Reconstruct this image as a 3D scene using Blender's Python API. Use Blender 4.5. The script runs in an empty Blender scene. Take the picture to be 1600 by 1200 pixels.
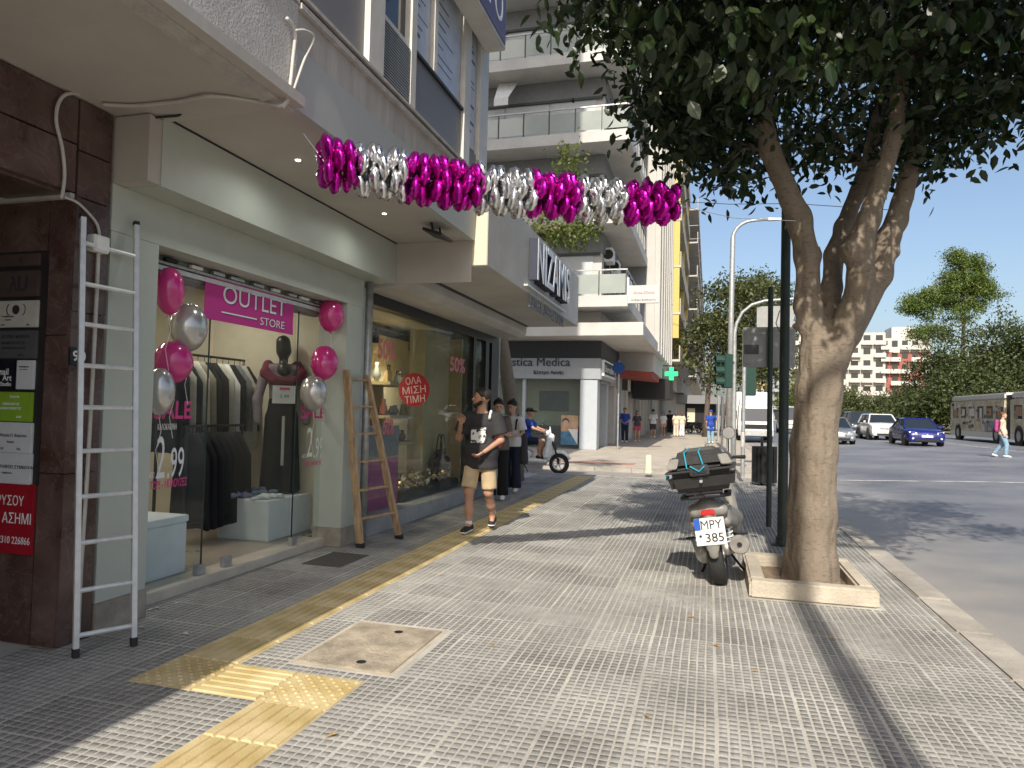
import bpy, bmesh, math, random
import numpy as np
from mathutils import Vector, Matrix, noise
random.seed(7); rng = np.random.default_rng(7)
sc = bpy.context.scene; COL = sc.collection
R = math.radians
# ---------------------------------------------------------------- camera
YAW, PIT, ROL, FPX, CH = R(15.72), R(2.156), R(1.3), 1098.6, 1.5
_f = Vector((-math.sin(YAW)*math.cos(PIT), math.cos(YAW)*math.cos(PIT), math.sin(PIT)))
_r = Vector((math.cos(YAW), math.sin(YAW), 0)); _u = _r.cross(_f)
CR = _r*math.cos(ROL) + _u*math.sin(ROL); CU = -_r*math.sin(ROL) + _u*math.cos(ROL)
CP = Vector((0, 0, CH))
cd = bpy.data.cameras.new('camera'); cam = bpy.data.objects.new('camera', cd); COL.objects.link(cam)
cd.sensor_width = 36; cd.lens = 36*FPX/1600; cd.clip_end = 6000; cd.clip_start = .05
cam.matrix_world = Matrix(((CR.x, CU.x, -_f.x, CP.x), (CR.y, CU.y, -_f.y, CP.y), (CR.z, CU.z, -_f.z, CP.z), (0, 0, 0, 1)))
sc.camera = cam
# ---------------------------------------------------------------- sky, sun, exposure
SUN = Vector((.04, -1, .84)).normalized()
w = bpy.data.worlds.new('World'); sc.world = w; w.use_nodes = True
nt = w.node_tree; bg = nt.nodes['Background']; sky = nt.nodes.new('ShaderNodeTexSky')
sky.sky_type = 'NISHITA'; sky.sun_disc = False; sky.sun_elevation = math.asin(SUN.z); sky.sun_rotation = R(180)
sky.air_density = 1.0; sky.dust_density = 3.2; sky.ozone_density = 1.2
nt.links.new(sky.outputs[0], bg.inputs[0]); bg.inputs[1].default_value = .15
sd = bpy.data.lights.new('sun', 'SUN'); sd.energy = 4.9; sd.angle = R(.53); sd.color = (1, .93, .82)
so = bpy.data.objects.new('sun', sd); COL.objects.link(so); so.rotation_euler = (-SUN).to_track_quat('-Z', 'Y').to_euler(); so.location = SUN*60
sc.view_settings.view_transform = 'Standard'; sc.view_settings.look = 'None'; sc.view_settings.exposure = .25; sc.view_settings.gamma = 1
sc.render.engine = 'CYCLES'; sc.cycles.max_bounces = 7; sc.cycles.transparent_max_bounces = 12
# ---------------------------------------------------------------- pixel helpers (directions only; depth from the surface touched)
def ray(x, y): return CR*((x-800)/FPX) + CU*((600-y)/FPX) + _f
def onZ(x, y, z=0.): d = ray(x, y); return CP + d*((z-CH)/d.z)
def onX(x, y, X): d = ray(x, y); return CP + d*(X/d.x)
def onY(x, y, Y): d = ray(x, y); return CP + d*(Y/d.y)
def at(x, y, dep): return CP + ray(x, y)*dep
def px2m(dep): return dep/FPX
# ---------------------------------------------------------------- materials
MATS = {}
def mat(name, col, rough=.6, metal=0., var=.12, scale=8., bump=0., bscale=None, spec=.5, coat=0., trans=0., emit=None, estr=0., col2=None, detail=4., alpha=1., stretch=None, ior=1.45, sheen=0., voro=0.):
    if name in MATS: return MATS[name]
    m = bpy.data.materials.new(name); m.use_nodes = True; t = m.node_tree; N = t.nodes; L = t.links
    b = N['Principled BSDF']
    c = tuple(col)+(1,) if len(col) == 3 else col
    b.inputs['Roughness'].default_value = rough; b.inputs['Metallic'].default_value = metal
    b.inputs['Specular IOR Level'].default_value = spec; b.inputs['IOR'].default_value = ior
    b.inputs['Coat Weight'].default_value = coat; b.inputs['Transmission Weight'].default_value = trans; b.inputs['Alpha'].default_value = alpha
    if sheen: b.inputs['Sheen Weight'].default_value = sheen
    tc = N.new('ShaderNodeTexCoord'); vec = tc.outputs['Object']
    if stretch:
        mp = N.new('ShaderNodeMapping'); mp.inputs['Scale'].default_value = stretch; L.new(vec, mp.inputs[0]); vec = mp.outputs[0]
    if var or col2:
        n = N.new('ShaderNodeTexNoise'); n.inputs['Scale'].default_value = scale; n.inputs['Detail'].default_value = detail; n.inputs['Roughness'].default_value = .62
        L.new(vec, n.inputs['Vector'])
        rp = N.new('ShaderNodeValToRGB'); L.new(n.outputs['Fac'], rp.inputs[0])
        rp.color_ramp.elements[0].position = .32; rp.color_ramp.elements[1].position = .68
        a = [max(0, v*(1-var)) for v in c[:3]]; z = [min(1, v*(1+var)) for v in c[:3]]
        if col2: z = list(col2)
        rp.color_ramp.elements[0].color = (*a, 1); rp.color_ramp.elements[1].color = (*z, 1)
        L.new(rp.outputs[0], b.inputs['Base Color'])
        mr = N.new('ShaderNodeMapRange'); mr.inputs[3].default_value = max(.02, rough-.09); mr.inputs[4].default_value = min(1, rough+.09)
        L.new(n.outputs['Fac'], mr.inputs[0]); L.new(mr.outputs[0], b.inputs['Roughness'])
    else: b.inputs['Base Color'].default_value = c
    if bump:
        n2 = N.new('ShaderNodeTexNoise'); n2.inputs['Scale'].default_value = bscale or scale*6; n2.inputs['Detail'].default_value = 5
        L.new(vec, n2.inputs['Vector']); bp = N.new('ShaderNodeBump'); bp.inputs['Strength'].default_value = bump; bp.inputs['Distance'].default_value = .02
        L.new(n2.outputs['Fac'], bp.inputs['Height']); L.new(bp.outputs[0], b.inputs['Normal'])
    if emit: b.inputs['Emission Color'].default_value = (*emit, 1); b.inputs['Emission Strength'].default_value = estr
    MATS[name] = m; return m
def nodes(m): return m.node_tree.nodes, m.node_tree.links, m.node_tree.nodes['Principled BSDF']
def glassmat(name, tint=(.9, .95, .93), refl=.9, rough=0., dens=.12):
    # thin pane: mostly clear with Fresnel reflection and a little tint
    m = bpy.data.materials.new(name); m.use_nodes = True; t = m.node_tree; N = t.nodes; L = t.links; N.remove(N['Principled BSDF'])
    o = N['Material Output']; tr = N.new('ShaderNodeBsdfTransparent'); tr.inputs[0].default_value = (*tint, 1)
    gl = N.new('ShaderNodeBsdfGlossy'); gl.inputs['Roughness'].default_value = rough
    df = N.new('ShaderNodeBsdfDiffuse'); df.inputs[0].default_value = (.5, .52, .5, 1)
    fr = N.new('ShaderNodeFresnel'); fr.inputs[0].default_value = 1.5
    mx0 = N.new('ShaderNodeMixShader'); mx0.inputs[0].default_value = dens; L.new(tr.outputs[0], mx0.inputs[1]); L.new(df.outputs[0], mx0.inputs[2])
    ml = N.new('ShaderNodeMath'); ml.operation = 'MULTIPLY'; ml.inputs[1].default_value = refl
    ge = N.new('ShaderNodeNewGeometry'); iv = N.new('ShaderNodeMath'); iv.operation = 'SUBTRACT'; iv.inputs[0].default_value = 1; L.new(ge.outputs['Backfacing'], iv.inputs[1])
    m0 = N.new('ShaderNodeMath'); m0.operation = 'MULTIPLY'; L.new(fr.outputs[0], m0.inputs[0]); L.new(iv.outputs[0], m0.inputs[1]); L.new(m0.outputs[0], ml.inputs[0])
    mx = N.new('ShaderNodeMixShader'); L.new(ml.outputs[0], mx.inputs[0]); L.new(mx0.outputs[0], mx.inputs[1]); L.new(gl.outputs[0], mx.inputs[2])
    L.new(mx.outputs[0], o.inputs[0]); MATS[name] = m; return m
def leafmat(name, c1, c2, c3, rough=.45, transl=.35, scale=1.2):
    m = bpy.data.materials.new(name); m.use_nodes = True; t = m.node_tree; N = t.nodes; L = t.links; b = N['Principled BSDF']; o = N['Material Output']
    at_ = N.new('ShaderNodeAttribute'); at_.attribute_name = 'rnd'
    rp = N.new('ShaderNodeValToRGB'); e = rp.color_ramp.elements; e[0].color = (*c1, 1); e[1].color = (*c3, 1); k = e.new(.5); k.color = (*c2, 1)
    L.new(at_.outputs['Fac'], rp.inputs[0]); L.new(rp.outputs[0], b.inputs['Base Color']); b.inputs['Roughness'].default_value = rough
    tl = N.new('ShaderNodeBsdfTranslucent'); hs = N.new('ShaderNodeHueSaturation'); hs.inputs['Value'].default_value = 1.5; hs.inputs['Saturation'].default_value = 1.15
    L.new(rp.outputs[0], hs.inputs['Color']); L.new(hs.outputs[0], tl.inputs[0])
    mx = N.new('ShaderNodeMixShader'); mx.inputs[0].default_value = transl; L.new(b.outputs[0], mx.inputs[1]); L.new(tl.outputs[0], mx.inputs[2]); L.new(mx.outputs[0], o.inputs[0])
    MATS[name] = m; return m
# ---------------------------------------------------------------- object helpers
def thing(name, label, cat, loc=(0, 0, 0), rz=0., group=None, tilt=None):
    o = bpy.data.objects.new(name, None); COL.objects.link(o); o.location = loc; o.rotation_euler = (tilt[0], tilt[1], rz) if tilt else (0, 0, rz)
    o.empty_display_size = .2; return tag(o, label, cat, group)
def tag(o, label=None, cat=None, group=None, kind=None):
    if label: o['label'] = label
    if cat: o['category'] = cat
    if group: o['group'] = group
    if kind: o['kind'] = kind
    return o
class MB:
    def __init__(s): s.v = []; s.f = []
    def add(s, vs, fs):
        n = len(s.v); s.v += [tuple(v) for v in vs]; s.f += [tuple(i+n for i in f) for f in fs]; return s
    def box(s, x0, x1, y0, y1, z0, z1):
        return s.add([(x0, y0, z0), (x1, y0, z0), (x1, y1, z0), (x0, y1, z0), (x0, y0, z1), (x1, y0, z1), (x1, y1, z1), (x0, y1, z1)],
                     [(0, 3, 2, 1), (4, 5, 6, 7), (0, 1, 5, 4), (1, 2, 6, 5), (2, 3, 7, 6), (3, 0, 4, 7)])
    def cbox(s, c, d): return s.box(c[0]-d[0]/2, c[0]+d[0]/2, c[1]-d[1]/2, c[1]+d[1]/2, c[2]-d[2]/2, c[2]+d[2]/2)
    def hexa(s, p): return s.add(p, [(0, 3, 2, 1), (4, 5, 6, 7), (0, 1, 5, 4), (1, 2, 6, 5), (2, 3, 7, 6), (3, 0, 4, 7)])
    def prism(s, poly, vec):           # polygon extruded along vec
        n = len(poly); q = [Vector(p) for p in poly]; q2 = [p+Vector(vec) for p in q]
        return s.add(q+q2, [tuple(range(n))[::-1], tuple(range(n, 2*n))]+[(i, (i+1) % n, n+(i+1) % n, n+i) for i in range(n)])
    def tube(s, pts, r, n=8, caps=True):
        pts = [Vector(p) for p in pts]; k = len(pts); rr = r if isinstance(r, (list, tuple)) else [r]*k
        up = None; vs = []; fs = []
        for i, p in enumerate(pts):
            d = (pts[min(i+1, k-1)]-pts[max(i-1, 0)]).normalized()
            if up is None: up = d.orthogonal().normalized()
            up = (up-d*up.dot(d)); up = up.normalized() if up.length > 1e-6 else d.orthogonal().normalized()
            q = d.cross(up)
            vs += [p+(up*math.cos(2*math.pi*j/n)+q*math.sin(2*math.pi*j/n))*rr[i] for j in range(n)]
        for i in range(k-1):
            fs += [(i*n+j, i*n+(j+1) % n, (i+1)*n+(j+1) % n, (i+1)*n+j) for j in range(n)]
        if caps: fs += [tuple(range(n))[::-1], tuple(range((k-1)*n, k*n))]
        return s.add(vs, fs)
    def lathe(s, prof, n=16, c=(0, 0, 0), axis='z', ring=False):
        vs = []; fs = []; k = len(prof)
        for r, h in prof:
            for j in range(n):
                a = 2*math.pi*j/n; x, y = r*math.cos(a), r*math.sin(a)
                p = {'z': (x, y, h), 'x': (h, x, y), 'y': (x, h, y)}[axis]; vs.append((c[0]+p[0], c[1]+p[1], c[2]+p[2]))
        for i in range(k-1): fs += [(i*n+j, i*n+(j+1) % n, (i+1)*n+(j+1) % n, (i+1)*n+j) for j in range(n)]
        if ring: fs += [((k-1)*n+j, (k-1)*n+(j+1) % n, (j+1) % n, j) for j in range(n)]
        else: fs += [tuple(range(n))[::-1], tuple(range((k-1)*n, k*n))]
        return s.add(vs, fs)
    def loft(s, rings, closed=True, caps=True):
        n = len(rings[0]); vs = [p for r_ in rings for p in r_]; fs = []
        for i in range(len(rings)-1):
            for j in range(n if closed else n-1): fs.append((i*n+j, i*n+(j+1) % n, (i+1)*n+(j+1) % n, (i+1)*n+j))
        if caps and closed: fs += [tuple(range(n))[::-1], tuple(range((len(rings)-1)*n, len(rings)*n))]
        return s.add(vs, fs)
    def mesh(s, name, off=None):
        me = bpy.data.meshes.new(name); v = s.v
        if off is not None: v = [(a-off[0], b-off[1], c-off[2]) for a, b, c in v]
        me.from_pydata([tuple(p) for p in v], [], s.f); me.update(); return me
    def build(s, name, m, parent=None, world=True, bevel=0., smooth=False, label=None, fixn=True):
        off = parent.location if (parent is not None and world) else None
        if parent is not None and world and parent.parent is not None: off = parent.location+parent.parent.location
        me = s.mesh(name, off)
        return mk(name, me, m, parent, bevel, smooth, label, fixn)
def mk(name, me, m, parent=None, bevel=0., smooth=False, label=None, fixn=False):
    if fixn or bevel:
        bm = bmesh.new(); bm.from_mesh(me)
        if fixn: bmesh.ops.recalc_face_normals(bm, faces=bm.faces)
        if bevel: bmesh.ops.bevel(bm, geom=bm.edges[:], offset=bevel, segments=2, affect='EDGES', clamp_overlap=True)
        bm.to_mesh(me); bm.free()
    if smooth:
        me.polygons.foreach_set('use_smooth', [True]*len(me.polygons))
        if smooth != 'all':
            try: me.set_sharp_from_angle(angle=R(40))
            except Exception: pass
    o = bpy.data.objects.new(name, me); COL.objects.link(o)
    if m is not None: me.materials.append(m)
    if parent is not None: o.parent = parent
    if label: o['label'] = label
    return o
def box(name, m, parent, x0, x1, y0, y1, z0, z1, bevel=0., world=True): return MB().box(x0, x1, y0, y1, z0, z1).build(name, m, parent, world, bevel)
def npmesh(name, v, f, smooth=False):
    me = bpy.data.meshes.new(name); v = np.asarray(v, np.float32); f = np.asarray(f, np.int32); k = f.shape[1]
    me.vertices.add(len(v)); me.vertices.foreach_set('co', v.ravel()); me.loops.add(f.size); me.loops.foreach_set('vertex_index', f.ravel())
    me.polygons.add(len(f)); me.polygons.foreach_set('loop_start', np.arange(0, f.size, k, dtype=np.int32)); me.polygons.foreach_set('loop_total', np.full(len(f), k, np.int32))
    me.update(calc_edges=True); me.validate()
    if smooth: me.polygons.foreach_set('use_smooth', np.ones(len(me.polygons), bool))
    return me
def child_copy(o, parent, loc=None, name=None):
    c = o.copy(); COL.objects.link(c); c.parent = parent
    if loc is not None: c.location = loc
    return c
def copy_tree(o, parent=None):
    c = o.copy(); COL.objects.link(c); c.parent = parent
    for ch in list(o.children): copy_tree(ch, c)
    return c
_tc = {}
def text(name, s, m, parent, org, right, up, h=None, width=None, bold=0., ext=.002, lift=.003, center=False, world=True, shear=0., narrow=1.):
    """flat lettering as a mesh: org = lower left corner of the line (or its centre)"""
    key = (s, bold, shear)
    if key not in _tc:
        cu = bpy.data.curves.new('t', 'FONT'); cu.body = s; cu.size = 1; cu.offset = bold; cu.extrude = 0; cu.resolution_u = 4; cu.shear = shear
        ob = bpy.data.objects.new('t', cu); COL.objects.link(ob); bpy.context.view_layer.update()
        me = bpy.data.meshes.new_from_object(ob.evaluated_get(bpy.context.evaluated_depsgraph_get()))
        _tc[key] = ([v.co.copy() for v in me.vertices], [tuple(p.vertices) for p in me.polygons])
        bpy.data.objects.remove(ob); bpy.data.curves.remove(cu); bpy.data.meshes.remove(me)
    vs, fs = _tc[key]
    x0 = min(v.x for v in vs); x1 = max(v.x for v in vs); y0 = min(v.y for v in vs); y1 = max(v.y for v in vs)
    if width and h: sx, sy = width/(x1-x0), h/(y1-y0)
    elif width: sx = sy = width/(x1-x0)
    else: sy = h/(y1-y0); sx = sy*narrow
    r = Vector(right).normalized(); u = Vector(up).normalized(); n = r.cross(u); o = Vector(org)
    if center: o = o - r*(x1-x0)*sx/2 - u*(y1-y0)*sy/2
    P = [o+r*(v.x-x0)*sx+u*(v.y-y0)*sy+n*lift for v in vs]; Q = [p+n*ext for p in P]
    mb = MB(); mb.add(Q, fs)
    # rim so that letters have thickness
    from collections import Counter
    ec = Counter()
    for f in fs:
        for i in range(len(f)): a, b = f[i], f[(i+1) % len(f)]; ec[(a, b)] += 1
    rim = [(a, b) for (a, b) in ec if (b, a) not in ec]; k = len(P)
    mb.v += [tuple(p) for p in P]
    mb.f += [(a, b, b+k, a+k)[::-1] for a, b in rim]
    return mb.build(name, m, parent, world, fixn=False)
# ---------------------------------------------------------------- signed distance bodies meshed with surface nets
def seg(a, b, ra, rb=None, flat=None, cap=False, fdir=(0, 1, 0)):
    return dict(a=np.array(a, float), b=np.array(b, float), ra=ra, rb=ra if rb is None else rb, flat=flat, cap=cap, fdir=np.array(fdir, float))
def sdf_eval(P, prims, k):
    D = None
    for q in prims:
        X = P-q['a']; ab = q['b']-q['a']
        if q['flat']:
            c = X@q['fdir']; X = X+np.outer(c, q['fdir'])*(1/q['flat']-1)
        L2 = ab@ab
        t = (X@ab)/L2 if L2 > 1e-12 else np.zeros(len(X)); tc_ = np.clip(t, 0, 1)
        d = np.linalg.norm(X-tc_[:, None]*ab, axis=1)-(q['ra']+(q['rb']-q['ra'])*tc_)
        if q['flat']: d = d*q['flat']**.5
        if q['cap']: d = np.maximum(d, (t-1)*math.sqrt(L2))
        if D is None: D = d
        else:
            h = np.clip(.5+.5*(D-d)/k, 0, 1); D = D*(1-h)+d*h-k*h*(1-h)
    return D
def sdf(prims, res=.015, k=.03, sub=None, clip=None, disp=None):
    lo = np.min([np.minimum(q['a']-q['ra'], q['b']-q['rb']) for q in prims], 0)-res*3; hi = np.max([np.maximum(q['a']+q['ra'], q['b']+q['rb']) for q in prims], 0)+res*3
    n = np.ceil((hi-lo)/res).astype(int)+1
    ax = [lo[i]+res*np.arange(n[i]) for i in range(3)]
    G = np.stack(np.meshgrid(*ax, indexing='ij'), -1).reshape(-1, 3)
    D = np.concatenate([sdf_eval(G[i:i+400000], prims, k) for i in range(0, len(G), 400000)])
    if sub: D = np.maximum(D, -sdf_eval(G, sub, .005))
    if clip:
        for p, nn in clip: nn = np.array(nn, float); D = np.maximum(D, (G-np.array(p, float))@(nn/np.linalg.norm(nn)))
    if disp is not None: D = D+disp(G)
    D = D.reshape(n)
    S = D < 0
    c = [D[i:n[0]-1+i, j:n[1]-1+j, l:n[2]-1+l] for i in (0, 1) for j in (0, 1) for l in (0, 1)]; cs = [q < 0 for q in c]
    any_ = np.logical_or.reduce(cs); all_ = np.logical_and.reduce(cs); act = any_ & ~all_
    acc = np.zeros(act.shape+(3,)); cnt = np.zeros(act.shape)
    offs = [np.array((i, j, l)) for i in (0, 1) for j in (0, 1) for l in (0, 1)]
    for a in range(8):
        for b in range(a+1, 8):
            if np.abs(offs[a]-offs[b]).sum() != 1: continue
            m_ = (cs[a] != cs[b]) & act
            t = np.where(m_, c[a]/np.where(m_, c[a]-c[b], 1), 0)
            acc += np.where(m_[..., None], offs[a]+t[..., None]*(offs[b]-offs[a]), 0); cnt += m_
    idx = -np.ones(act.shape, int); ii = np.argwhere(act); idx[act] = np.arange(len(ii))
    V = lo+res*(ii+acc[act]/cnt[act][:, None])
    F = []
    for axx in range(3):
        s0 = [slice(None)]*3; s1 = [slice(None)]*3; s0[axx] = slice(0, -1); s1[axx] = slice(1, None)
        A, B = S[tuple(s0)], S[tuple(s1)]; e = np.argwhere(A != B); o1, o2 = [q for q in range(3) if q != axx]
        e = e[(e[:, o1] > 0) & (e[:, o2] > 0) & (e[:, o1] < n[o1]-1) & (e[:, o2] < n[o2]-1)]
        u1 = np.zeros(3, int); u1[o1] = 1; u2 = np.zeros(3, int); u2[o2] = 1
        q = [idx[tuple((e-x).T)] for x in (u1*0, u1, u1+u2, u2)]; q = np.stack(q, 1)
        fl = A[tuple(e.T)] ^ (axx == 1); q[~fl] = q[~fl][:, ::-1]
        F.append(q)
    F = np.concatenate(F); F = F[(F >= 0).all(1)]
    return V, F
def joinVF(*vf):
    vs = []; fs = []; n = 0
    for v, f in vf: vs.append(v); fs.append(f+n); n += len(v)
    return np.concatenate(vs), np.concatenate(fs)
def sdfobj(name, vf, m, parent=None, smooth=True):
    me = npmesh(name, vf[0], vf[1], smooth); return mk(name, me, m, parent)
# ---------------------------------------------------------------- leaves
def leafmesh(name, cen, size, m, up_bias=.4, aspect=.55, fold=.25, hang=0., quad=False):
    """cen (N,3) leaf positions, size (N,): pointed leaves of two (or four) triangles with random facing"""
    n = len(cen); d = rng.normal(size=(n, 3)); d[:, 2] -= hang; d /= np.linalg.norm(d, axis=1)[:, None]
    nn = rng.normal(size=(n, 3)); nn[:, 2] += up_bias*2; nn -= d*(nn*d).sum(1)[:, None]; nn /= np.linalg.norm(nn, axis=1)[:, None]+1e-9
    s = np.cross(d, nn); L = size[:, None]
    if quad:
        v = np.stack([cen-d*L*.5, cen+s*L*aspect*.42-d*L*.22+nn*L*fold*.25, cen+s*L*aspect*.4+d*L*.16+nn*L*fold*.22, cen+d*L*.58-nn*L*.06, cen-s*L*aspect*.4+d*L*.16+nn*L*fold*.22, cen-s*L*aspect*.42-d*L*.22+nn*L*fold*.25], 1).reshape(-1, 3)
        i = np.arange(n)[:, None]*6; f = np.concatenate([i+np.array([[0, 1, 2, 3]]), i+np.array([[0, 3, 4, 5]])], 1).reshape(-1, 4)
        me = npmesh(name, v, f); at_ = me.attributes.new('rnd', 'FLOAT', 'POINT'); at_.data.foreach_set('value', np.repeat(np.clip(rng.normal(.45, .22, n), 0, 1), 6).astype(np.float32))
        me.materials.append(m); return me
    v = np.stack([cen-d*L*.5, cen+s*L*aspect*.5-d*L*.1+nn*L*fold*.3, cen+d*L*.55, cen-s*L*aspect*.5-d*L*.1+nn*L*fold*.3], 1).reshape(-1, 3)
    i = np.arange(n)[:, None]*4
    f = np.concatenate([i+np.array([[0, 1, 2]]), i+np.array([[0, 2, 3]])], 1).reshape(-1, 3)
    me = npmesh(name, v, f); at_ = me.attributes.new('rnd', 'FLOAT', 'POINT'); at_.data.foreach_set('value', np.repeat(np.clip(rng.normal(.45, .22, n), 0, 1), 4).astype(np.float32))
    me.materials.append(m); return me
# ================================================================ materials in use
M_cell = mat('paver_grey', (.235, .228, .21), .75, var=.3, scale=1.1, bump=.25, bscale=160, detail=8)
N, L, b = nodes(M_cell)      # every slab and every cell has its own tone
gp_ = N.new('ShaderNodeNewGeometry'); src = b.inputs['Base Color'].links[0].from_socket
for sc_, off_, lo_, hi_ in ((1/.4, (3.95/.4, 1.5/.4, 0), .8, 1.2), (1/.05, (.5, .5, 0), .86, 1.14)):
    ma = N.new('ShaderNodeVectorMath'); ma.operation = 'MULTIPLY_ADD'; ma.inputs[1].default_value = (sc_, sc_, 0); ma.inputs[2].default_value = off_; L.new(gp_.outputs['Position'], ma.inputs[0])
    fl_ = N.new('ShaderNodeVectorMath'); fl_.operation = 'FLOOR'; L.new(ma.outputs[0], fl_.inputs[0])
    wn = N.new('ShaderNodeTexWhiteNoise'); wn.noise_dimensions = '2D'; L.new(fl_.outputs[0], wn.inputs['Vector'])
    mr_ = N.new('ShaderNodeMapRange'); mr_.inputs[3].default_value = lo_; mr_.inputs[4].default_value = hi_; L.new(wn.outputs['Value'], mr_.inputs[0])
    vm = N.new('ShaderNodeVectorMath'); vm.operation = 'SCALE'; L.new(src, vm.inputs[0]); L.new(mr_.outputs[0], vm.inputs['Scale']); src = vm.outputs[0]
L.new(src, b.inputs['Base Color'])
M_groove = mat('paver_joint', (.42, .4, .355), .9, var=.28, scale=1.4, bump=.4, bscale=120, detail=7)
M_tact = mat('tactile_yellow', (.54, .39, .135), .75, var=.3, scale=2.6, bump=.3, bscale=90, col2=(.63, .51, .29), detail=8)
M_kerb = mat('kerb_concrete', (.44, .39, .31), .85, var=.2, scale=3, bump=.5, bscale=60)
M_kerb2 = mat('street_kerb', (.36, .33, .285), .85, var=.25, scale=2, bump=.5, bscale=50)
M_conc = mat('manhole_concrete', (.33, .28, .21), .9, var=.4, scale=5, bump=.6, bscale=50, detail=8)
M_asph = mat('asphalt', (.15, .158, .18), .5, var=.3, scale=.35, bump=.5, bscale=220, detail=9, col2=(.23, .232, .245))
M_paint = mat('road_paint_white', (.26, .26, .26), .7, var=.3, scale=3, col2=(.6, .6, .58), detail=8)
M_soil = mat('tree_pit_soil', (.22, .16, .1), .95, var=.4, scale=14, bump=1., bscale=60)
M_plaza = mat('plaza_paving', (.43, .38, .31), .8, var=.15, scale=1.5, bump=.2)
M_plazared = mat('plaza_red', (.42, .2, .14), .8, var=.2, scale=3)
M_ground = mat('far_ground', (.2, .19, .17), .9, var=.2, scale=.05)
M_park = mat('park_ground', (.14, .13, .08), .9, var=.3, scale=.4)
M_alu = mat('aluminium', (.6, .61, .6), .42, .35, var=.1, scale=15)
M_dark = mat('black_metal', (.02, .02, .022), .45, .2, var=.1)
M_steel = mat('steel', (.55, .56, .57), .35, .9, var=.1, scale=20)
M_galv = mat('galvanised', (.42, .43, .42), .5, .6, var=.18, scale=12)
M_alu = mat('aluminium', (.66, .68, .69), .38, .85, var=.1, scale=15)
M_white = mat('white_paint', (.74, .74, .72), .5, var=.06)
M_rub = mat('black_rubber', (.022, .022, .022), .75, var=.2, bump=.15, bscale=200)
# dust along the edge of the carriageway (worn, follows the kerb)
N, L, b = nodes(M_asph)
src = b.inputs['Base Color'].links[0].from_socket
tc = N.new('ShaderNodeTexCoord'); sx = N.new('ShaderNodeSeparateXYZ'); L.new(tc.outputs['Object'], sx.inputs[0])
nz = N.new('ShaderNodeTexNoise'); nz.inputs['Scale'].default_value = 1.3; nz.inputs['Detail'].default_value = 8; L.new(tc.outputs['Object'], nz.inputs['Vector'])
ad = N.new('ShaderNodeMath'); ad.operation = 'MULTIPLY_ADD'; ad.inputs[1].default_value = 2.6; L.new(nz.outputs['Fac'], ad.inputs[0]); L.new(sx.outputs[0], ad.inputs[2])
mr = N.new('ShaderNodeMapRange'); mr.inputs[1].default_value = 3.2; mr.inputs[2].default_value = 5.2; mr.inputs[3].default_value = .8; mr.inputs[4].default_value = 0; L.new(ad.outputs[0], mr.inputs[0])
mx = N.new('ShaderNodeMix'); mx.data_type = 'RGBA'; mx.inputs[7].default_value = (.36, .33, .29, 1); L.new(mr.outputs[0], mx.inputs[0]); L.new(src, mx.inputs[6]); L.new(mx.outputs[2], b.inputs['Base Color'])

# ================================================================ ground, road, pavements
def struct(name, mb, m, parent=None, **k):
    o = mb.build(name, m, parent, **k)
    if parent is None: o['kind'] = 'structure'
    return o
struct('ground', MB().box(-2500, 2500, -2500, 3500, -1.2, -.6), M_ground)
def roadz(X):
    xs = [1.97, 6, 10, 14, 60]; zs = [-.13, .02, .13, .2, .26]
    return float(np.interp(X, xs, zs))
mb = MB(); xs = [1.4, 1.97, 3, 4.5, 6, 8, 10, 12, 14, 17, 21.2]
ys = [-60, -10, 0, 10, 20, 30, 45, 60, 90, 150, 300]
for y in ys: mb.v += [(x, y, roadz(x)) for x in xs]
for i in range(len(ys)-1):
    for j in range(len(xs)-1): a = i*len(xs)+j; mb.f.append((a, a+1, a+1+len(xs), a+len(xs)))
road = struct('road', mb, M_asph, smooth=True)
struct('park_lawn', MB().box(21.2, 500, -40, 900, -.4, .34), M_park)
struct('cross_street', MB().box(-60, 1.99, 16.86, 19.2, -.3, -.105), M_asph)
# painted lines on the carriageway
def rline(name, x0, x1, y0, y1):
    m_ = MB(); n = max(2, int(abs(x1-x0)/.5)+1)
    for y in (y0, y1): m_.v += [(x0+(x1-x0)*i/(n-1), y, roadz(x0+(x1-x0)*i/(n-1))+.006) for i in range(n)]
    m_.f = [(i, i+1, n+i+1, n+i) for i in range(n-1)]
    return struct(name, m_, M_paint, road, fixn=False)
rline('lane_line', 13.2, 13.36, -20, 200)
rline('lane_line', 9.6, 9.72, 60, 120)
rline('stop_line', 3.2, 12.8, 19.4, 19.6)
# ---- near pavement: joint sheet, raised cells, tactile tiles, kerb stones
X0, X1, Y0, Y1, P = -3.95, 1.70, -1.5, 16.6, .05
side = struct('sidewalk', MB().box(-5.9, X1, -40, Y1, -.3, -.0022), M_groove)
ex = [(-3.0, -2.6, 3.15, Y1), (-3.0, -1.8, 3.15, 3.55), (-2.2, -1.8, -3, 3.55), (-2.36, -1.68, 3.66, 4.54), (.30, 1.35, 6.17, 7.56), (-3.72, -3.30, 5.95, 6.55)]
ax_ = lambda a, b_: a+np.floor(np.arange(int((b_-a)/P))/8)*.4+.0055+(np.arange(int((b_-a)/P)) % 8)*.0489+.0233
cx, cy = np.meshgrid(ax_(X0, X1), ax_(Y0, Y1), indexing='ij'); cx = cx.ravel(); cy = cy.ravel()
keep = np.ones(len(cx), bool)
for a, b_, c_, d_ in ex: keep &= ~((cx > a-.012) & (cx < b_+.012) & (cy > c_-.012) & (cy < d_+.012))
cx, cy = cx[keep], cy[keep]
tile = (np.floor((cx-X0)/.4)*37+np.floor((cy-Y0)/.4)*91).astype(int) % 23
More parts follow.
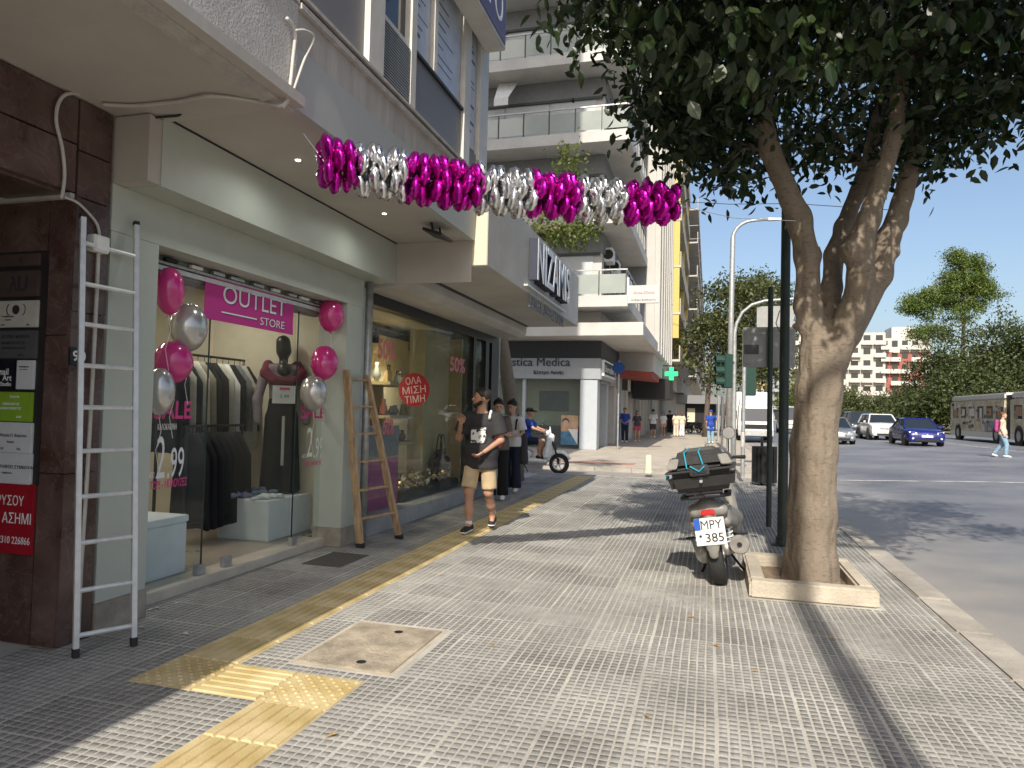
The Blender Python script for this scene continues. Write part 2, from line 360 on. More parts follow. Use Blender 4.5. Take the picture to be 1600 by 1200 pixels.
ta = ((tile*7) % 23-11)/11*.004; cx = cx+ta*((cy-Y0) % .4-.2)*1.5+((tile*5) % 23-11)*.00018; cy = cy-ta*((cx-X0) % .4-.2)*1.5
cz = (tile-11)*.00006+np.clip(rng.normal(0, .0003, len(cx)), -.0006, .0006)
hs = .0195*(1+rng.normal(0, .03, len(cx)))
dep = np.hypot(cx, cy); fr = (cy > 2.35) & (cx > -2.2); order = np.argsort(np.where(fr, dep, 99)); own = order[:300]; rest = order[300:]
pv = MB().add([(-.0195, -.0195, -.003), (.0195, -.0195, -.003), (.0195, .0195, -.003), (-.0195, .0195, -.003), (-.0182, -.0182, 0), (.0182, -.0182, 0), (.0182, .0182, 0), (-.0182, .0182, 0)],
              [(4, 5, 6, 7), (0, 1, 5, 4), (1, 2, 6, 5), (2, 3, 7, 6), (3, 0, 4, 7)]).mesh('paver'); pv.materials.append(M_cell)
for i in own:
    o = bpy.data.objects.new('paver', pv); COL.objects.link(o); o.parent = side; o.location = (cx[i], cy[i], cz[i])
def cells(x, y, z, h):
    n = len(x); k = np.array([(-1, -1), (1, -1), (1, 1), (-1, 1)])
    lo = np.stack([np.stack([x+k[j][0]*h, y+k[j][1]*h, z-.003], -1) for j in range(4)], 1); hi = np.stack([np.stack([x+k[j][0]*(h-.0015), y+k[j][1]*(h-.0015), z], -1) for j in range(4)], 1)
    v = np.concatenate([lo, hi], 1).reshape(-1, 3); i = np.arange(n)[:, None]*8
    f = np.concatenate([i+np.array([q]) for q in [(4, 5, 6, 7), (0, 1, 5, 4), (1, 2, 6, 5), (2, 3, 7, 6), (3, 0, 4, 7)]], 1).reshape(-1, 4)
    return v, f
field = mk('paver_field', npmesh('paver_field', *cells(cx[rest], cy[rest], cz[rest], hs[rest])), M_cell, side); field['kind'] = 'stuff'
# tactile tiles
def ribtile():
    m_ = MB().box(-.198, .198, -.198, .198, -.02, .0002)
    for i in range(6):
        x = -.165+i*.066; m_.add([(x-.026, -.195, .0), (x+.026, -.195, .0), (x+.026, .195, .0), (x-.026, .195, .0), (x-.021, -.19, .008), (x+.021, -.19, .008), (x+.021, .19, .008), (x-.021, .19, .008)],
                                 [(4, 5, 6, 7), (0, 1, 5, 4), (1, 2, 6, 5), (2, 3, 7, 6), (3, 0, 4, 7)])
    return m_
def dottile():
    m_ = MB().box(-.198, .198, -.198, .198, -.02, .002)
    for i in range(10):
        for j in range(10):
            if (i+j) % 2: continue
            m_.lathe([(.014, .002), (.011, .0075), (.005, .009)], 7, (-.171+i*.038, -.171+j*.038, 0))
    return m_
rib = ribtile().mesh('tactile_tile'); rib.materials.append(M_tact); dot = dottile().mesh('tactile_tile'); dot.materials.append(M_tact)
def ttile(me, x, y, rz=0):
    o = bpy.data.objects.new('tactile_tile', me); COL.objects.link(o); o.parent = side; o.location = (x, y, random.uniform(-.001, .001)); o.rotation_euler = (random.uniform(-.003, .003), random.uniform(-.003, .003), rz)
y = 3.75
while y < Y1-.2: ttile(rib, -2.8, y); y += .4
ttile(dot, -2.8, 3.35); ttile(rib, -2.4, 3.35, R(90)); ttile(dot, -2.0, 3.35)
y = 2.95
while y > -1.5: ttile(rib, -2.0, y); y -= .4
# manhole: frame and concrete lid with two lifting eyes
mh = thing('manhole_cover', 'weathered concrete inspection cover set in the pavement beside yellow tactile tiles', 'manhole cover', (-2.02, 4.1, 0))
box('frame', M_kerb, mh, -2.355, -1.685, 3.665, 4.535, -.03, -.001)
lid = box('lid', M_conc, mh, -2.325, -1.715, 3.70, 4.50, -.02, .006, bevel=.004)
for p in ((-1.95, 3.80), (-1.98, 4.38)):
    MB().lathe([(.028, .0035), (.03, .0075), (.022, .0085), (.018, .0065)], 12, (p[0], p[1], 0)).build('lifting_eye', M_dark, mh)
box('grate_frame', mat('drain_grate', (.1, .09, .08), .8, .3, var=.3, scale=20), tag(thing('drain_cover', 'dark metal drain cover in front of the glass shop door', 'drain cover', (-3.5, 6.25, 0)), None), -3.715, -3.305, 5.955, 6.545, -.02, .003)
# kerb stones
def kerbrow(name, par, x0, x1, ys_, zt=.004, axis='y'):
    for i in range(len(ys_)-1):
        j = .004; a, b_ = ys_[i]+j, ys_[i+1]-j; dz = random.uniform(-.004, .004); dx = random.uniform(-.004, .004)
        if axis == 'y': box(name, M_kerb2, par, x0+dx, x1+dx, a, b_, -.35, zt+dz, bevel=.012)
        else: box(name, M_kerb2, par, a, b_, x0, x1, -.35, zt+dz, bevel=.012)
kerb = struct('kerb', MB().box(X1+.006, 1.94, -40, 16.6, -.4, -.012), M_groove)
kerbrow('kerb_stone', kerb, X1+.01, 1.965, list(np.arange(1.0, 16.7, .95)))
kerbrow('kerb_stone', kerb, 16.61, 16.85, list(np.arange(-8.0, 1.98, .97)), axis='x')
# paving beyond the cross street
far = struct('far_sidewalk', MB().box(-60, 1.7, 19.45, 200, -.35, -.002), M_plaza)
kerbrow('kerb_stone', far, 19.2, 19.44, list(np.arange(-12, 1.9, 1.0)), axis='x')
kerbrow('kerb_stone', far, 1.71, 1.95, list(np.arange(19.5, 60, 1.0)))
box('red_band', M_plazared, far, -9, -2.1, 20.6, 21.3, -.01, .003)
box('crossing_slab', M_kerb, far, -5.5, -2.2, 19.46, 20.2, -.01, .003)
# ================================================================ B1: apartment block on the left
M_marb = mat('red_marble', (.105, .04, .029), .28, var=.6, scale=2.3, detail=10, col2=(.13, .085, .075), spec=.55)
N, L, b = nodes(M_marb)      # pale veins
v = N.new('ShaderNodeTexNoise'); v.inputs['Scale'].default_value = 3.2; v.inputs['Detail'].default_value = 9; v.inputs['Distortion'].default_value = 2.2
tcm = N.new('ShaderNodeTexCoord'); L.new(tcm.outputs['Object'], v.inputs['Vector'])
rp = N.new('ShaderNodeValToRGB'); e = rp.color_ramp.elements; e[0].position = .485; e[0].color = (0, 0, 0, 1); e[1].position = .53; e[1].color = (0, 0, 0, 1); k = e.new(.505); k.color = (.2, .2, .2, 1)
L.new(v.outputs['Fac'], rp.inputs[0]); mx = N.new('ShaderNodeMix'); mx.data_type = 'RGBA'; mx.inputs[7].default_value = (.3, .24, .2, 1)
L.new(rp.outputs[0], mx.inputs[0]); L.new(b.inputs['Base Color'].links[0].from_socket, mx.inputs[6]); L.new(mx.outputs[2], b.inputs['Base Color'])
M_soff = mat('soffit_plaster', (.44, .41, .37), .85, var=.07, scale=1.5, bump=.1)
M_stucco = mat('rough_stucco', (.5, .48, .46), .9, var=.12, scale=4, bump=1.0, bscale=70)
M_sconc = mat('stained_concrete', (.43, .41, .375), .85, var=.16, scale=2.5, bump=.3, stretch=(3, 3, .6))
M_port = mat('portal_paint', (.43, .455, .4), .5, var=.05, scale=2, bump=.03)
M_green = mat('fascia_paint', (.41, .43, .4), .55, var=.05, scale=1.2)
M_panel = mat('grey_spandrel', (.19, .185, .19), .5, var=.08, scale=1.5)
M_cream = mat('cream_frame', (.62, .6, .54), .5, var=.08, scale=5)
M_dglass = mat('dark_window_glass', (.02, .025, .03), .06, var=0, spec=.8)
M_wall = mat('block_render', (.45, .43, .4), .85, var=.1, scale=.8)
FX = -2.58
blk = thing('apartment_block', 'long apartment block with overhanging upper floors, marble entrance pillar and concrete ledge', 'building', (-4, 4, 0))
# mass above the ground floor (it also runs on behind the viewer and shades the shop fronts)
box('upper_wall', M_wall, blk, -12, FX-.12, -42, 7.92, 4.09, 9)
box('set_back_floors', M_wall, blk, -12, -4.1, -42, 7.9, 9.001, 35)
box('ground_wall', M_wall, blk, -12, -4.2, -42, 1.1, 0, 3.3)
box('soffit', M_soff, blk, -12, FX+.10, -42, 3.84, 3.38, 3.45)
MB().box(FX-.09, FX+.02, -42, 3.845, 3.36, 3.378).build('soffit_trim', M_sconc, blk)
box('stucco_fascia', M_stucco, blk, FX-.1, FX+.03, -42, 3.84, 3.452, 4.05)
box('overhang_core', M_wall, blk, -12, FX-.13, -42, 7.9, 3.46, 4.085)
box('concrete_band', M_sconc, blk, FX-.12, FX+.012, 3.846, 7.92, 3.79, 4.03)
for i, (z0, z1, dx) in enumerate(((4.052, 4.09, .05), (4.1, 4.118, .03), (4.125, 4.15, .055))):
    box('ledge_rail', M_dark if i == 1 else M_sconc, blk, FX-.12, FX+dx, 3.85, 7.93, z0-.02, z1-.02)
box('ledge', M_sconc, blk, FX-.12, FX+.04, -42, 3.84, 4.06, 4.16)
# first-floor facade bays seen along the street
def fx(x, y): return onX(x, y, FX-.02)
def bay(name, m, y0, y1, z0, z1, dx=0., dep=.06): return box(name, m, blk, FX-.11, FX-.11+dep+dx, y0, y1, z0, z1)
yA = fx(577, 90).y; yB = fx(600, 90).y; yC = fx(643, 90).y; yD = fx(651, 90).y; yE = fx(681, 60).y; yF = fx(686, 60).y; yG = fx(728, 90).y; yH = fx(737, 90).y; yI = fx(752, 100).y
zs1 = fx(651, 80).z; z0b = 4.135
box('spandrel', M_panel, blk, FX-.12, FX-.07, 3.9, yA-.003, z0b, 6.2)
for a, b_ in ((yA, yB), (yC, yD), (yG, yH), (yI, 7.9)): box('mullion', M_cream, blk, FX-.11, FX-.02, a, b_, z0b, 7)
box('mullion', M_cream, blk, FX-.11, FX-.03, yE, yF, zs1+.02, 7)
box('spandrel', M_panel, blk, FX-.12, FX-.06, yD+.003, yG-.003, z0b, zs1)
box('window_sill', M_dark, blk, FX-.12, FX-.03, yD+.003, yG-.003, zs1+.002, zs1+.03)
box('spandrel', M_panel, blk, FX-.12, FX-.06, yH+.003, yI-.003, z0b, zs1-.3)
box('window_pane', M_dglass, blk, FX-.118, FX-.09, yB+.003, yC-.003, z0b, 7)
lou = MB()
ztop = fx(600, 20).z
louvre = box('louvre_frame', M_cream, blk, FX-.1, FX-.05, yB+.004, yC-.004, ztop, ztop+.04)
nsl = 22
slat = MB().hexa([(-.03, yB+.01, 0), (.03, yB+.01, -.012), (.03, yC-.01, -.012), (-.03, yC-.01, 0), (-.03, yB+.01, .01), (.03, yB+.01, -.002), (.03, yC-.01, -.002), (-.03, yC-.01, .01)]).mesh('slat')
bm_ = bmesh.new(); bm_.from_mesh(slat); bmesh.ops.recalc_face_normals(bm_, faces=bm_.faces); bm_.to_mesh(slat); bm_.free(); slat.materials.append(M_galv)
for i in range(nsl):
    o = bpy.data.objects.new('slat', slat); COL.objects.link(o); o.parent = blk; o.location = Vector((FX-.055, 0, z0b+.03+(ztop-z0b-.03)*i/nsl))-blk.location
M_post = mat('poster_blue_white', (.52, .57, .66), .35, var=.12, scale=6, spec=.6)
M_ink = mat('poster_ink', (.1, .11, .17), .5, var=.1)
for a, b_, zz in ((yD, yE, zs1), (yF, yG, zs1), (yH, yI, zs1-.3)):
    pane = box('window_poster', M_post, blk, FX-.118, FX-.075, a+.02, b_-.02, zz+.035, 6.6)
    for i in range(16):
        zl = zz+.2+i*.1+random.uniform(-.02, .02); ll = random.uniform(.2, .7)*(b_-a)
        MB().box(FX-.0745, FX-.073, a+.06, a+.06+ll, zl, zl+random.choice((.012, .018, .035))).build('poster_line', M_ink, blk)
# projecting purple sign at the end of the first floor
ps = thing('projecting_sign', 'purple projecting sign with white lettering high on the block corner', 'sign', (FX, 7.6, 5.1))
M_purp = mat('sign_purple', (.09, .05, .115), .4, var=.1); M_wlet = mat('letter_white', (.75, .75, .75), .5, var=.04)
pa = onX(790, 75, -2.36); zb = onX(790, 80, -2.36).z
box('sign_case', M_cream, ps, FX-.02, -2.36, pa.y-1.9, pa.y, zb, zb+.75, bevel=.01)
box('sign_face', M_purp, ps, -2.362, -2.352, pa.y-1.86, pa.y-.04, zb+.05, zb+.71)
text('lettering', 'ΖΥΣΤΟ', M_wlet, ps, (-2.352, pa.y-1.72, zb+.2), (0, 1, 0), (0, 0, 1), h=.4, width=1.55)
# entrance recess with marble cladding: panels are pieces
box('recess_wall', M_sconc, blk, -12, -3.83, 3.45, 3.66, 0, 3.375)
box('lintel_core', M_dark, blk, -4.3, -3.83, -42, 3.4, 2.79, 3.375)
box('recess_back', M_dark, blk, -5.4, -5.3, 1.0, 3.4, 0, 3.3)
def panels(par, m, axis, fixed, spans_u, spans_z, th, gap=.003):
    for (u0, u1) in spans_u:
        for (z0, z1) in spans_z:
            d = random.uniform(-.002, .002)
            if axis == 'x': box('marble_panel', m, par, fixed-th, fixed+d, u0+gap, u1-gap, z0+gap, z1-gap, bevel=.002)
            else: box('marble_panel', m, par, u0+gap, u1-gap, fixed+d, fixed+th, z0+gap, z1-gap, bevel=.002)
panels(blk, M_marb, 'y', 3.4, [(-5.3, -4.62), (-4.62, -3.98), (-3.98, -3.785)], [(0, 1.05), (1.05, 1.9), (1.9, 2.77)], .045)
panels(blk, M_marb, 'x', -3.78, [(3.402, 3.655)], [(0, 1.05), (1.05, 2.05), (2.05, 2.76), (2.765, 3.05), (3.055, 3.372)], .05)
panels(blk, M_marb, 'x', -3.785, [(.5, 1.6), (1.6, 2.55), (2.55, 3.398)], [(2.78, 3.08), (3.085, 3.37)], .045)
box('lintel_underside', M_marb, blk, -4.3, -3.835, 0.5, 3.396, 2.765, 2.785)
# entrance plaques
def plaque(nm, label, m, x0, x1, y0, y1, lines=(), ink=None, cat='plaque', lett=None):
    a = onY(x0, y1, 3.38); c_ = onY(x1, y0, 3.38); z0, z1 = a.z, c_.z
    xa = a.x; xb = c_.x
    t = thing(nm, label, cat, ((xa+xb)/2, 3.38, z0))
    box('plate', m, t, xa, xb, 3.376, 3.396, z0, z1, bevel=.003)
    for (s, u, v_, h) in lines: text('lettering', s, ink, t, (xa+(xb-xa)*u, 3.376, z0+(z1-z0)*v_), (1, 0, 0), (0, 0, 1), h=(z1-z0)*h, bold=.01, ext=.001, lift=.001)
    return t, xa, xb, z0, z1
box('directory_board', mat('directory_frame', (.025, .02, .02), .4, var=.1), blk, -4.45, onY(66, 600, 3.39).x, 3.391, 3.3995, onY(40, 757, 3.39).z, onY(40, 393, 3.39).z)
pk = mat('plaque_ivory', (.46, .45, .41), .45, var=.1); pg = mat('plaque_slate', (.08, .085, .085), .4, var=.1); pb = mat('plaque_black', (.01, .011, .016), .3, var=.1); pw = mat('plaque_white', (.55, .57, .6), .4, var=.05)
pgn = mat('plaque_green', (.22, .38, .03), .4, var=.06); pr = mat('plaque_red', (.3, .01, .02), .35, var=.08); pbr = mat('plaque_brown', (.07, .05, .045), .4, var=.2); ink = mat('ink_dark', (.03, .03, .035), .5, var=0); inkw = mat('ink_white', (.75, .75, .75), .5, var=0)
plaque('wall_plaque', 'narrow brown plaque on the marble entrance wall, topmost of the column', pbr, -15, 62, 395, 418, [('4', .6, .25, .5)], ink)
plaque('wall_plaque', 'square brown plaque with dark brush mark above the ivory plaque', pbr, -15, 62, 422, 465, [('λ', .4, .2, .6), ('υ', .58, .2, .6)], ink)
t, xa, xb, z0, z1 = plaque('wall_plaque', 'ivory plaque with dark round emblem and script on marble wall', pk, -20, 60, 469, 512, [('Γυναικολόγος', .3, .36, .09), ('Ιατρείο', .38, .24, .08), ('2310', .3, .06, .06), ('510', .8, .06, .06)], ink)
MB().lathe([(.03, 3.374), (.025, 3.3755), (0.002, 3.377)], 14, (xa+(xb-xa)*.58, 0, z0+(z1-z0)*.66), 'y').build('emblem', ink, t)
for s in (-1, 1): MB().tube([(xa+(xb-xa)*.58+s*(.055+.02*math.sin(q)), 3.375, z0+(z1-z0)*(.66+.2*math.cos(q))) for q in np.linspace(0, math.pi, 7)], .003, 5).build('emblem_scroll', ink, t)
plaque('wall_plaque', 'dark slate plaque with four faint text lines below the ivory plaque', pg, -20, 58, 516, 560, [('ΙΑΤΡΙΚΟ ΚΕΝΤΡΟ', .3, .72, .12), ('ΔΕΡΜΑΤΟΛΟΓΟΣ', .3, .5, .1), ('ΑΦΡΟΔΙΣΙΟΛΟΓΟΣ', .3, .32, .1), ('ΩΡΕΣ', .65, .08, .08)], ink)
plaque('wall_plaque', 'black plaque with white script beside a white paper notice', pb, -20, 23, 563, 608, [('nail', .48, .5, .22), ('Art', .6, .3, .2), ('Studio', .52, .12, .14)], inkw)
plaque('paper_notice', 'white paper notice beside the black plaque on the marble wall', pw, 25, 54, 563, 608, [('ΑΝΑΚΟΙΝΩΣΗ', .15, .75, .05), ('προς ενοίκους', .2, .66, .05)], ink, cat='notice')
plaque('wall_plaque', 'lime green plaque with text lines on the marble wall', pgn, -25, 51, 613, 657, [('Ιατρείο', .55, .78, .12), ('ΠΑΘΟΛΟΓΟΣ', .4, .55, .09), ('ΔΙΑΒΗΤΟΛΟΓΟΣ', .35, .4, .09), ('6944', .7, .12, .08)], inkw)
plaque('wall_plaque', 'white plaque with round seal and two bold lines below the green plaque', pw, -25, 51, 661, 705, [('Μαρία Π. Βαφείου', .35, .5, .13), ('Ιατρός', .5, .3, .1), ('2310', .3, .08, .09), ('Τηλ.', .7, .08, .09)], ink)
plaque('wall_plaque', 'white plaque with one bold line just above the red gold sign', pw, -25, 50, 709, 754, [('ΓΡΑΦΕΙΟ ΣΥΜΒΟΥΛΩΝ', .3, .5, .12), ('σύμβουλοι', .4, .32, .08)], ink)
t, xa, xb, z0, z1 = plaque('gold_buyer_sign', 'red sign reading ΧΡΥΣΟΥ ΚΑΙ ΑΣΗΜΙ in white capitals', pr, -45, 54, 757, 859, cat='sign')
W = xb-xa
for tx, xa2, xb2, ya2, yb2 in (('ΧΡΥΣΟΥ', -14, 38, 771, 787), ('ΚΑΙ ΑΣΗΜΙ', -22, 49, 797, 814), ('ΤΗΛ. 2310 226866', -27, 47, 833, 845)):
    p_ = onY(xa2, yb2, 3.375); q_ = onY(xb2, ya2, 3.375); text('lettering', tx, inkw, t, p_, (1, 0, 0), (0, 0, 1), h=onY(xb2, ya2, 3.375).z-onY(xb2, yb2, 3.375).z, width=q_.x-p_.x, ext=.001, lift=.001)
# house number on the pillar flank
hn = thing('house_number', 'small dark house number plate 90 on the marble pillar', 'number plate', (-3.775, 3.53, 1.75))
a = onX(108, 570, -3.77); c_ = onX(138, 545, -3.77)
box('plate', pb, hn, -3.778, -3.768, a.y, c_.y, a.z, c_.z, bevel=.002); text('lettering', '90', inkw, hn, (-3.768, a.y+.02, a.z+.025), (0, 1, 0), (0, 0, 1), h=(c_.z-a.z)*.6, width=(c_.y-a.y)*.7, bold=.02, ext=.001, lift=.001)
# cables and junction box
M_cab = mat('cable_grey', (.5, .48, .44), .6, var=.1)
def cable(name, label, pts, r=.008, m=M_cab):
    # smooth Catmull-Rom run through the points
    P_ = [Vector(p) for p in pts]; Q = [P_[0]]+P_+[P_[-1]]; out = []
    for i in range(1, len(Q)-2):
        for t_ in np.linspace(0, 1, 6, endpoint=False):
            a, b_, c2, d2 = Q[i-1], Q[i], Q[i+1], Q[i+2]
            out.append(.5*((2*b_)+(c2-a)*t_+(2*a-5*b_+4*c2-d2)*t_**2+(3*b_-a-3*c2+d2)*t_**3))
    out.append(P_[-1]); o = MB().tube(out, r, 6).build(name, m, None, smooth='all'); return tag(o, label, 'cable')
X_ = -3.765
cable('wall_cable', 'pale conduit bending down the marble pillar from the ceiling', [onX(x, y, X_) for x, y in ((160, 163), (140, 152), (108, 146), (92, 160), (88, 190), (97, 230), (101, 270), (98, 300), (95, 310))], .011)
MB().box(-5.2, -3.79, 3.365, 3.398, 2.745, 2.775).build('conduit_trunk', M_cab, blk)
cable('wall_cable', 'grey cable looping from the trunking to the junction box', [onX(x, y, X_) for x, y in ((100, 308), (120, 316), (140, 335), (152, 352), (156, 372))], .009)
cable('wall_cable', 'straight grey cable running down from the junction box to the pavement', [onX(x, y, X_+.005) for x, y in ((154, 385), (150, 480), (143, 620), (135, 760), (126, 900), (122, 996))], .012)
jb = thing('junction_box', 'small white junction box behind the top rung of the aluminium ladder', 'junction box', onX(152, 380, -3.75))
jc = onX(152, 381, -3.75); box('case', M_white, jb, -3.779, -3.71, jc.y-.055, jc.y+.06, jc.z-.055, jc.z+.05, bevel=.006); box('cover', M_white, jb, -3.712, -3.702, jc.y-.045, jc.y+.05, jc.z-.045, jc.z+.04, bevel=.003)
cable('wall_cable', 'pale cable bundle running along the soffit edge to the fascia', [onZ(160, 163, 3.36), onZ(210, 165, 3.365), onZ(280, 158, 3.365), onZ(330, 150, 3.36), onZ(400, 158, 3.37), onX(440, 165, FX+.05), onX(452, 140, FX+.05), onX(458, 90, FX+.05), onX(461, 50, FX+.06), onX(448, 28, FX+.06)], .012)
cable('wall_cable', 'thin looped cable hanging off the fascia corner', [onX(442, 168, FX+.06), onX(455, 150, FX+.06), onX(475, 95, FX+.07), onX(490, 60, FX+.07), onX(478, 48, FX+.07), onX(462, 48, FX+.07)], .009)
M_cabk = mat('cable_black', (.03, .03, .03), .6, var=0)
cable('wall_cable', 'knotted black cable under the soffit above the shop portal', [onY(170, 178, 3.67), onY(200, 181, 3.7), onY(230, 184, 3.72), onY(262, 182, 3.74), onY(280, 180, 3.75), onY(285, 172, 3.75), onY(284, 158, 3.75)], .008, M_cabk)
# ================================================================ outlet shop front
GL = glassmat('shop_glass', (.93, .96, .95), .55, 0., .02)
M_thr = mat('threshold_marble', (.5, .45, .37), .45, var=.15, scale=4)
M_plin = mat('plinth_stone', (.3, .26, .21), .7, var=.3, scale=5, bump=.2)
M_room = mat('shop_wall_cream', (.55, .49, .37), .8, var=.05)
M_floor = mat('shop_floor', (.33, .28, .22), .3, var=.15, scale=3)
M_ceil = mat('shop_ceiling', (.6, .58, .54), .8, var=.04)
shop = thing('outlet_shopfront', 'pale green shop portal with deep canopy, marble threshold and glass front of the outlet store', 'shopfront', (-3.9, 5.4, 0))
PX = -3.78
box('pilaster', M_port, shop, -4.12, PX, 3.675, 4.09, .2, 2.618); box('plinth', M_plin, shop, -4.12, PX+.012, 3.668, 4.1, 0, .198, bevel=.004)
box('pilaster', M_port, shop, -4.12, PX, 6.80, 7.14, .2, 2.618); box('plinth', M_plin, shop, -4.12, PX+.008, 6.795, 7.145, 0, .198, bevel=.004)
box('lintel', M_port, shop, -4.12, PX+.002, 3.67, 7.16, 2.62, 2.93)
box('side_panel', M_sconc, shop, -4.12, PX-.04, 3.662, 3.674, 0, 2.93)
box('canopy_box', M_port, shop, -4.12, -3.51, 3.79, 7.41, 2.932, 3.39)
box('canopy_cheek', M_soff, shop, -4.12, -3.515, 3.68, 3.788, 2.935, 3.372)
box('canopy_soffit', M_soff, shop, -4.5, FX-.004, 3.85, 7.41, 3.402, 3.45)
box('shadow_gap', M_dark, shop, -3.52, -3.50, 3.85, 7.40, 3.392, 3.4015)
box('canopy_fascia', M_green, shop, FX-.05, FX+.02, 3.85, 7.415, 3.395, 3.788)
box('return_wall', M_soff, shop, -4.12, FX-.01, 7.412, 7.42, 2.93, 3.40)
box('threshold', M_thr, shop, -4.2, -3.965, 4.09, 6.80, 0, .085, bevel=.008)
box('shutter_housing', mat('shutter_grey', (.22, .22, .21), .6, .2, var=.3, scale=9), shop, -4.2, -4.02, 4.09, 6.8, 2.47, 2.617, bevel=.01)
box('shutter_rail', M_alu, shop, -4.01, -3.985, 4.1, 6.8, 2.50, 2.535); box('shutter_rail', M_galv, shop, -4.01, -3.99, 4.1, 6.8, 2.55, 2.57)
for i in range(9): box('shutter_clip', random.choice((M_white, M_dark, M_steel)), shop, -4.0, -3.97, 4.3+i*.27+random.uniform(0, .1), 4.36+i*.27+random.uniform(.1, .16), 2.575, 2.6)
# interior
def room(par, x0, x1, y0, y1, z0, z1, mw, mf, mc):
    box('shop_floor', mf, par, x0, x1, y0, y1, z0-.05, z0); box('ceiling', mc, par, x0, x1, y0, y1, z1, z1+.05)
    box('back_wall', mw, par, x0-.1, x0, y0, y1, z0, z1); box('side_wall', mw, par, x0, x1, y0-.1, y0, z0, z1); box('side_wall', mw, par, x0, x1, y1, y1+.1, z0, z1)
room(shop, -8.2, -4.2, 3.78, 7.2, .08, 2.95, M_room, M_floor, M_ceil)
box('display_wall', mat('grey_display_wall', (.3, .31, .29), .8, var=.1), shop, -7.6, -7.5, 3.79, 4.72, .08, 2.2)
def pane(par, y0, y1, z0, z1, X=-4.05, name='glass_pane', edge=True):
    o = box(name, GL, par, X-.005, X+.005, y0, y1, z0, z1)
    return o
ya = onX(313, 880, -4.05).y; yb = onX(456, 800, -4.05).y
pane(shop, 4.095, ya, .09, 2.46); pane(shop, yb, 6.79, .09, 2.46)
M_gedge = mat('glass_edge', (.02, .05, .045), .2, var=0)
for y in (ya, yb): box('glass_edge', M_gedge, shop, -4.056, -4.044, y, y+.008, .09, 2.46)
for y in (ya-.06, yb-.02, 5.25): box('patch_fitting', M_steel, shop, -4.075, -4.025, y, y+.1, .087, .17, bevel=.004)
# open glass door leaf swung inwards
door = thing('glass_door', 'frameless glass door of the outlet shop standing open inward', 'door', (-4.06, yb-.03, .09), R(97))
MB().box(-.0, .012, 0, .9, .01, 2.33).build('leaf', GL, door, world=False); MB().box(.014, .04, .1, .12, .8, 1.3).build('handle', M_steel, door, world=False)
# lamps: flood light on the soffit, recessed downlights and the lit ceiling strip inside
fl = thing('flood_light', 'black flood light on a square bracket under the shop soffit', 'lamp', onZ(682, 352, 3.40))
c0 = onZ(684, 352, 3.40)
MB().tube([c0+Vector((-.02, -.12, 0)), c0+Vector((.0, -.12, -.1)), c0+Vector((0, .1, -.1)), c0+Vector((-.02, .1, 0))], .012, 6).build('bracket', M_dark, fl)
MB().hexa([c0+Vector(p) for p in ((-.11, -.16, -.08), (.1, -.16, -.15), (.1, .18, -.15), (-.11, .18, -.08), (-.1, -.16, -.05), (.11, -.16, -.12), (.11, .18, -.12), (-.1, .18, -.05))]).build('lamp_head', M_dark, fl, bevel=.006)
M_lampon = mat('lamp_glow', (1, .95, .85), .5, var=0, emit=(1, .95, .86), estr=4)
def area(name, parent, loc, sx_, sy_, power, col=(1, .93, .82), spot=None, rot=None):
    ld = bpy.data.lights.new(name, 'SPOT' if spot else 'AREA'); ld.energy = power; ld.color = col
    if spot: ld.spot_size = spot; ld.spot_blend = .8; ld.shadow_soft_size = .05
    else: ld.shape = 'RECTANGLE'; ld.size = sx_; ld.size_y = sy_
    o = bpy.data.objects.new(name, ld); COL.objects.link(o); o.parent = parent; o.location = Vector(loc)-parent.location
    if rot is not None: o.rotation_euler = rot
    return o
for i, yy in enumerate((4.7, 6.2)):
    t = thing('downlight', 'small recessed downlight in the outlet canopy soffit', 'lamp', (-3.08, yy, 3.40), group='downlights in the outlet canopy')
    MB().lathe([(.028, 3.393), (.03, 3.396), (.03, 3.402)], 14, (-3.08, yy, 0)).build('trim', M_white, t); MB().lathe([(.02, 3.388), (.02, 3.392)], 14, (-3.08, yy, 0)).build('bulb', M_lampon, t)
    area('downlight_beam', t, (-3.08, yy, 3.36), 0, 0, 9, (.95, 1, .95), spot=R(172))
for i, (x, y) in enumerate(((-5.2, 4.6), (-5.2, 6.2), (-7.0, 5.4))):
    t = thing('strip_light', 'lit ceiling strip light inside the outlet store', 'lamp', (x, y, 2.9), group='strip lights inside the outlet store')
    box('housing', M_white, t, x-.06, x+.06, y-.4, y+.4, 2.905, 2.949); box('tube', M_lampon, t, x-.05, x+.05, y-.39, y+.39, 2.885, 2.904)
    area('strip_glow', t, (x, y, 2.88), .1, .8, 12)
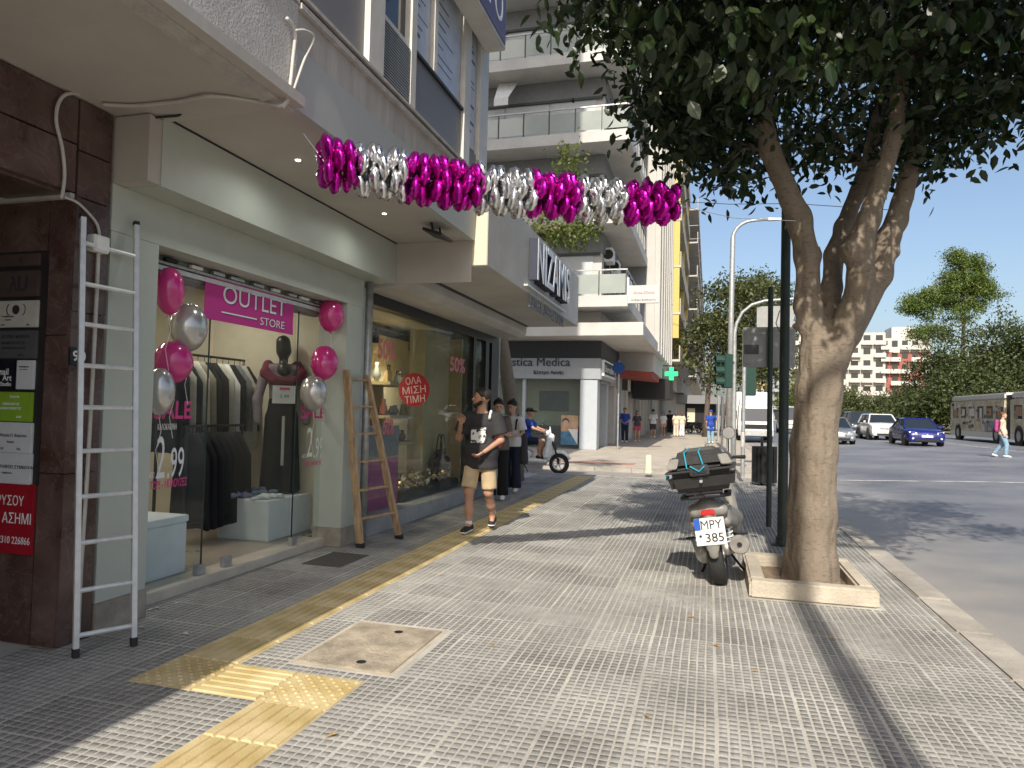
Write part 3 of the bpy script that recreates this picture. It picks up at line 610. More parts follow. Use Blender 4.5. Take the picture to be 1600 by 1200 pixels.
# banner
M_pink = mat('banner_pink', (.52, .03, .25), .55, var=.08, scale=2); M_blet = mat('banner_white', (.8, .78, .8), .5, var=0); M_bsh = mat('banner_shadow', (.07, .02, .09), .5, var=0)
bx = -4.0
a = onX(319, 490, bx); c_ = onX(459, 470, bx)
zt = onX(319, 427, bx).z; zb = onX(319, 497, bx).z
ban = thing('outlet_banner', 'pink banner reading OUTLET STORE hanging behind the shop glass', 'banner', (bx, a.y, zb))
box('sheet', M_pink, ban, bx-.004, bx+.002, a.y, c_.y, zb, zt)
bw = c_.y-a.y
for dx, m_, e_ in ((.012, M_bsh, .001), (0, M_blet, .003)):
    text('lettering', 'OUTLET', m_, ban, (bx+e_+.002, a.y+bw*.17+dx, zb+(zt-zb)*.44-dx*.6), (0, 1, 0), (0, 0, 1), h=(zt-zb)*.42, width=bw*.72, ext=.001, lift=.001)
    text('lettering', 'STORE', m_, ban, (bx+e_+.002, a.y+bw*.58+dx*.7, zb+(zt-zb)*.1-dx*.5), (0, 1, 0), (0, 0, 1), h=(zt-zb)*.2, width=bw*.3, ext=.001, lift=.001)
    box('rule', m_, ban, bx+e_+.002, bx+e_+.004, a.y+bw*.16+dx, a.y+bw*.54+dx, zb+(zt-zb)*.2-dx*.5, zb+(zt-zb)*.235-dx*.5)
# price decals on the glass
M_dw = mat('decal_white', (.75, .75, .75), .6, var=0); M_dp = mat('decal_pink', (.6, .05, .22), .6, var=0)
def decal(s, m, x0, x1, y0, y1, nm='price_decal', label=None, X=-4.044, par=None, bold=0., cat='decal'):
    p = onX(x0, y1, X); q = onX(x1, y0, X); h = onX(x0, y0, X).z-p.z
    o = text(nm, s, m, par, p, (0, 1, 0), (0, 0, 1), h=h, width=q.y-p.y, ext=.0008, lift=.0005, bold=bold)
    if par is None: tag(o, label, cat)
    return o
d1 = thing('price_decal', 'large white 2.99 price decal with pink lines on the left shop pane', 'decal', onX(232, 780, -4.044))
decal('2', M_dw, 243, 259, 682, 748, par=d1, nm='digit'); decal('.99', M_dw, 261, 288, 700, 747, par=d1, nm='digit'); decal('ΑΠΟ', M_dw, 233, 241, 738, 748, par=d1, nm='lettering')
decal('TOPS - ΜΠΛΟΥΖΕΣ', M_dp, 234, 292, 752, 766, par=d1, nm='lettering', bold=.02); decal('ΚΑΛΟΚΑΙΡΙΝΗ', M_dw, 246, 276, 662, 672, par=d1, nm='lettering'); decal('SALE', M_dp, 240, 300, 625, 655, par=d1, nm='lettering', bold=.02)
d2 = thing('price_decal', 'smaller white 2.99 price decal on the right shop pane', 'decal', onX(480, 720, -4.044))
decal('2', M_dw, 479, 489, 668, 714, par=d2, nm='digit'); decal('.99', M_dw, 490, 505, 684, 716, par=d2, nm='digit'); decal('ΑΠΟ', M_dw, 472, 479, 710, 716, par=d2, nm='lettering')
decal('TOPS - ΜΠΛΟΥΖΕΣ', M_dp, 474, 506, 722, 729, par=d2, nm='lettering', bold=.02); decal('SALE', M_dp, 470, 508, 634, 654, par=d2, nm='lettering', bold=.02)
# latex balloons
M_bp = mat('latex_pink', (.55, .025, .2), .2, var=.04, spec=.7, coat=.6); M_bs = mat('latex_silver', (.5, .49, .47), .22, .55, var=.06, spec=.7, coat=.5)
M_str = mat('ribbon_white', (.7, .68, .68), .5, var=0)
def balloon(x, y, wpx, hpx, m, label, X=-3.91, rx=0.):
    c = onX(x, y, X); dep = (c-CP).dot(_f); s = px2m(dep); h = hpx*s; w_ = wpx*s/2
    t = thing('balloon', label, 'balloon', c)
    prof = [(.001, -h/2-.012), (.016, -h/2-.014), (.007, -h/2)]+[(w_*math.sin(a)**.85*(1 if a > 1.3 else .80+.2*a/1.3), -h/2*math.cos(a)) for a in np.linspace(.12, 3.08, 15)]+[(.001, h/2)]
    o = MB().lathe(prof, 18).build('skin', m, t, world=False, smooth='all'); o.rotation_euler = (rx, rx*.5, 0)
    z0 = -h/2
    MB().tube([(0, 0, z0), (.01, .015, z0-.12), (-.008, -.01, z0-.26), (.012, .01, z0-.42)], .0022, 4).build('ribbon', M_str, t, world=False)
for a in ((265, 455, 44, 74, M_bp, 'large pink balloon at the top of the cluster beside the shop pilaster'), (295, 512, 56, 74, M_bs, 'large silver balloon next to the OUTLET banner'), (271, 566, 58, 66, M_bp, 'pink balloon between two silver ones near the shop pilaster'), (250, 612, 44, 74, M_bs, 'silver balloon lowest in the cluster by the aluminium ladder'),
          (517, 493, 40, 52, M_bp, 'pink balloon at the top of the cluster above the wooden ladder'), (533, 537, 32, 46, M_bs, 'small silver balloon between two pink ones above the wooden ladder'), (507, 567, 42, 54, M_bp, 'pink balloon lower in the cluster above the wooden ladder'), (490, 615, 42, 56, M_bs, 'silver balloon hanging beside the mannequin')):
    balloon(*a, rx=random.uniform(-.15, .15), X=-3.91-(.06 if a[0] in (271, 533) else 0))
# white display boxes with folded denim, rail with garments
M_wbox = mat('white_display_box', (.66, .68, .7), .5, var=.05)
M_den = mat('denim', (.12, .16, .21), .85, var=.35, scale=12); M_lav = mat('lavender_knit', (.2, .2, .33), .85, var=.2, scale=14); M_wfab = mat('white_fabric', (.62, .62, .6), .85, var=.1); M_blk = mat('black_fabric', (.008, .008, .01), .9, var=.3, scale=9)
def fold(name, label, c, w_, d_, h_, m, n=7, seed=1):
    r_ = np.random.default_rng(seed); pr_ = []
    for i in range(n):
        p = np.array(c)+r_.normal(0, 1, 3)*(w_*.22, d_*.22, h_*.12); q = p+r_.normal(0, 1, 3)*(w_*.25, d_*.25, h_*.12); pr_.append(seg(p, q, h_*r_.uniform(.35, .6), h_*.4))
    o = sdfobj(name, sdf(pr_, .016, .02, clip=[((c[0], c[1], c[2]-h_*.55), (0, 0, -1))]), m); return tag(o, label, 'clothes')
db = thing('display_box', 'white display box just behind the left shop pane', 'display box', (-4.4, 4.35, .08))
e_ = onX(289, 900, -4.24); box('case', M_wbox, db, -4.75, -4.24, 3.9, e_.y, .081, .50, bevel=.006); box('lid', M_wbox, db, -4.76, -4.23, 3.89, e_.y+.01, .503, .56, bevel=.006)
fold('folded_jeans', 'folded blue grey jeans on the display box beside the pilaster', (-4.42, 4.3, .6), .35, .5, .075, M_den, 9, 3)
k = onZ(418, 847, .081)
db = thing('display_box', 'large white display box in the open shop doorway', 'display box', (k.x-.3, k.y+.35, .08))
box('case', M_wbox, db, k.x-.62, k.x, k.y, k.y+.95, .081, .50, bevel=.008)
fold('folded_knitwear', 'folded lavender knitwear on the large display box', (k.x-.42, k.y+.12, .54), .3, .3, .06, M_lav, 8, 5)
fold('folded_shirt', 'white shirt hanging over the edge of the large display box', (k.x-.1, k.y+.2, .525), .2, .25, .05, M_wfab, 8, 8)
fold('folded_jeans', 'folded jeans stacked at the mannequin feet', (k.x-.35, k.y+.42, .55), .3, .3, .07, M_den, 8, 11)
# mannequin on the box
MQ = Vector((k.x-.3, k.y+.62, .5)); mq = thing('mannequin', 'black mannequin in mauve top, burgundy shawl and wide black trousers', 'mannequin', MQ, R(-48))
M_mq = mat('mannequin_black', (.012, .012, .014), .3, var=0); M_mauve = mat('mauve_knit', (.2, .16, .18), .9, var=.15, scale=25, bump=.2); M_burg = mat('burgundy_knit', (.12, .012, .03), .9, var=.2, scale=20, bump=.3)
sdfobj('body', sdf([seg((0, 0, 1.62), (0, -.01, 1.72), .085, .08), seg((0, 0, 1.42), (0, 0, 1.6), .05), seg((-.07, 0, 1.4), (.07, 0, 1.4), .08, .08)], .014, .03), M_mq, mq)
sdfobj('top', sdf([seg((0, 0, 1.28), (0, 0, 1.05), .15, .14, .7, fdir=(1, 0, 0)), seg((0, -.13, 1.4), (0, .13, 1.4), .07), seg((0, -.2, 1.36), (.02, -.27, 1.05), .055, .05), seg((.02, -.27, 1.05), (.05, -.26, .82), .05, .045), seg((0, .2, 1.36), (.02, .27, 1.05), .055, .05), seg((.02, .27, 1.05), (.05, .26, .82), .05, .045)], .016, .04), M_mauve, mq)
sdfobj('shawl', sdf([seg((.13, -.1, 1.27), (.13, .1, 1.27), .05), seg((.13, .1, 1.27), (.05, .2, 1.36), .055), seg((.13, -.1, 1.27), (.05, -.2, 1.36), .055), seg((.05, .2, 1.36), (-.05, .16, 1.46), .055), seg((.05, -.2, 1.36), (-.05, -.16, 1.46), .055), seg((-.09, -.15, 1.42), (-.09, .15, 1.42), .06)], .016, .03), M_burg, mq)
sdfobj('trousers', sdf([seg((0, 0, 1.02), (0, 0, .85), .15, .17, .75, fdir=(1, 0, 0)), seg((0, -.08, .85), (.01, -.1, .02), .1, .12, cap=True), seg((0, .08, .85), (.01, .11, .02), .1, .12, cap=True)], .018, .03), M_blk, mq)
pp = MB().box(.165, .168, -.13, .13, 1.02, 1.22).build('paper_sign', M_wfab, mq, world=False); MB().box(.169, .170, -.055, .055, 1.17, 1.2).build('sign_header', M_dp, mq, world=False); text('sign_print', '5.99', ink, mq, (.168, 0, 1.1), (0, 1, 0), (0, 0, 1), h=.04, center=True, world=False, ext=.0006, lift=.001)
# rail and hanging garments
def garment(name, label, c, wid, ln, m, group, seed=0, dirx=.8):
    r_ = random.Random(seed); rings = []; n = 20
    for i in range(9):
        t_ = i/8; z = c[2]-ln*t_; wv = wid*(.35+.65*min(1, t_*4))*(1+.12*t_); ring = []
        for j in range(n):
            a = 2*math.pi*j/n; th = .03+.02*t_; ring.append((c[0]+wv/2*math.cos(a), c[1]+th*math.sin(a)+.012*math.sin(a*5+seed+t_*2)*t_, z+.015*math.sin(a*3+seed)*t_))
        rings.append(ring)
    t = thing(name, label, 'clothes', c, group=group)
    MB().loft(rings).build('cloth', m, t, smooth='all'); MB().tube([(c[0], c[1], c[2]-.01), (c[0], c[1], c[2]+.05), (c[0]+.015, c[1], c[2]+.075)], .004, 5).build('hanger', M_dark, t)
rk = thing('clothes_rail', 'black clothes rail packed with garments inside the outlet store', 'clothes rail', (-5.6, 5.4, .08))
r0 = onX(248, 548, -5.35); r1 = onX(404, 545, -5.35); rz_ = r0.z
MB().tube([(-5.35, r0.y, rz_), (-5.35, r1.y+.1, rz_)], .014, 8).build('rail', M_dark, rk)
for y in (r0.y+.02, r1.y+.08): MB().tube([(-5.35, y, rz_), (-5.35, y, .09)], .016, 8).build('upright', M_dark, rk); MB().tube([(-5.6, y, .095), (-5.1, y, .095)], .016, 6).build('foot', M_dark, rk)
M_crm = mat('cream_cloth', (.45, .42, .35), .9, var=.1, scale=20); M_olive = mat('stone_cloth', (.24, .22, .17), .9, var=.15, scale=20); M_gryc = mat('grey_cloth', (.17, .17, .18), .9, var=.2, scale=20)
gm = [M_blk, M_blk, M_crm, M_blk, M_crm, M_olive, M_blk, M_blk, M_crm, M_wfab, M_blk, M_gryc, M_crm, M_blk, M_crm, M_gryc]; gn = {M_blk.name: 'black garment hanging on the clothes rail', M_crm.name: 'cream garment hanging on the clothes rail', M_olive.name: 'stone coloured garment hanging on the clothes rail', M_gryc.name: 'grey garment hanging on the clothes rail', M_wfab.name: 'white garment hanging on the clothes rail'}
for i, m_ in enumerate(gm):
    yy = r0.y+.06+(r1.y-r0.y)*i/len(gm); garment('hanging_garment', gn[m_.name], Vector((-5.35, yy, rz_-.07)), .48, .75 if i % 3 else .95, m_, 'garments on the clothes rail', i)
for i in range(7):
    yy = onX(300, 700, -5.0).y+.11*i; garment('hanging_trousers', 'black trousers on the low rail behind the display box', Vector((-5.0, yy, 1.2)), .42, .95, M_blk, 'trousers on the low rail', 30+i)
rl = thing('clothes_rail', 'low black rail of trousers inside the outlet store', 'clothes rail', (-5.0, onX(300, 700, -5).y, .08))
yy = onX(300, 700, -5.0).y; MB().tube([(-5, yy-.1, 1.27), (-5, yy+.8, 1.27)], .014, 8).build('rail', M_dark, rl)
for y in (yy-.08, yy+.78): MB().tube([(-5, y, 1.27), (-5, y, .09)], .014, 8).build('upright', M_dark, rl)
# aluminium ladder leaning on the pillar
def ladder(name, label, bl, br, tl, tr, zr, rail, m, mfoot, square=False, rr=None):
    t = thing(name, label, 'ladder', (bl+br)/2); 
    def lerp(a, b_, z): return a+(b_-a)*((z-a.z)/(b_.z-a.z))
    for a, b_ in ((bl, tl), (br, tr)):
        d = (b_-a).normalized(); y = Vector((0, 0, 1)); s = (br-bl).normalized(); f_ = d.cross(s).normalized(); s = f_.cross(d)
        q = [s*x*rail[0]+f_*yy_*rail[1] for x, yy_ in ((-1, -1), (1, -1), (1, 1), (-1, 1))]
        a2 = a+d*.02
        MB().hexa([a2+v_ for v_ in q]+[b_+v_ for v_ in q]).build('side_rail', m, t, bevel=.003)
        MB().hexa([a+Vector((v_.x*1.15, v_.y*1.15, .001)) for v_ in q]+[a+d*.05+v_*1.15 for v_ in q]).build('foot', mfoot, t)
        if not square: MB().hexa([b_+v_*1.1-d*.01 for v_ in q]+[b_+v_*1.1+d*.015 for v_ in q]).build('end_cap', mfoot, t)
    for z in zr:
        a = lerp(bl, tl, z); b_ = lerp(br, tr, z)
        if rr: MB().tube([a, b_], rr, 8).build('rung', m, t)
        else:
            d = (b_-a).normalized(); f_ = Vector((1, 0, 0)); f_ = (f_-d*f_.dot(d)).normalized(); u_ = d.cross(f_)
            q = [f_*x*.024+u_*yy_*.011 for x, yy_ in ((-1, -1), (1, -1), (1, 1), (-1, 1))]; MB().hexa([a+v_ for v_ in q]+[b_+v_ for v_ in q]).build('rung', m, t, bevel=.002)
lbl, lbr = onZ(118, 1027), onZ(209, 1009); ltl, ltr = onX(130, 337, -3.735), onX(213, 350, -3.735)
ladder('aluminium_ladder', 'tall aluminium ladder leaning against the marble pillar and shop pilaster', lbl, lbr, ltl, ltr, [onX(165, y, -3.62).z for y in (382, 446, 509, 573, 637, 703, 771, 839, 908, 972)], (.015, .019), M_alu, M_rub, rr=.015)
M_wood = mat('ladder_wood', (.4, .28, .165), .8, var=.35, scale=5, stretch=(6, 6, 1), bump=.3, bscale=40)
wbl, wbr = onZ(563, 856), onZ(624, 842); wtl, wtr = onX(541, 578, -3.75), onX(572, 586, -3.75)
ladder('wooden_ladder', 'old wooden ladder leaning beside the wooden-framed gap between the two shops', wbl, wbr, wtl, wtr, [onX(570, y, -3.62).z for y in (593, 635, 678, 721, 764, 807)], (.021, .04), M_wood, M_rub, square=True)
bpy.data.objects['wooden_ladder']['label'] = 'old wooden ladder leaning on the pilaster between the two shops'
tag(MB().tube([(-3.76, 7.26, 0), (-3.76, 7.26, 2.93)], .045, 10).build('drain_pipe', M_galv, None, smooth='all'), 'grey drain pipe standing between the two shops', 'pipe')
# ================================================================ second shop with the lettered canopy
M_ncan = mat('canopy_concrete', (.5, .48, .44), .8, var=.1, scale=1.5, bump=.15); M_nlit = mat('cream_and_sunlit_end', (.6, .55, .42), .7, var=.06)
CX, CZ0, CZ1 = -2.41, 3.11, 4.04
nz_ = thing('leather_shopfront', 'shop front with a concrete canopy lettered NIZAMIS above its windows', 'shopfront', (-3.6, 10.2, 0))
box('canopy', M_ncan, nz_, -5.2, CX, 7.425, 13.05, CZ0, CZ1, bevel=.006)
box('canopy_end_sunlit', M_nlit, nz_, -3.4, CX-.008, 7.4205, 7.4245, CZ0+.01, CZ1-.01)  # thin sheet, paler and warmer than the canopy: sunlight put into its colour
MB().prism([(-4.6, 7.43, 2.9), (-3.52, 7.43, 2.9), (-3.42, 7.43, 2.95), (-3.4, 7.43, 3.0), (-3.4, 7.43, CZ0-.002), (-4.6, 7.43, CZ0-.002)], (0, 5.6, 0)).build('bulkhead', M_ncan, nz_)
box('groove', M_dark, nz_, -3.385, -3.33, 7.6, 12.9, CZ0-.012, CZ0-.001)
box('plinth', mat('plinth_grey', (.3, .3, .29), .6, var=.15, scale=4), nz_, -4.7, -3.78, 7.36, 13.0, 0, .2, bevel=.006)
box('window_head', M_dark, nz_, -4.1, -3.96, 7.4, 12.98, 2.76, 2.898)
box('corner_panel', M_galv, nz_, -4.1, -3.9, 7.33, 7.55, .2, 2.9)
g1 = onX(632, 640, -4.0).y; g2 = onX(664, 640, -4.0).y; g3 = onX(735, 600, -4.0).y; g4 = onX(746, 600, -4.0).y
for a, b_ in ((7.56, g1), (g1+.01, g3)): box('glass_pane', GL, nz_, -4.005, -3.995, a, b_, .205, 2.755)
for a, b_ in ((g3, g3+.12), (g4+.3, g4+.5), (12.6, 12.98)): box('window_post', M_dark, nz_, -4.07, -3.95, a, b_, .205, 2.758)
box('glass_pane', GL, nz_, -4.005, -3.995, g3+.13, g4+.29, .205, 2.755)
room(nz_, -7.5, -4.1, 7.56, 13.0, .21, 2.9, M_room, M_floor, M_ceil)
M_tan = mat('tan_panel', (.42, .33, .18), .7, var=.06)
box('display_pillar', M_tan, nz_, -4.62, -4.35, onX(662, 640, -4.35).y, onX(700, 640, -4.35).y, .21, 2.75)
box('side_return', M_tan, nz_, -5.6, -4.3, g3+.35, g3+.42, .21, 2.76)
tr = thing('track_light', 'black track light in the lettered-canopy shop window', 'lamp', (-4.7, 9, 2.7))
MB().box(-4.72, -4.68, 7.7, 11.5, 2.66, 2.70).build('track', M_dark, tr)
for y in (8.4, 9.3, 10.6):
    MB().lathe([(.045, 2.44), (.05, 2.46), (.05, 2.6), (.012, 2.61), (.012, 2.66)], 12, (-4.7, y, 0)).build('spot', M_dark, tr); area('spot_beam', tr, (-4.7, y, 2.42), 0, 0, 60, (1, .86, .62), spot=R(140))
box('shelf_back', M_room, nz_, -5.3, -5.25, 7.6, onX(655, 600, -5.2).y, .21, 2.7)
cols = [mat('item_%d' % i, c, .35, var=.2, scale=14) for i, c in enumerate(((.3, .2, .08), (.1, .16, .2), (.45, .38, .22), (.06, .03, .02), (.35, .09, .06), (.2, .22, .2)))]
ps_ = (onX(615, 470, -4.6).y, onX(660, 470, -4.6).y)
for zi, ypx in enumerate((603, 642, 682)):
    z = onX(640, ypx+7, -4.6).z
    ya_, yb_ = onX(600, ypx, -4.6).y, onX(655, ypx, -4.6).y
    if zi == 0: z = onX(640, 600, -4.6).z
    box('shelf', M_tan, nz_, -5.25, -4.5, ya_, yb_, z-.045, z)
    for j in range(5):
        y = ya_+.12+(yb_-ya_-.2)*j/5; m_ = random.choice(cols); h = random.uniform(.14, .3)
        nm = random.choice(('vase', 'handbag'))
        c = Vector((-4.65-random.uniform(0, .2), y, z+.002))
        if nm == 'vase':
            t = MB().lathe([(.03, 0), (.06, h*.25), (.055, h*.5), (.025, h*.8), (.035, h)], 12, c).build('display_vase', m_, None, smooth='all'); tag(t, 'small ornament on a lit shelf in the shop window', 'ornament', 'goods on the lit shelves')
        else:
            t = thing('display_handbag', 'small handbag on a lit shelf in the shop window', 'handbag', c, group='handbags on the lit shelves')
            MB().hexa([c+Vector(p) for p in ((-.04, -.1, 0), (.04, -.1, 0), (.04, .1, 0), (-.04, .1, 0), (-.02, -.075, h*.7), (.02, -.075, h*.7), (.02, .075, h*.7), (-.02, .075, h*.7))]).build('bag_body', m_, t, bevel=.008)
            MB().tube([c+Vector((0, .05*math.cos(q), h*.68+.09*math.sin(q))) for q in np.linspace(0, math.pi, 9)], .006, 6).build('handle', M_dark, t)
# big brown handbag, tray of small goods
hb = onX(688, 738, -4.22); M_hb = mat('brown_leather', (.045, .03, .02), .5, var=.25, scale=12, bump=.2)
t = thing('handbag', 'large dark brown leather handbag standing in the shop window', 'handbag', (hb.x, hb.y, hb.z))
hw = .24
sdfobj('bag_body', sdf([seg((0, -hw, .05), (0, hw, .05), .07), seg((0, -hw*.95, .18), (0, hw*.95, .18), .08), seg((0, -hw*.55, .33), (0, hw*.55, .33), .045)], .018, .06), M_hb, t)
for sx_ in (-.03, .03): MB().tube([(sx_, .11*math.cos(q), .34+.28*math.sin(q)) for q in np.linspace(0, math.pi, 11)], .01, 6).build('handle', M_hb, t, world=False)
ty0, ty1 = onX(622, 760, -4.1).y, onX(712, 765, -4.1).y
t = thing('display_plinth', 'low black plinth heaped with small gold and white goods', 'display plinth', (-4.4, (ty0+ty1)/2, .21)); box('base', M_dark, t, -4.75, -4.06, ty0, ty1, .212, onX(660, 757, -4.06).z-.03, bevel=.005)
zb_ = onX(660, 757, -4.06).z-.03
mbx = [MB(), MB(), MB()]
for i in range(260):
    q = random.random(); c = Vector((random.uniform(-4.7, -4.1), random.uniform(ty0+.06, ty1-.06), zb_+random.random()**2*.16+.02)); r_ = random.uniform(.02, .05)
    mb_ = mbx[i % 3]; mb_.lathe([(r_*.3, -r_*.5), (r_, -r_*.2), (r_*.9, r_*.3), (r_*.2, r_*.5)], 7, c, random.choice('xyz'))
for mb_, m_ in zip(mbx, (mat('goods_gold', (.5, .33, .1), .3, .6, var=.3, scale=30), mat('goods_white', (.6, .56, .48), .5, var=.2, scale=30), mat('goods_brown', (.16, .1, .05), .5, var=.3, scale=30))): o = mb_.build('small_goods', m_, t); o['kind'] = 'stuff'
ys2 = onX(600, 740, -4.3).y
fold('scarf_pile', 'pale scarves piled at the foot of the left window', (-4.3, 7.9, .3), .3, .5, .1, M_crm, 7, 21)
box('backing_board', mat('magenta_card', (.3, .04, .16), .6, var=.1), nz_, -4.06, -4.03, 7.58, onX(622, 690, -4.04).y, .21, onX(610, 715, -4.04).z); box('backing_board', M_gryc, nz_, -4.065, -4.03, 7.58, onX(622, 690, -4.04).y, onX(610, 713, -4.04).z, onX(610, 665, -4.04).z)
# decals of the second shop
rd = onX(647, 609, -3.99); rr_ = 25*px2m((rd-CP).dot(_f))*1.25
M_rdec = mat('decal_red', (.42, .02, .035), .5, var=.03); M_rtxt = mat('decal_cream', (.72, .62, .58), .5, var=0)
rd = onY(647, 609, 8.9); rr_ = 26*px2m((rd-CP).dot(_f))
box('glass_screen', GL, nz_, rd.x-.45, rd.x+.3, 8.905, 8.915, .21, 2.7)
t = thing('sale_roundel', 'round red window sticker reading ΟΛΑ ΜΙΣΗ ΤΙΜΗ', 'decal', rd)
MB().lathe([(rr_, 8.9), (rr_, 8.903)], 40, (rd.x, 0, rd.z), 'y').build('disc', M_rdec, t)
for k_, s in enumerate(('ΟΛΑ', 'ΜΙΣΗ', 'ΤΙΜΗ')):
    u_ = Vector((-.12, 0, 1)).normalized(); r2 = Vector((1, 0, .12)).normalized()
    text('lettering', s, M_rtxt, t, Vector((rd.x, 8.9, rd.z))+u_*(.56-.56*k_)*rr_, r2, u_, h=rr_*.44, width=rr_*(1.0, 1.5, 1.3)[k_], center=True, ext=.001, lift=.0006)
for x0, x1, y0, y1, nm in ((590, 618, 527, 560, 'pink 50% sticker high on the second shop window'), (598, 616, 652, 680, 'pink 50% sticker low on the second shop window'), (703, 727, 556, 580, 'faint pink 50% sticker on the far window pane')):
    decal('50%', mat('decal_rose', (.55, .16, .19), .6, var=0), x0, x1, y0, y1, 'sale_sticker', nm, X=-3.993, bold=.03)
# raised letters on the canopy
l0, l1 = onX(837, 420, CX+.1), onX(887, 470, CX+.1); zl0 = onX(836, 437, CX+.1).z; zl1 = onX(836, 369, CX+.1).z
M_lface = mat('letter_face', (.7, .72, .76), .4, var=.03); M_lside = mat('letter_side', (.03, .035, .06), .5, var=.1)
sg = thing('canopy_letters', 'raised NIZAMIS letters standing on the concrete canopy', 'sign', (CX, l0.y, zl0))
text('letter_return', 'NIZAMIS', M_lside, sg, (CX+.004, l0.y, zl0), (0, 1, 0), (0, 0, 1), h=zl1-zl0, width=l1.y-l0.y, ext=.12, lift=.0, bold=.02)
text('letter_face', 'NIZAMIS', M_lface, sg, (CX+.128, l0.y, zl0), (0, 1, 0), (0, 0, 1), h=zl1-zl0, width=l1.y-l0.y, ext=.006, lift=.0, bold=.01)
box('rail', M_alu, sg, CX+.003, CX+.06, l0.y-.25, l1.y+.05, zl0-.12, zl0-.095)
z2 = onX(850, 450, CX).z; ya_, yb_ = onX(826, 440, CX).y, onX(880, 480, CX).y
text('lettering', 'ΕΙΔΗ & ΔΕΡΜΑΤΟΣ', mat('letter_grey', (.2, .2, .2), .5, var=0), sg, (CX+.001, ya_, zl0-.36), (0, 1, 0), (0, 0, 1), h=.17, width=(yb_-ya_)*1.0, bold=.02, ext=.02, lift=0)
# upper storeys set back above the canopy
tag(box('setback_building', M_wall, None, -14, -5.6, 7.93, 13.1, 4.05, 17), 'plain rendered block set back above the lettered canopy', 'building')
tag(box('shop_end_wall', M_wall, None, -14, -4.72, 13.02, 13.2, 0, 4.03), 'rendered end wall of the lettered-canopy shop', 'wall')
# telephone booth panel
pb_ = onZ(766, 742); pbx = thing('phone_booth', 'grey telephone booth panel with white handset sign by the corner', 'phone booth', (-3.95, 13.35, 0))
M_booth = mat('booth_grey', (.3, .34, .36), .35, .3, var=.1)
q0, q1 = onY(755, 600, 13.35), onY(779, 600, 13.35); zt_ = onY(765, 515, 13.35).z
box('panel', M_booth, pbx, q0.x, q1.x, 13.34, 13.42, 0, zt_, bevel=.01); box('base', M_dark, pbx, q0.x-.03, q1.x+.03, 13.3, 13.5, 0, .08)
z_ = onY(765, 575, 13.35).z; box('label_plate', M_white, pbx, q0.x+.06, q1.x-.06, 13.335, 13.339, z_-.1, z_+.26); text('lettering', 'ΟΤΕ', ink, pbx, ((q0.x+q1.x)/2, 13.335, z_+.08), (0, 0, 1), (-1, 0, 0), h=.1, center=True, ext=.001, lift=.001)
hz = onY(765, 600, 13.35).z; hx = (q0.x+q1.x)/2
MB().tube([(hx-.11, 13.33, hz-.1), (hx+.02, 13.33, hz-.06), (hx+.08, 13.33, hz+.06), (hx+.05, 13.33, hz+.17)], [.035, .022, .022, .04], 8).build('handset_sign', M_white, pbx)
# ================================================================ corner building across the side street
M_b2w = mat('corner_render', (.52, .5, .47), .85, var=.07, scale=.8); M_b2s = mat('balcony_concrete', (.5, .49, .46), .8, var=.1, scale=1.2, bump=.1); M_b2g = mat('grey_band', (.2, .205, .21), .6, var=.1); M_b2p = mat('pale_shutter', (.5, .52, .52), .6, var=.05)
M_sfc = mat('sign_fascia_grey', (.3, .32, .34), .5, var=.06); M_colw = mat('column_blue_white', (.4, .43, .46), .6, var=.04)
M_rglass = mat('balcony_glass', (.33, .36, .33), .12, var=.08, scale=1, spec=.7); M_rail = mat('rail_dark', (.07, .08, .08), .5, .5, var=.1)
b2 = thing('corner_building', 'grey corner apartment building with glass-railed balconies above the hearing centre', 'building', (-8, 30, 0))
FY = 26.0; BX = -2.96
box('body', M_b2w, b2, -32, -4.15, 27.4, 33.9, 4.93, 27)
box('canopy', M_b2s, b2, -32, -2.42, 26.5, 40, 4.42, 4.92, bevel=.01)
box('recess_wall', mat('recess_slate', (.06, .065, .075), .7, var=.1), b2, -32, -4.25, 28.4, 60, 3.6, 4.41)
box('inner_wall', M_b2w, b2, -32, -9, 30.5, 60, 0, 3.6)
box('recess_shade_sheet', M_b2g, b2, -4.149, -3.0, 34.11, 34.18, 4.93, 24)  # dark grey sheet standing in for the shaded recess behind the side balconies
slabs = [5.45+3.13*i for i in range(6)]
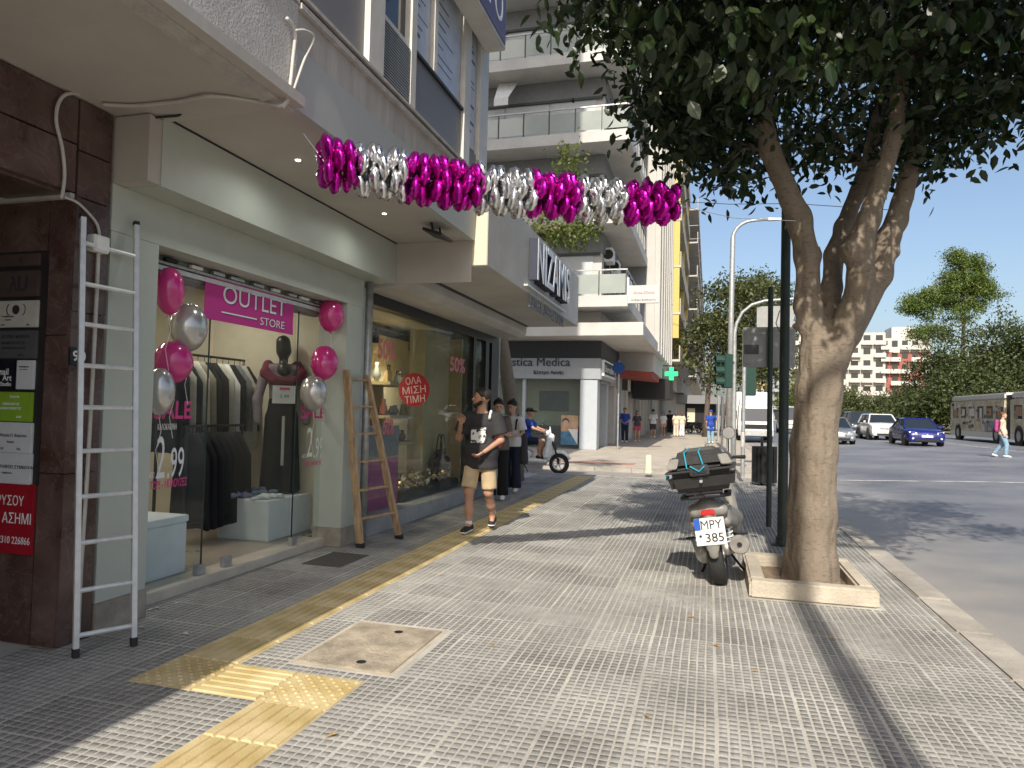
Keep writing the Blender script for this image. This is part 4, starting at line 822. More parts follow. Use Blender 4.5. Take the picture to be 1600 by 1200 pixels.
for k, z in enumerate(slabs):
    x0 = -30; yend = 34.1 if k else 32
    MB().prism([(x0, FY, z), (BX, FY, z), (BX, yend, z), (-4.16, yend, z), (-4.16, 27.39, z), (x0, 27.39, z)], (0, 0, .42)).build('balcony_slab', M_b2s, b2)
    # railing: panes, posts and rail, one by one
    xs_ = np.arange(BX-.06, -12.5, -1.02)
    for i in range(len(xs_)-1):
        box('railing_pane', M_rglass, b2, xs_[i+1]+.03, xs_[i]-.03, FY+.045, FY+.06, z+.50, z+1.22)
        box('railing_post', M_rail, b2, xs_[i]-.02, xs_[i]+.02, FY+.03, FY+.075, z+.42, z+1.36)
    box('top_rail', M_galv, b2, -13, BX-.02, FY+.025, FY+.08, z+1.36, z+1.41)
    ys_ = np.arange(FY+.08, yend-.3, 1.05)
    for i in range(len(ys_)-1):
        box('railing_pane', M_rglass, b2, BX-.07, BX-.055, ys_[i]+.03, ys_[i+1]-.03, z+.50, z+1.22); box('railing_post', M_rail, b2, BX-.085, BX-.04, ys_[i+1]-.02, ys_[i+1]+.02, z+.42, z+1.36)
    box('top_rail', M_galv, b2, BX-.09, BX-.035, FY+.085, ys_[-1], z+1.36, z+1.41)
    # facade bands: pale shutters, grey head band with a dark track
    box('head_band', M_b2g, b2, -30, -4.10, 27.33, 27.398, z+2.35, z+3.12); box('head_band', M_b2g, b2, -4.149, -4.08, 27.399, 33.5, z+2.35, z+3.12)
    box('blind_track', M_rail, b2, -30, -4.2, 27.27, 27.329, z+2.25, z+2.345)
    for i in range(5):
        xa_ = -4.5-i*1.9; box('shutter', M_b2p, b2, xa_-1.8, xa_, 27.36, 27.399, z+.43, z+2.24)
    for i in range(3): box('side_window', M_dglass, b2, -4.148, -4.11, 28+i*1.8, 29.3+i*1.8, z+.5, z+2.3)
for yy, zz in ((28.3, slabs[1]-.75), (30.2, slabs[1]-.85)):
    t = thing('air_conditioner', 'white air conditioner unit under a balcony on the corner building', 'air conditioner', (-3.9, yy, zz), group='air conditioners on the corner building')
    box('case', M_white, t, -4.14, -3.8, yy-.4, yy+.4, zz-.28, zz+.28, bevel=.02); MB().lathe([(.22, 0), (.22, .012)], 20, (-3.6, yy-.402-.006, zz)).mesh('x')
    MB().lathe([(.2, yy-.415), (.2, yy-.402)], 20, (-3.97, 0, zz), 'y').build('fan_grille', M_dark, t)
# hearing-centre shop at street level
box('fascia', M_sfc, b2, -16, -4.2, 27.9, 28.38, 2.83, 3.66); box('fascia_return', M_sfc, b2, -4.195, -4.17, 27.95, 32.5, 2.83, 3.6)
box('column', M_colw, b2, -5.02, -4.32, 27.95, 28.5, 0, 2.825, bevel=.01)
box('shop_back', mat('hearing_cream', (.5, .47, .36), .8, var=.05), b2, -10, -5.0, 29.6, 29.7, 0, 2.9); box('counter', M_dark, b2, -8.5, -5.1, 29.2, 29.5, 0, .9)
box('wall_screen', mat('teal_screen', (.02, .06, .07), .25, var=.3, scale=2), b2, onY(842, 660, 29.55).x, onY(888, 660, 29.55).x, 29.55, 29.598, onY(860, 642, 29.55).z, onY(860, 611, 29.55).z)
box('shop_window', glassmat('far_glass', (.8, .86, .83), 1, 0, .1), b2, -9.5, -5.03, 28.2, 28.22, .02, 2.82); box('window_jamb', M_colw, b2, onY(818, 640, 28.1).x-.05, onY(818, 640, 28.1).x+.08, 28.05, 28.3, 0, 2.82)
tx0, tx1 = onY(770, 572, 27.9).x, onY(893, 572, 27.9).x
text('fascia_lettering', 'Acoustica Medica', M_lside, b2, (tx0-.25, 27.9, onY(850, 572, 27.9).z), (1, 0, 0), (0, 0, 1), h=.34, width=tx1-tx0+.2, bold=.0, ext=.04, lift=0)
text('fascia_lettering', 'Κέντρο Ακοής', M_lside, b2, (onY(834, 585, 27.9).x, 27.9, onY(834, 586, 27.9).z), (1, 0, 0), (0, 0, 1), width=onY(881, 585, 27.9).x-onY(834, 585, 27.9).x, bold=.02, ext=.03, lift=0)
po = thing('window_poster', 'colour poster of two smiling faces at the foot of the hearing shop window', 'poster', (onY(890, 690, 28.15).x, 28.15, .2))
xp0, xp1, zp0, zp1 = onY(876, 690, 28.15).x, onY(903, 690, 28.15).x, onY(890, 695, 28.15).z, onY(890, 649, 28.15).z
zm = zp0+(zp1-zp0)*.45
box('print_upper', mat('poster_skin', (.5, .33, .25), .5, var=.4, scale=3, col2=(.62, .42, .25)), po, xp0, xp1, 28.14, 28.16, zm, zp1); box('print_lower', mat('poster_blue', (.08, .2, .32), .5, var=.4, scale=4), po, xp0, xp1, 28.14, 28.16, zp0, zm-.002)
MB().prism([(xp1-.02, 28.137, zp0+.02), (xp1-.02, 28.137, zm+.1), (xp0+.3, 28.137, zm+.1)], (0, .002, 0)).build('print_flash', M_white, po)
for i, u in enumerate((.27, .72)):
    c = Vector((xp0+(xp1-xp0)*u, 28.137, zm+(zp1-zm)*.5)); MB().lathe([(.13, 0), (.13, .002)], 16, c, 'y').build('face_print', mat('face_tone', (.55, .36, .28), .6, var=.15, scale=8), po); MB().lathe([(.15, .0012), (.15, .0022)], 16, c+Vector((0, 0, .07)), 'y').build('hair_print', mat('hair_tone%d' % i, ((.1, .07, .05), (.5, .36, .16))[i], .6, var=.2, scale=8), po)
lb = thing('lightbox_sign', 'white-framed dark teal sign on the corner column under the canopy', 'sign', (-4.1, 28.6, 3))
box('frame', M_white, lb, -4.165, -4.08, 28.1, 31.5, 2.98, 3.62); box('face', mat('teal_dark', (.015, .05, .07), .4, var=.2), lb, -4.081, -4.075, 28.2, 31.4, 3.05, 3.55); text('lettering', 'Bernafon', M_wlet, lb, (-4.075, 28.4, 3.15), (0, 1, 0), (0, 0, 1), h=.28, width=2.6, ext=.002, lift=.001)
# street-side shop bays below the canopy
for i in range(12):
    y = 29+i*2.6
    box('shop_pilaster', random.choice((M_b2w, M_colw, M_ncan)), b2, -5.2, -4.45, y, y+.5, 0, 3.59)
    box('shop_window', M_dglass, b2, -5.0, -4.9, y+.5, y+2.6, .2, 2.7); box('shop_sign', random.choice((M_sfc, M_dark, M_ncan, M_panel)), b2, -4.9, -4.4, y+.52, y+2.58, 2.75, 3.4)
aw = thing('red_awning', 'dull red shop awning under the far canopy', 'awning', (-3.6, 34, 3.4))
MB().hexa([(-4.4, 33, 3.3), (-2.6, 33, 3.15), (-2.6, 38, 3.15), (-4.4, 38, 3.3), (-4.4, 33, 3.55), (-2.6, 33, 3.42), (-2.6, 38, 3.42), (-4.4, 38, 3.55)]).build('canvas', mat('awning_red', (.26, .05, .04), .8, var=.15), aw)
aw2 = thing('dark_awning', 'black box awning beyond the red awning', 'awning', (-3.2, 42, 2.8)); box('canvas', M_dark, aw2, -4.3, -2.2, 41, 45, 2.35, 3.5)
# pharmacy cross
gc = thing('pharmacy_cross', 'glowing green pharmacy cross sign hanging over the far pavement', 'sign', at(1049, 583, 40))
c = at(1049, 584, 40); M_gc = mat('green_glow', (.0, .6, .12), .5, var=0, emit=(.03, .9, .2), estr=1.3)
for d in ((.12, .36), (.36, .12)): MB().cbox(c+Vector((0, 0 if d[0] < .2 else .01, 0)), (d[0]*2, .12, d[1]*2)).build('cross_arm', M_gc, gc)
box('sign_case', M_dark, gc, c.x-1.2, c.x-.45, c.y-.05, c.y+.05, c.z-.3, c.z+.3); box('sign_case', M_dark, gc, c.x+.45, c.x+.95, c.y-.05, c.y+.05, c.z-.3, c.z+.3)
MB().tube([(-4.3, c.y, c.z+.45), (c.x+.9, c.y, c.z+.45)], .03, 6).build('bracket', M_dark, gc)
# white balcony sign
s0, s1 = onY(982, 460, 26.2), onY(1030, 460, 26.2); sb = thing('balcony_sign', 'white rectangular sign with pink script on the first balcony corner', 'sign', (s0.x, 26.2, s0.z-.3))
z0_, z1_ = onY(1000, 474, 26.2).z, onY(1000, 446, 26.2).z
box('panel', mat('sign_ivory', (.5, .49, .47), .6, var=.06), sb, s0.x, s1.x, 26.15, 26.25, z0_, z1_, bevel=.01); text('script', 'Anna-Divina', mat('script_pink', (.35, .12, .14), .6, var=0), sb, ((s0.x+s1.x)/2, 26.15, z0_+(z1_-z0_)*.58), (1, 0, 0), (0, 0, 1), width=(s1.x-s0.x)*.7, center=True, shear=.3, ext=.002, lift=.002); text('lettering', 'ΝΥΦΙΚΑ ΦΟΡΕΜΑΤΑ', ink, sb, ((s0.x+s1.x)/2, 26.15, z0_+(z1_-z0_)*.17), (1, 0, 0), (0, 0, 1), width=(s1.x-s0.x)*.8, center=True, ext=.002, lift=.002)
MB().tube([(s0.x-.05, 26.2, z0_), (s0.x-.05, 26.2, z1_+.3)], .08, 8).build('bracket', M_white, sb)
MB().tube([(s0.x-.05, 26.2, z0_+.1), (BX-.1, 26.4, z0_+.1)], .04, 6).build('bracket_arm', M_white, sb)
awn = thing('white_awning', 'white canvas awning half lowered on an upper balcony', 'awning', (-8.4, 26.6, 13.5))
a0, a1, a2, a3 = onY(772, 112, 26.3), onY(803, 112, 26.3), onY(794, 152, 26.0), onY(772, 155, 26.0)
MB().hexa([a3, a2, a1+Vector((0, .8, 0)), a0+Vector((0, .8, 0)), a3+Vector((0, .03, .03)), a2+Vector((0, .03, .03)), a1+Vector((0, .83, .03)), a0+Vector((0, .83, .03))]).build('canvas', M_wfab, awn)
box('valance', M_wfab, awn, a3.x, a2.x, 25.98, 26.01, a2.z-.3, a2.z-.003)
# ---- next buildings up the street
M_b3 = mat('white_render', (.46, .445, .41), .8, var=.08, scale=.6); M_yel = mat('yellow_fin', (.56, .43, .13), .6, var=.06)
def streetblock(name, label, X, y0, y1, z1, m, bays, fl0=4.95, fh=3.1, balc=0., wmat=None, back=-25):
    t = thing(name, label, 'building', ((X+back)/2, (y0+y1)/2, 0))
    box('body', m, t, back, X, y0, y1, 0 if X < -4 else 3.5, z1)
    if X >= -4: box('ground_floor', m, t, back, -4.6, y0+.01, y1-.01, 0, 3.49)
    n = int((z1-fl0)/fh); w_ = (y1-y0)/bays
    wm = MB().box(-.03, .03, -w_*.33, w_*.33, 0, 1.7).mesh('window'); wm.materials.append(wmat or M_dglass)
    fm = MB().box(-.04, .06, -w_*.36, w_*.36, -.12, -.001).mesh('window_sill'); fm.materials.append(M_b2s)
    bmh = MB().box(0, balc, -w_*.48, w_*.48, 0, .14).box(balc-.06, balc, -w_*.48, w_*.48, .145, 1.05).mesh('balcony') if balc else None
    if bmh: bmh.materials.append(m)
    for k in range(n):
        for i in range(bays):
            for me, dx, dz in ((wm, .02, .9), (fm, 0, .9), (bmh, .0, .0)):
                if me is None or (balc and me is fm): continue
                o = bpy.data.objects.new(me.name.split('.')[0], me); COL.objects.link(o); o.parent = t; o.location = Vector((X+dx, y0+w_*(i+.5), fl0+k*fh+dz))-t.location
    return t
t3 = streetblock('white_office_block', 'white office block with slim vertical fins beyond the corner building', -2.6, 34.2, 46, 27, M_b3, 6)
for i in range(7): box('fin', M_b3, t3, -2.598, -2.35, 34.3+i*1.93, 34.5+i*1.93, 4.5, 26.9)
t4 = streetblock('yellow_trimmed_block', 'apartment block with tall yellow fins further up the street', -2.9, 47, 66, 27, mat('beige_render', (.5, .46, .38), .85, var=.1), 6, balc=1.0)
for yy in (47.1, 56, 65.5): box('yellow_fin', M_yel, t4, -2.895, -2.0, yy, yy+.3, 6.5, 26.5)
streetblock('grey_end_block', 'weathered grey block closing the row up the street', -2.4, 66.5, 200, 25, M_wall, 24, balc=1.2)
# ---- distant buildings at the end of the avenue
def farblock(name, label, xa, xb, ytop, dep, m, bays, floors, m2=None, ybot=660, pent=0, split=0):
    a = at(xa, ybot, dep); b_ = at(xb, ybot, dep); y = a.y; top = at(xa, ytop, dep).z; W_ = b_.x-a.x; z0 = 0
    t = thing(name, label, 'building', ((a.x+b_.x)/2, y, z0)); d = 14
    box('body', m, t, a.x, b_.x, y, y+d, z0, top)
    if m2: box('render_panel', m2, t, a.x+W_*split, b_.x, y-.06, y-.005, z0, top*.84)
    fh = (top-1)/floors; bw_ = W_/bays
    wm = MB().box(-bw_*.28, bw_*.28, -.04, .05, 0, fh*.5).mesh('window'); wm.materials.append(M_dglass)
    bl = MB().box(-bw_*.47, bw_*.47, -1.1, 0, 0, .15).box(-bw_*.47, bw_*.47, -1.1, -1.0, .155, 1.0).mesh('balcony'); bl.materials.append(m)
    rb = MB().box(-bw_*.3, bw_*.3, -1.5, -.1, fh*.72, fh*.78).mesh('awning'); rb.materials.append(M_crm)
    for k in range(floors):
        for i in range(bays):
            for me, dy, dz in ((wm, -.1, fh*.3), (bl, -.06, .02), (rb, 0, 0)):
                if me is bl and (i+k) % 4 == 3: continue
                if me is rb and (i*3+k*5) % 7: continue
                o = bpy.data.objects.new(me.name.split('.')[0], me); COL.objects.link(o); o.parent = t; o.location = Vector((a.x+bw_*(i+.5), y+dy, 1+fh*k+dz))-t.location
    if pent: box('roof_house', m, t, a.x+W_*.3, b_.x-W_*.2, y+3, y+10, top, top+pent)
    return t
M_fw = mat('far_white', (.5, .475, .43), .85, var=.1, scale=.3); M_fr = mat('far_brick_red', (.3, .11, .085), .85, var=.12, scale=.3); M_fg = mat('far_grey', (.32, .33, .35), .8, var=.1, scale=.3)
farblock('white_apartments', 'cream apartment block with balconies seen beyond the street tree trunk', 1232, 1374, 520, 170, M_fw, 8, 7, pent=2.5)
farblock('red_apartments', 'apartment block with brick red render and cream top floor', 1374, 1448, 528, 165, M_fw, 5, 7, M_fr, pent=3, split=.12)
farblock('grey_office_tower', 'blue grey office building at the far end of the avenue', 1180, 1234, 545, 210, M_fg, 6, 8)
farblock('ochre_house', 'low ochre house at the far end of the avenue', 1172, 1200, 596, 180, mat('far_ochre', (.5, .38, .2), .85, var=.1), 3, 2)
# ================================================================ trees
M_bark = mat('bark_brown', (.27, .215, .155), .85, var=.35, scale=3.5, bump=.9, bscale=14, detail=9, stretch=(1.6, 1.6, .8), col2=(.225, .185, .14))
M_bark2 = mat('bark_dark', (.13, .1, .08), .9, var=.3, scale=4, bump=.6, bscale=20)
N, L, b = nodes(M_bark)      # dark lenticel flecks and scars of the bark
tcf = N.new('ShaderNodeTexCoord'); mpf = N.new('ShaderNodeMapping'); mpf.inputs['Scale'].default_value = (9, 9, 30); L.new(tcf.outputs['Object'], mpf.inputs[0])
nf_ = N.new('ShaderNodeTexNoise'); nf_.inputs['Scale'].default_value = 2.2; nf_.inputs['Detail'].default_value = 6; L.new(mpf.outputs[0], nf_.inputs['Vector'])
rf = N.new('ShaderNodeValToRGB'); rf.color_ramp.elements[0].position = .56; rf.color_ramp.elements[0].color = (0, 0, 0, 1); rf.color_ramp.elements[1].position = .68; rf.color_ramp.elements[1].color = (.65, .65, .65, 1); L.new(nf_.outputs['Fac'], rf.inputs[0])
mxf = N.new('ShaderNodeMix'); mxf.data_type = 'RGBA'; mxf.inputs[7].default_value = (.085, .062, .045, 1); L.new(rf.outputs[0], mxf.inputs[0]); L.new(b.inputs['Base Color'].links[0].from_socket, mxf.inputs[6]); L.new(mxf.outputs[2], b.inputs['Base Color'])
LF = leafmat('leaf_dark_green', (.01, .023, .007), (.018, .036, .011), (.045, .068, .02), .4, .2)
LO = leafmat('leaf_olive', (.045, .06, .02), (.085, .1, .035), (.16, .17, .06), .55, .3)
LY = leafmat('leaf_light', (.07, .1, .02), (.12, .15, .035), (.2, .22, .06), .55, .35)
LP = leafmat('pine_green', (.05, .085, .015), (.1, .145, .025), (.19, .23, .045), .6, .3)
LD = leafmat('leaf_park', (.03, .045, .014), (.06, .08, .025), (.13, .15, .045), .5, .3)
# the street tree beside the scooter
tb = Vector((.88, 6.85, 0)); tree = thing('street_tree', 'broad street tree with forked brown trunk in a kerbed pit beside the parked scooter', 'tree', tb)
def L3(pts, Y): return [onY(x, y, yy)-tb for (x, y), yy in zip(pts, Y)]
trunk = L3([(1265, 925), (1266, 880), (1268, 800), (1272, 700), (1280, 610), (1286, 555)], [6.85]*6); tr_r = [.26, .215, .2, .19, .19, .2]
limbs = [(L3([(1286, 560), (1262, 480), (1262, 400), (1250, 345), (1204, 234), (1172, 103), (1140, -60), (1100, -200)], [6.85, 6.8, 6.75, 6.7, 6.6, 6.4, 6.2, 6]), [.14, .11, .1, .1, .085, .075, .06, .04]),
         (L3([(1283, 545), (1300, 450), (1303, 400), (1318, 355), (1357, 252), (1385, 120), (1400, -60)], [6.85, 7.1, 7.2, 7.3, 7.5, 7.7, 7.9]), [.13, .09, .085, .075, .07, .055, .035]),
         (L3([(1300, 560), (1332, 490), (1346, 430), (1342, 385), (1357, 342), (1397, 211), (1412, 90), (1425, -90)], [6.85, 6.75, 6.7, 6.7, 6.65, 6.6, 6.5, 6.4]), [.15, .12, .105, .12, .095, .075, .06, .04]),
         (L3([(1325, 520), (1374, 430), (1388, 370), (1400, 345), (1440, 202), (1470, 90), (1520, -60)], [6.85, 6.9, 6.95, 7.0, 7.1, 7.2, 7.4]), [.12, .09, .085, .085, .08, .06, .035])]
prims = []
for P_, rr_ in [(trunk, tr_r)]+limbs:
    for i in range(len(P_)-1): prims.append(seg(P_[i], P_[i+1], rr_[i], rr_[i+1]))
prims.append(seg(trunk[0], trunk[0]+Vector((.2, -.1, 0)), .12, .1)); prims.append(seg(trunk[0], trunk[0]+Vector((-.18, -.05, 0)), .12, .1)); prims.append(seg(trunk[0], trunk[0]+Vector((.05, .2, 0)), .12, .1))
kn = onY(1240, 510, 6.8)-tb; prims.append(seg(kn+Vector((.12, 0, 0)), kn, .08, .03)); kn = onY(1398, 395, 6.95)-tb; prims.append(seg(kn-Vector((.1, 0, 0)), kn, .07, .03)); kn = onY(1330, 393, 6.7)-tb; prims.append(seg(kn, kn+Vector((.05, -.03, .03)), .1, .09))
low = [q for q in prims if max(q['a'][2], q['b'][2]) < 4.9]
def bd(G):
    th = np.arctan2(G[:, 1], G[:, 0]); return .006*np.sin(th*7+G[:, 2]*1.5)+.004*np.sin(th*13-G[:, 2]*3)+.0015*np.sin(G[:, 2]*23+th*2)+.007*np.sin(G[:, 0]*31)*np.sin(G[:, 1]*27)*np.sin(G[:, 2]*13)
sdfobj('trunk', sdf(low, .022, .06, disp=bd, clip=[((0, 0, -.02), (0, 0, -1))]), M_bark, tree)
for P_, rr_ in limbs:
    q = [(p, r_) for p, r_ in zip(P_, rr_) if p.z > 2.9]
    if len(q) > 1: MB().tube([p for p, r_ in q], [r_*.97 for p, r_ in q], 10).build('limb', M_bark, tree, world=False, smooth='all')
def clumps(ells, n, r_=.3):
    out = []
    for i in range(n):
        c, s = ells[rng.integers(len(ells))]; d = rng.normal(size=3); d /= np.linalg.norm(d); out.append(np.array(c)+d*np.array(s)*rng.uniform(.35, 1)**.6)
    return np.array(out)
def project(P_):
    V = P_-np.array(CP); z = V@np.array(_f); return 800+FPX*(V@np.array(CR))/z, 600-FPX*(V@np.array(CU))/z, z
ells = [((1.2, 6.9, 5.9), (2.9, 2.9, 1.9)), ((-.5, 6.2, 4.75), (1.3, 1.5, 1.3)), ((3.2, 7.0, 4.9), (1.9, 1.8, 1.5)), ((1.0, 5.0, 5.0), (1.9, 1.3, 1.1)), ((1.0, 7.2, 4.6), (2.2, 1.6, .9)), ((.2, 7.3, 4.1), (1.1, 1.1, .7)), ((2.6, 7.5, 4.0), (1.2, 1.0, .6))]
ells.append(((1.0, 4.3, 6.1), (2.5, 1.6, 1.3)))  # extra crown lobe above the view, added to shade the limbs
cl = clumps(ells, 760)
ex_ = [820, 880, 900, 960, 1000, 1040, 1090, 1130, 1180, 1230, 1300, 1380, 1440, 1480, 1510, 1540, 1600, 1700, 2400]; ey_ = [-60, -10, 50, 120, 185, 235, 262, 290, 315, 285, 270, 285, 285, 245, 270, 215, 190, 170, 100]
u_, v_, w_ = project(cl); ev_ = np.interp(u_, ex_, ey_); rn_ = rng.random(len(cl)); ok_ = (v_ < ev_-14) & (w_ > 3.0)
ok_ &= ~((w_ < 7.1) & (u_ > 1130) & (u_ < 1330) & (v_ > 80) & (rn_ < .85)); ok_ &= ~((w_ < 7.1) & (u_ >= 1330) & (u_ < 1480) & (v_ > 150) & (rn_ < .85)); ok_ &= ~((v_ > ev_-110) & (rn_ < .35)); cl = cl[ok_]
cen = np.concatenate([c+rng.normal(0, 1, (74, 3))*(.18, .18, .16) for c in cl]); siz = rng.uniform(.075, .135, len(cen))
u_, v_, w_ = project(cen); near = np.argsort(np.where((u_ > 0) & (u_ < 1600) & (v_ > 0), w_, 99))[:300]; rest = np.ones(len(cen), bool); rest[near] = False
fo = mk('foliage', leafmesh('foliage', cen[rest]-np.array(tb), siz[rest], LF, hang=.8, quad=True), None, tree); fo['kind'] = 'stuff'
# the nearest leaves are single pieces with a folded midrib
lfm = []
for j in range(4):
    mb = MB(); L_ = 1.0; prof = [(0, 0), (.18, .2), (.29, .42), (.24, .68), (.1, .88), (0, 1.0)]; mid = [(0, y, -.04*math.sin(y*3)-.02*j) for x, y in prof]
    lef = [(-x*(1+.05*j), y, .1*x+mid[i][2]) for i, (x, y) in enumerate(prof)]; rig = [(x, y, .1*x+mid[i][2]) for i, (x, y) in enumerate(prof)]
    mb.v = mid+lef+rig; n_ = 6
    for i in range(5): mb.f += [(i, i+1, n_+i+1, n_+i), (i, 2*n_+i, 2*n_+i+1, i+1)]
    me = mb.mesh('leaf'); a_ = me.attributes.new('rnd', 'FLOAT', 'POINT'); a_.data.foreach_set('value', [.25+.2*j]*len(me.vertices)); me.materials.append(LF); lfm.append(me)
for k, i in enumerate(near):
    o = bpy.data.objects.new('leaf', lfm[k % 4]); COL.objects.link(o); o.parent = tree; o.location = Vector(cen[i])-tb; s_ = siz[i]*1.25; o.scale = (s_, s_, s_); o.rotation_euler = (random.uniform(-2.2, -.6), random.uniform(-.5, .5), random.uniform(0, 6.28))
# twigs reaching the clumps
tw = MB()
tips = [p for P_, r_ in limbs for p in P_[3:]]
for c in cl[::4]:
    c = Vector(c)-tb; a = min(tips, key=lambda p: (p-c).length); m_ = (a+c)/2+Vector((0, 0, .12)); tw.tube([a, m_, c], [.022, .013, .005], 5)
tw.build('twigs', M_bark2, tree, world=False, smooth='all')
# kerbed tree pit
pit = thing('tree_pit', 'low concrete kerb frame around the street tree with dry soil', 'tree pit', (.83, 6.86, 0))
for a in ((.335, 1.315, 6.2, 6.35), (.335, 1.315, 7.37, 7.52), (.335, .47, 6.354, 7.366), (1.18, 1.315, 6.354, 7.366)): box('kerb_piece', M_kerb, pit, a[0], a[1], a[2], a[3], -.01, .14, bevel=.02)
mb = MB(); n_ = 18
for i in range(n_+1):
    for j in range(n_+1):
        x, y = .46+.73*i/n_, 6.34+1.04*j/n_; mb.v.append((x, y, .035+.02*noise.noise((x*9, y*9, 0))+.012*noise.noise((x*30, y*30, 2))))
mb.f = [(i*(n_+1)+j, (i+1)*(n_+1)+j, (i+1)*(n_+1)+j+1, i*(n_+1)+j+1) for i in range(n_) for j in range(n_)]
mb.build('soil', M_soil, pit, smooth='all')
# generic trees
def gtree(name, label, base, trunk_pts, r0, ells, nc, per, ls, m, bark=M_bark2, group=None, spread=.35, cat='tree', limbs_=6, hang=.3):
    b = Vector(base); t = thing(name, label, cat, b, group=group)
    tp = [Vector(p) for p in trunk_pts]; k = len(tp); mb = MB(); mb.tube(tp, [r0*(1-.6*i/max(1, k-1)) for i in range(k)], 9)
    for i in range(limbs_):
        c, s = ells[i % len(ells)]; a = tp[-1].lerp(tp[max(0, k-2)], random.random()*.5); e = Vector(c)+Vector((random.uniform(-.6, .6)*s[0], random.uniform(-.6, .6)*s[1], random.uniform(-.4, .5)*s[2])); mb.tube([a, (a+e)/2+Vector((0, 0, .08*(e-a).length)), e], [r0*.4, r0*.26, r0*.08], 6)
    mb.build('trunk', bark, t, smooth='all')
    cl_ = clumps(ells, nc); cen_ = np.concatenate([c+rng.normal(0, 1, (per, 3))*spread*np.array((1, 1, .75)) for c in cl_]); o = mk('crown', leafmesh('crown', cen_-np.array(b), ls*rng.uniform(.6, 1.3, len(cen_)), m, hang=hang), None, t); return t
# leaning tree at the side-street corner, its light foliage showing over the canopy
p0, p1, p2 = onY(806, 742, 14.6), onY(800, 640, 14.6), onY(784, 530, 14.6); p0.z = 0
ct = onY(878, 355, 14.2); ct2 = onY(885, 270, 14.2)
gtree('corner_tree', 'thin leaning tree with sparse yellow green leaves behind the lettered canopy', p0, [p0, p1, p2, p2+Vector((-.02, -.1, .9)), ct+Vector((-.5, .2, .1))], .19, [(tuple(ct), (.75, .6, .42)), (tuple(ct+Vector((.2, 0, -.1))), (.7, .5, .3)), (tuple(ct2), (.25, .25, .6))], 46, 34, .10, LY, M_bark, spread=.17)
# trees up the far pavement
for nm, xb, dep, ells_px, n in (('pavement_tree', 1101, 48, [(1150, 480, 60, 45), (1110, 540, 45, 60), (1170, 560, 45, 45)], 150), ('pavement_tree', 1128, 62, [(1190, 470, 50, 40), (1210, 540, 45, 45)], 100)):
    b_ = at(xb, 690, dep); b_.z = 0; s = px2m(dep)
    E_ = [(tuple(at(x, y, dep)), (rx*s, rx*s*.8, ry*s)) for x, y, rx, ry in ells_px]
    gtree(nm, 'tall olive green tree shading the far pavement beside the lamp post' if dep < 50 else 'olive green tree behind the first one on the far pavement', b_, [b_, b_+Vector((.15, 0, 2.2)), Vector(E_[1][0])-Vector((0, 0, .3*E_[1][1][2])), Vector(E_[0][0])], .22, E_, n, 90, .27, LO, spread=.55)
# park trees behind the bus
pk_ = [(1340, 634, 36, 22, 95), (1400, 634, 34, 20, 92), (1464, 600, 46, 46, 88), (1500, 555, 60, 65, 84), (1560, 545, 65, 65, 80), (1625, 540, 65, 70, 78), (1700, 530, 70, 80, 76), (1425, 640, 45, 28, 80), (1510, 615, 60, 40, 76), (1590, 610, 60, 45, 74), (1300, 630, 35, 25, 120), (1245, 615, 25, 28, 130)]
plab = ['low leafy tree at the near-trunk end of the park', 'bushy park tree beside the red apartments', 'tall park tree beneath the pine', 'large park tree right of the pine stem', 'broad park tree above the bus roof', 'broad park tree at the bus front', 'dark park tree past the bus', 'dark low tree between the pavement cars and the park', 'dark tree right behind the bus tail', 'dark tree right behind the bus middle', 'small pale tree at the avenue end', 'small yellow green tree left of the trunk']
for i, (x, y, rx, ry, dep) in enumerate(pk_):
    s = px2m(dep); c = at(x, y, dep); b_ = Vector((c.x, c.y, .3)); rx_, ry_ = rx*s, ry*s
    E_ = [((c.x, c.y, c.z), (rx_, rx_*.9, ry_)), ((c.x-.4*rx_, c.y-.5, c.z-.5*ry_), (rx_*.7, rx_*.6, ry_*.6)), ((c.x+.45*rx_, c.y-.5, c.z-.4*ry_), (rx_*.65, rx_*.6, ry_*.6))]
    gtree('park_tree', plab[i], b_, [b_, (b_+c)/2, c], .25, E_, 120, 75, .36, LY if i == 11 else (LO if i in (0, 1, 10) else LD), group='trees along the park', spread=.7)
# the pine above them
dep = 105; s = px2m(dep); b_ = at(1505, 640, dep); b_.z = .3
pines = [(1508, 425, 34, 24), (1522, 458, 46, 22), (1490, 466, 44, 20), (1508, 410, 26, 14), (1500, 440, 38, 16), (1520, 465, 44, 16), (1470, 460, 36, 14), (1440, 468, 30, 12), (1530, 445, 26, 14), (1480, 490, 50, 13), (1425, 480, 22, 9), (1450, 520, 36, 10), (1490, 400, 14, 8)]
E_ = [(tuple(at(x, y, dep)), (rx*s, rx*s*.8, ry*s)) for x, y, rx, ry in pines]
gtree('pine_tree', 'tall umbrella pine rising above the park trees', b_, [b_, at(1504, 560, dep), at(1506, 500, dep), at(1505, 420, dep)], .4, E_, 340, 100, .3, LP, M_bark2, spread=.5, limbs_=10)
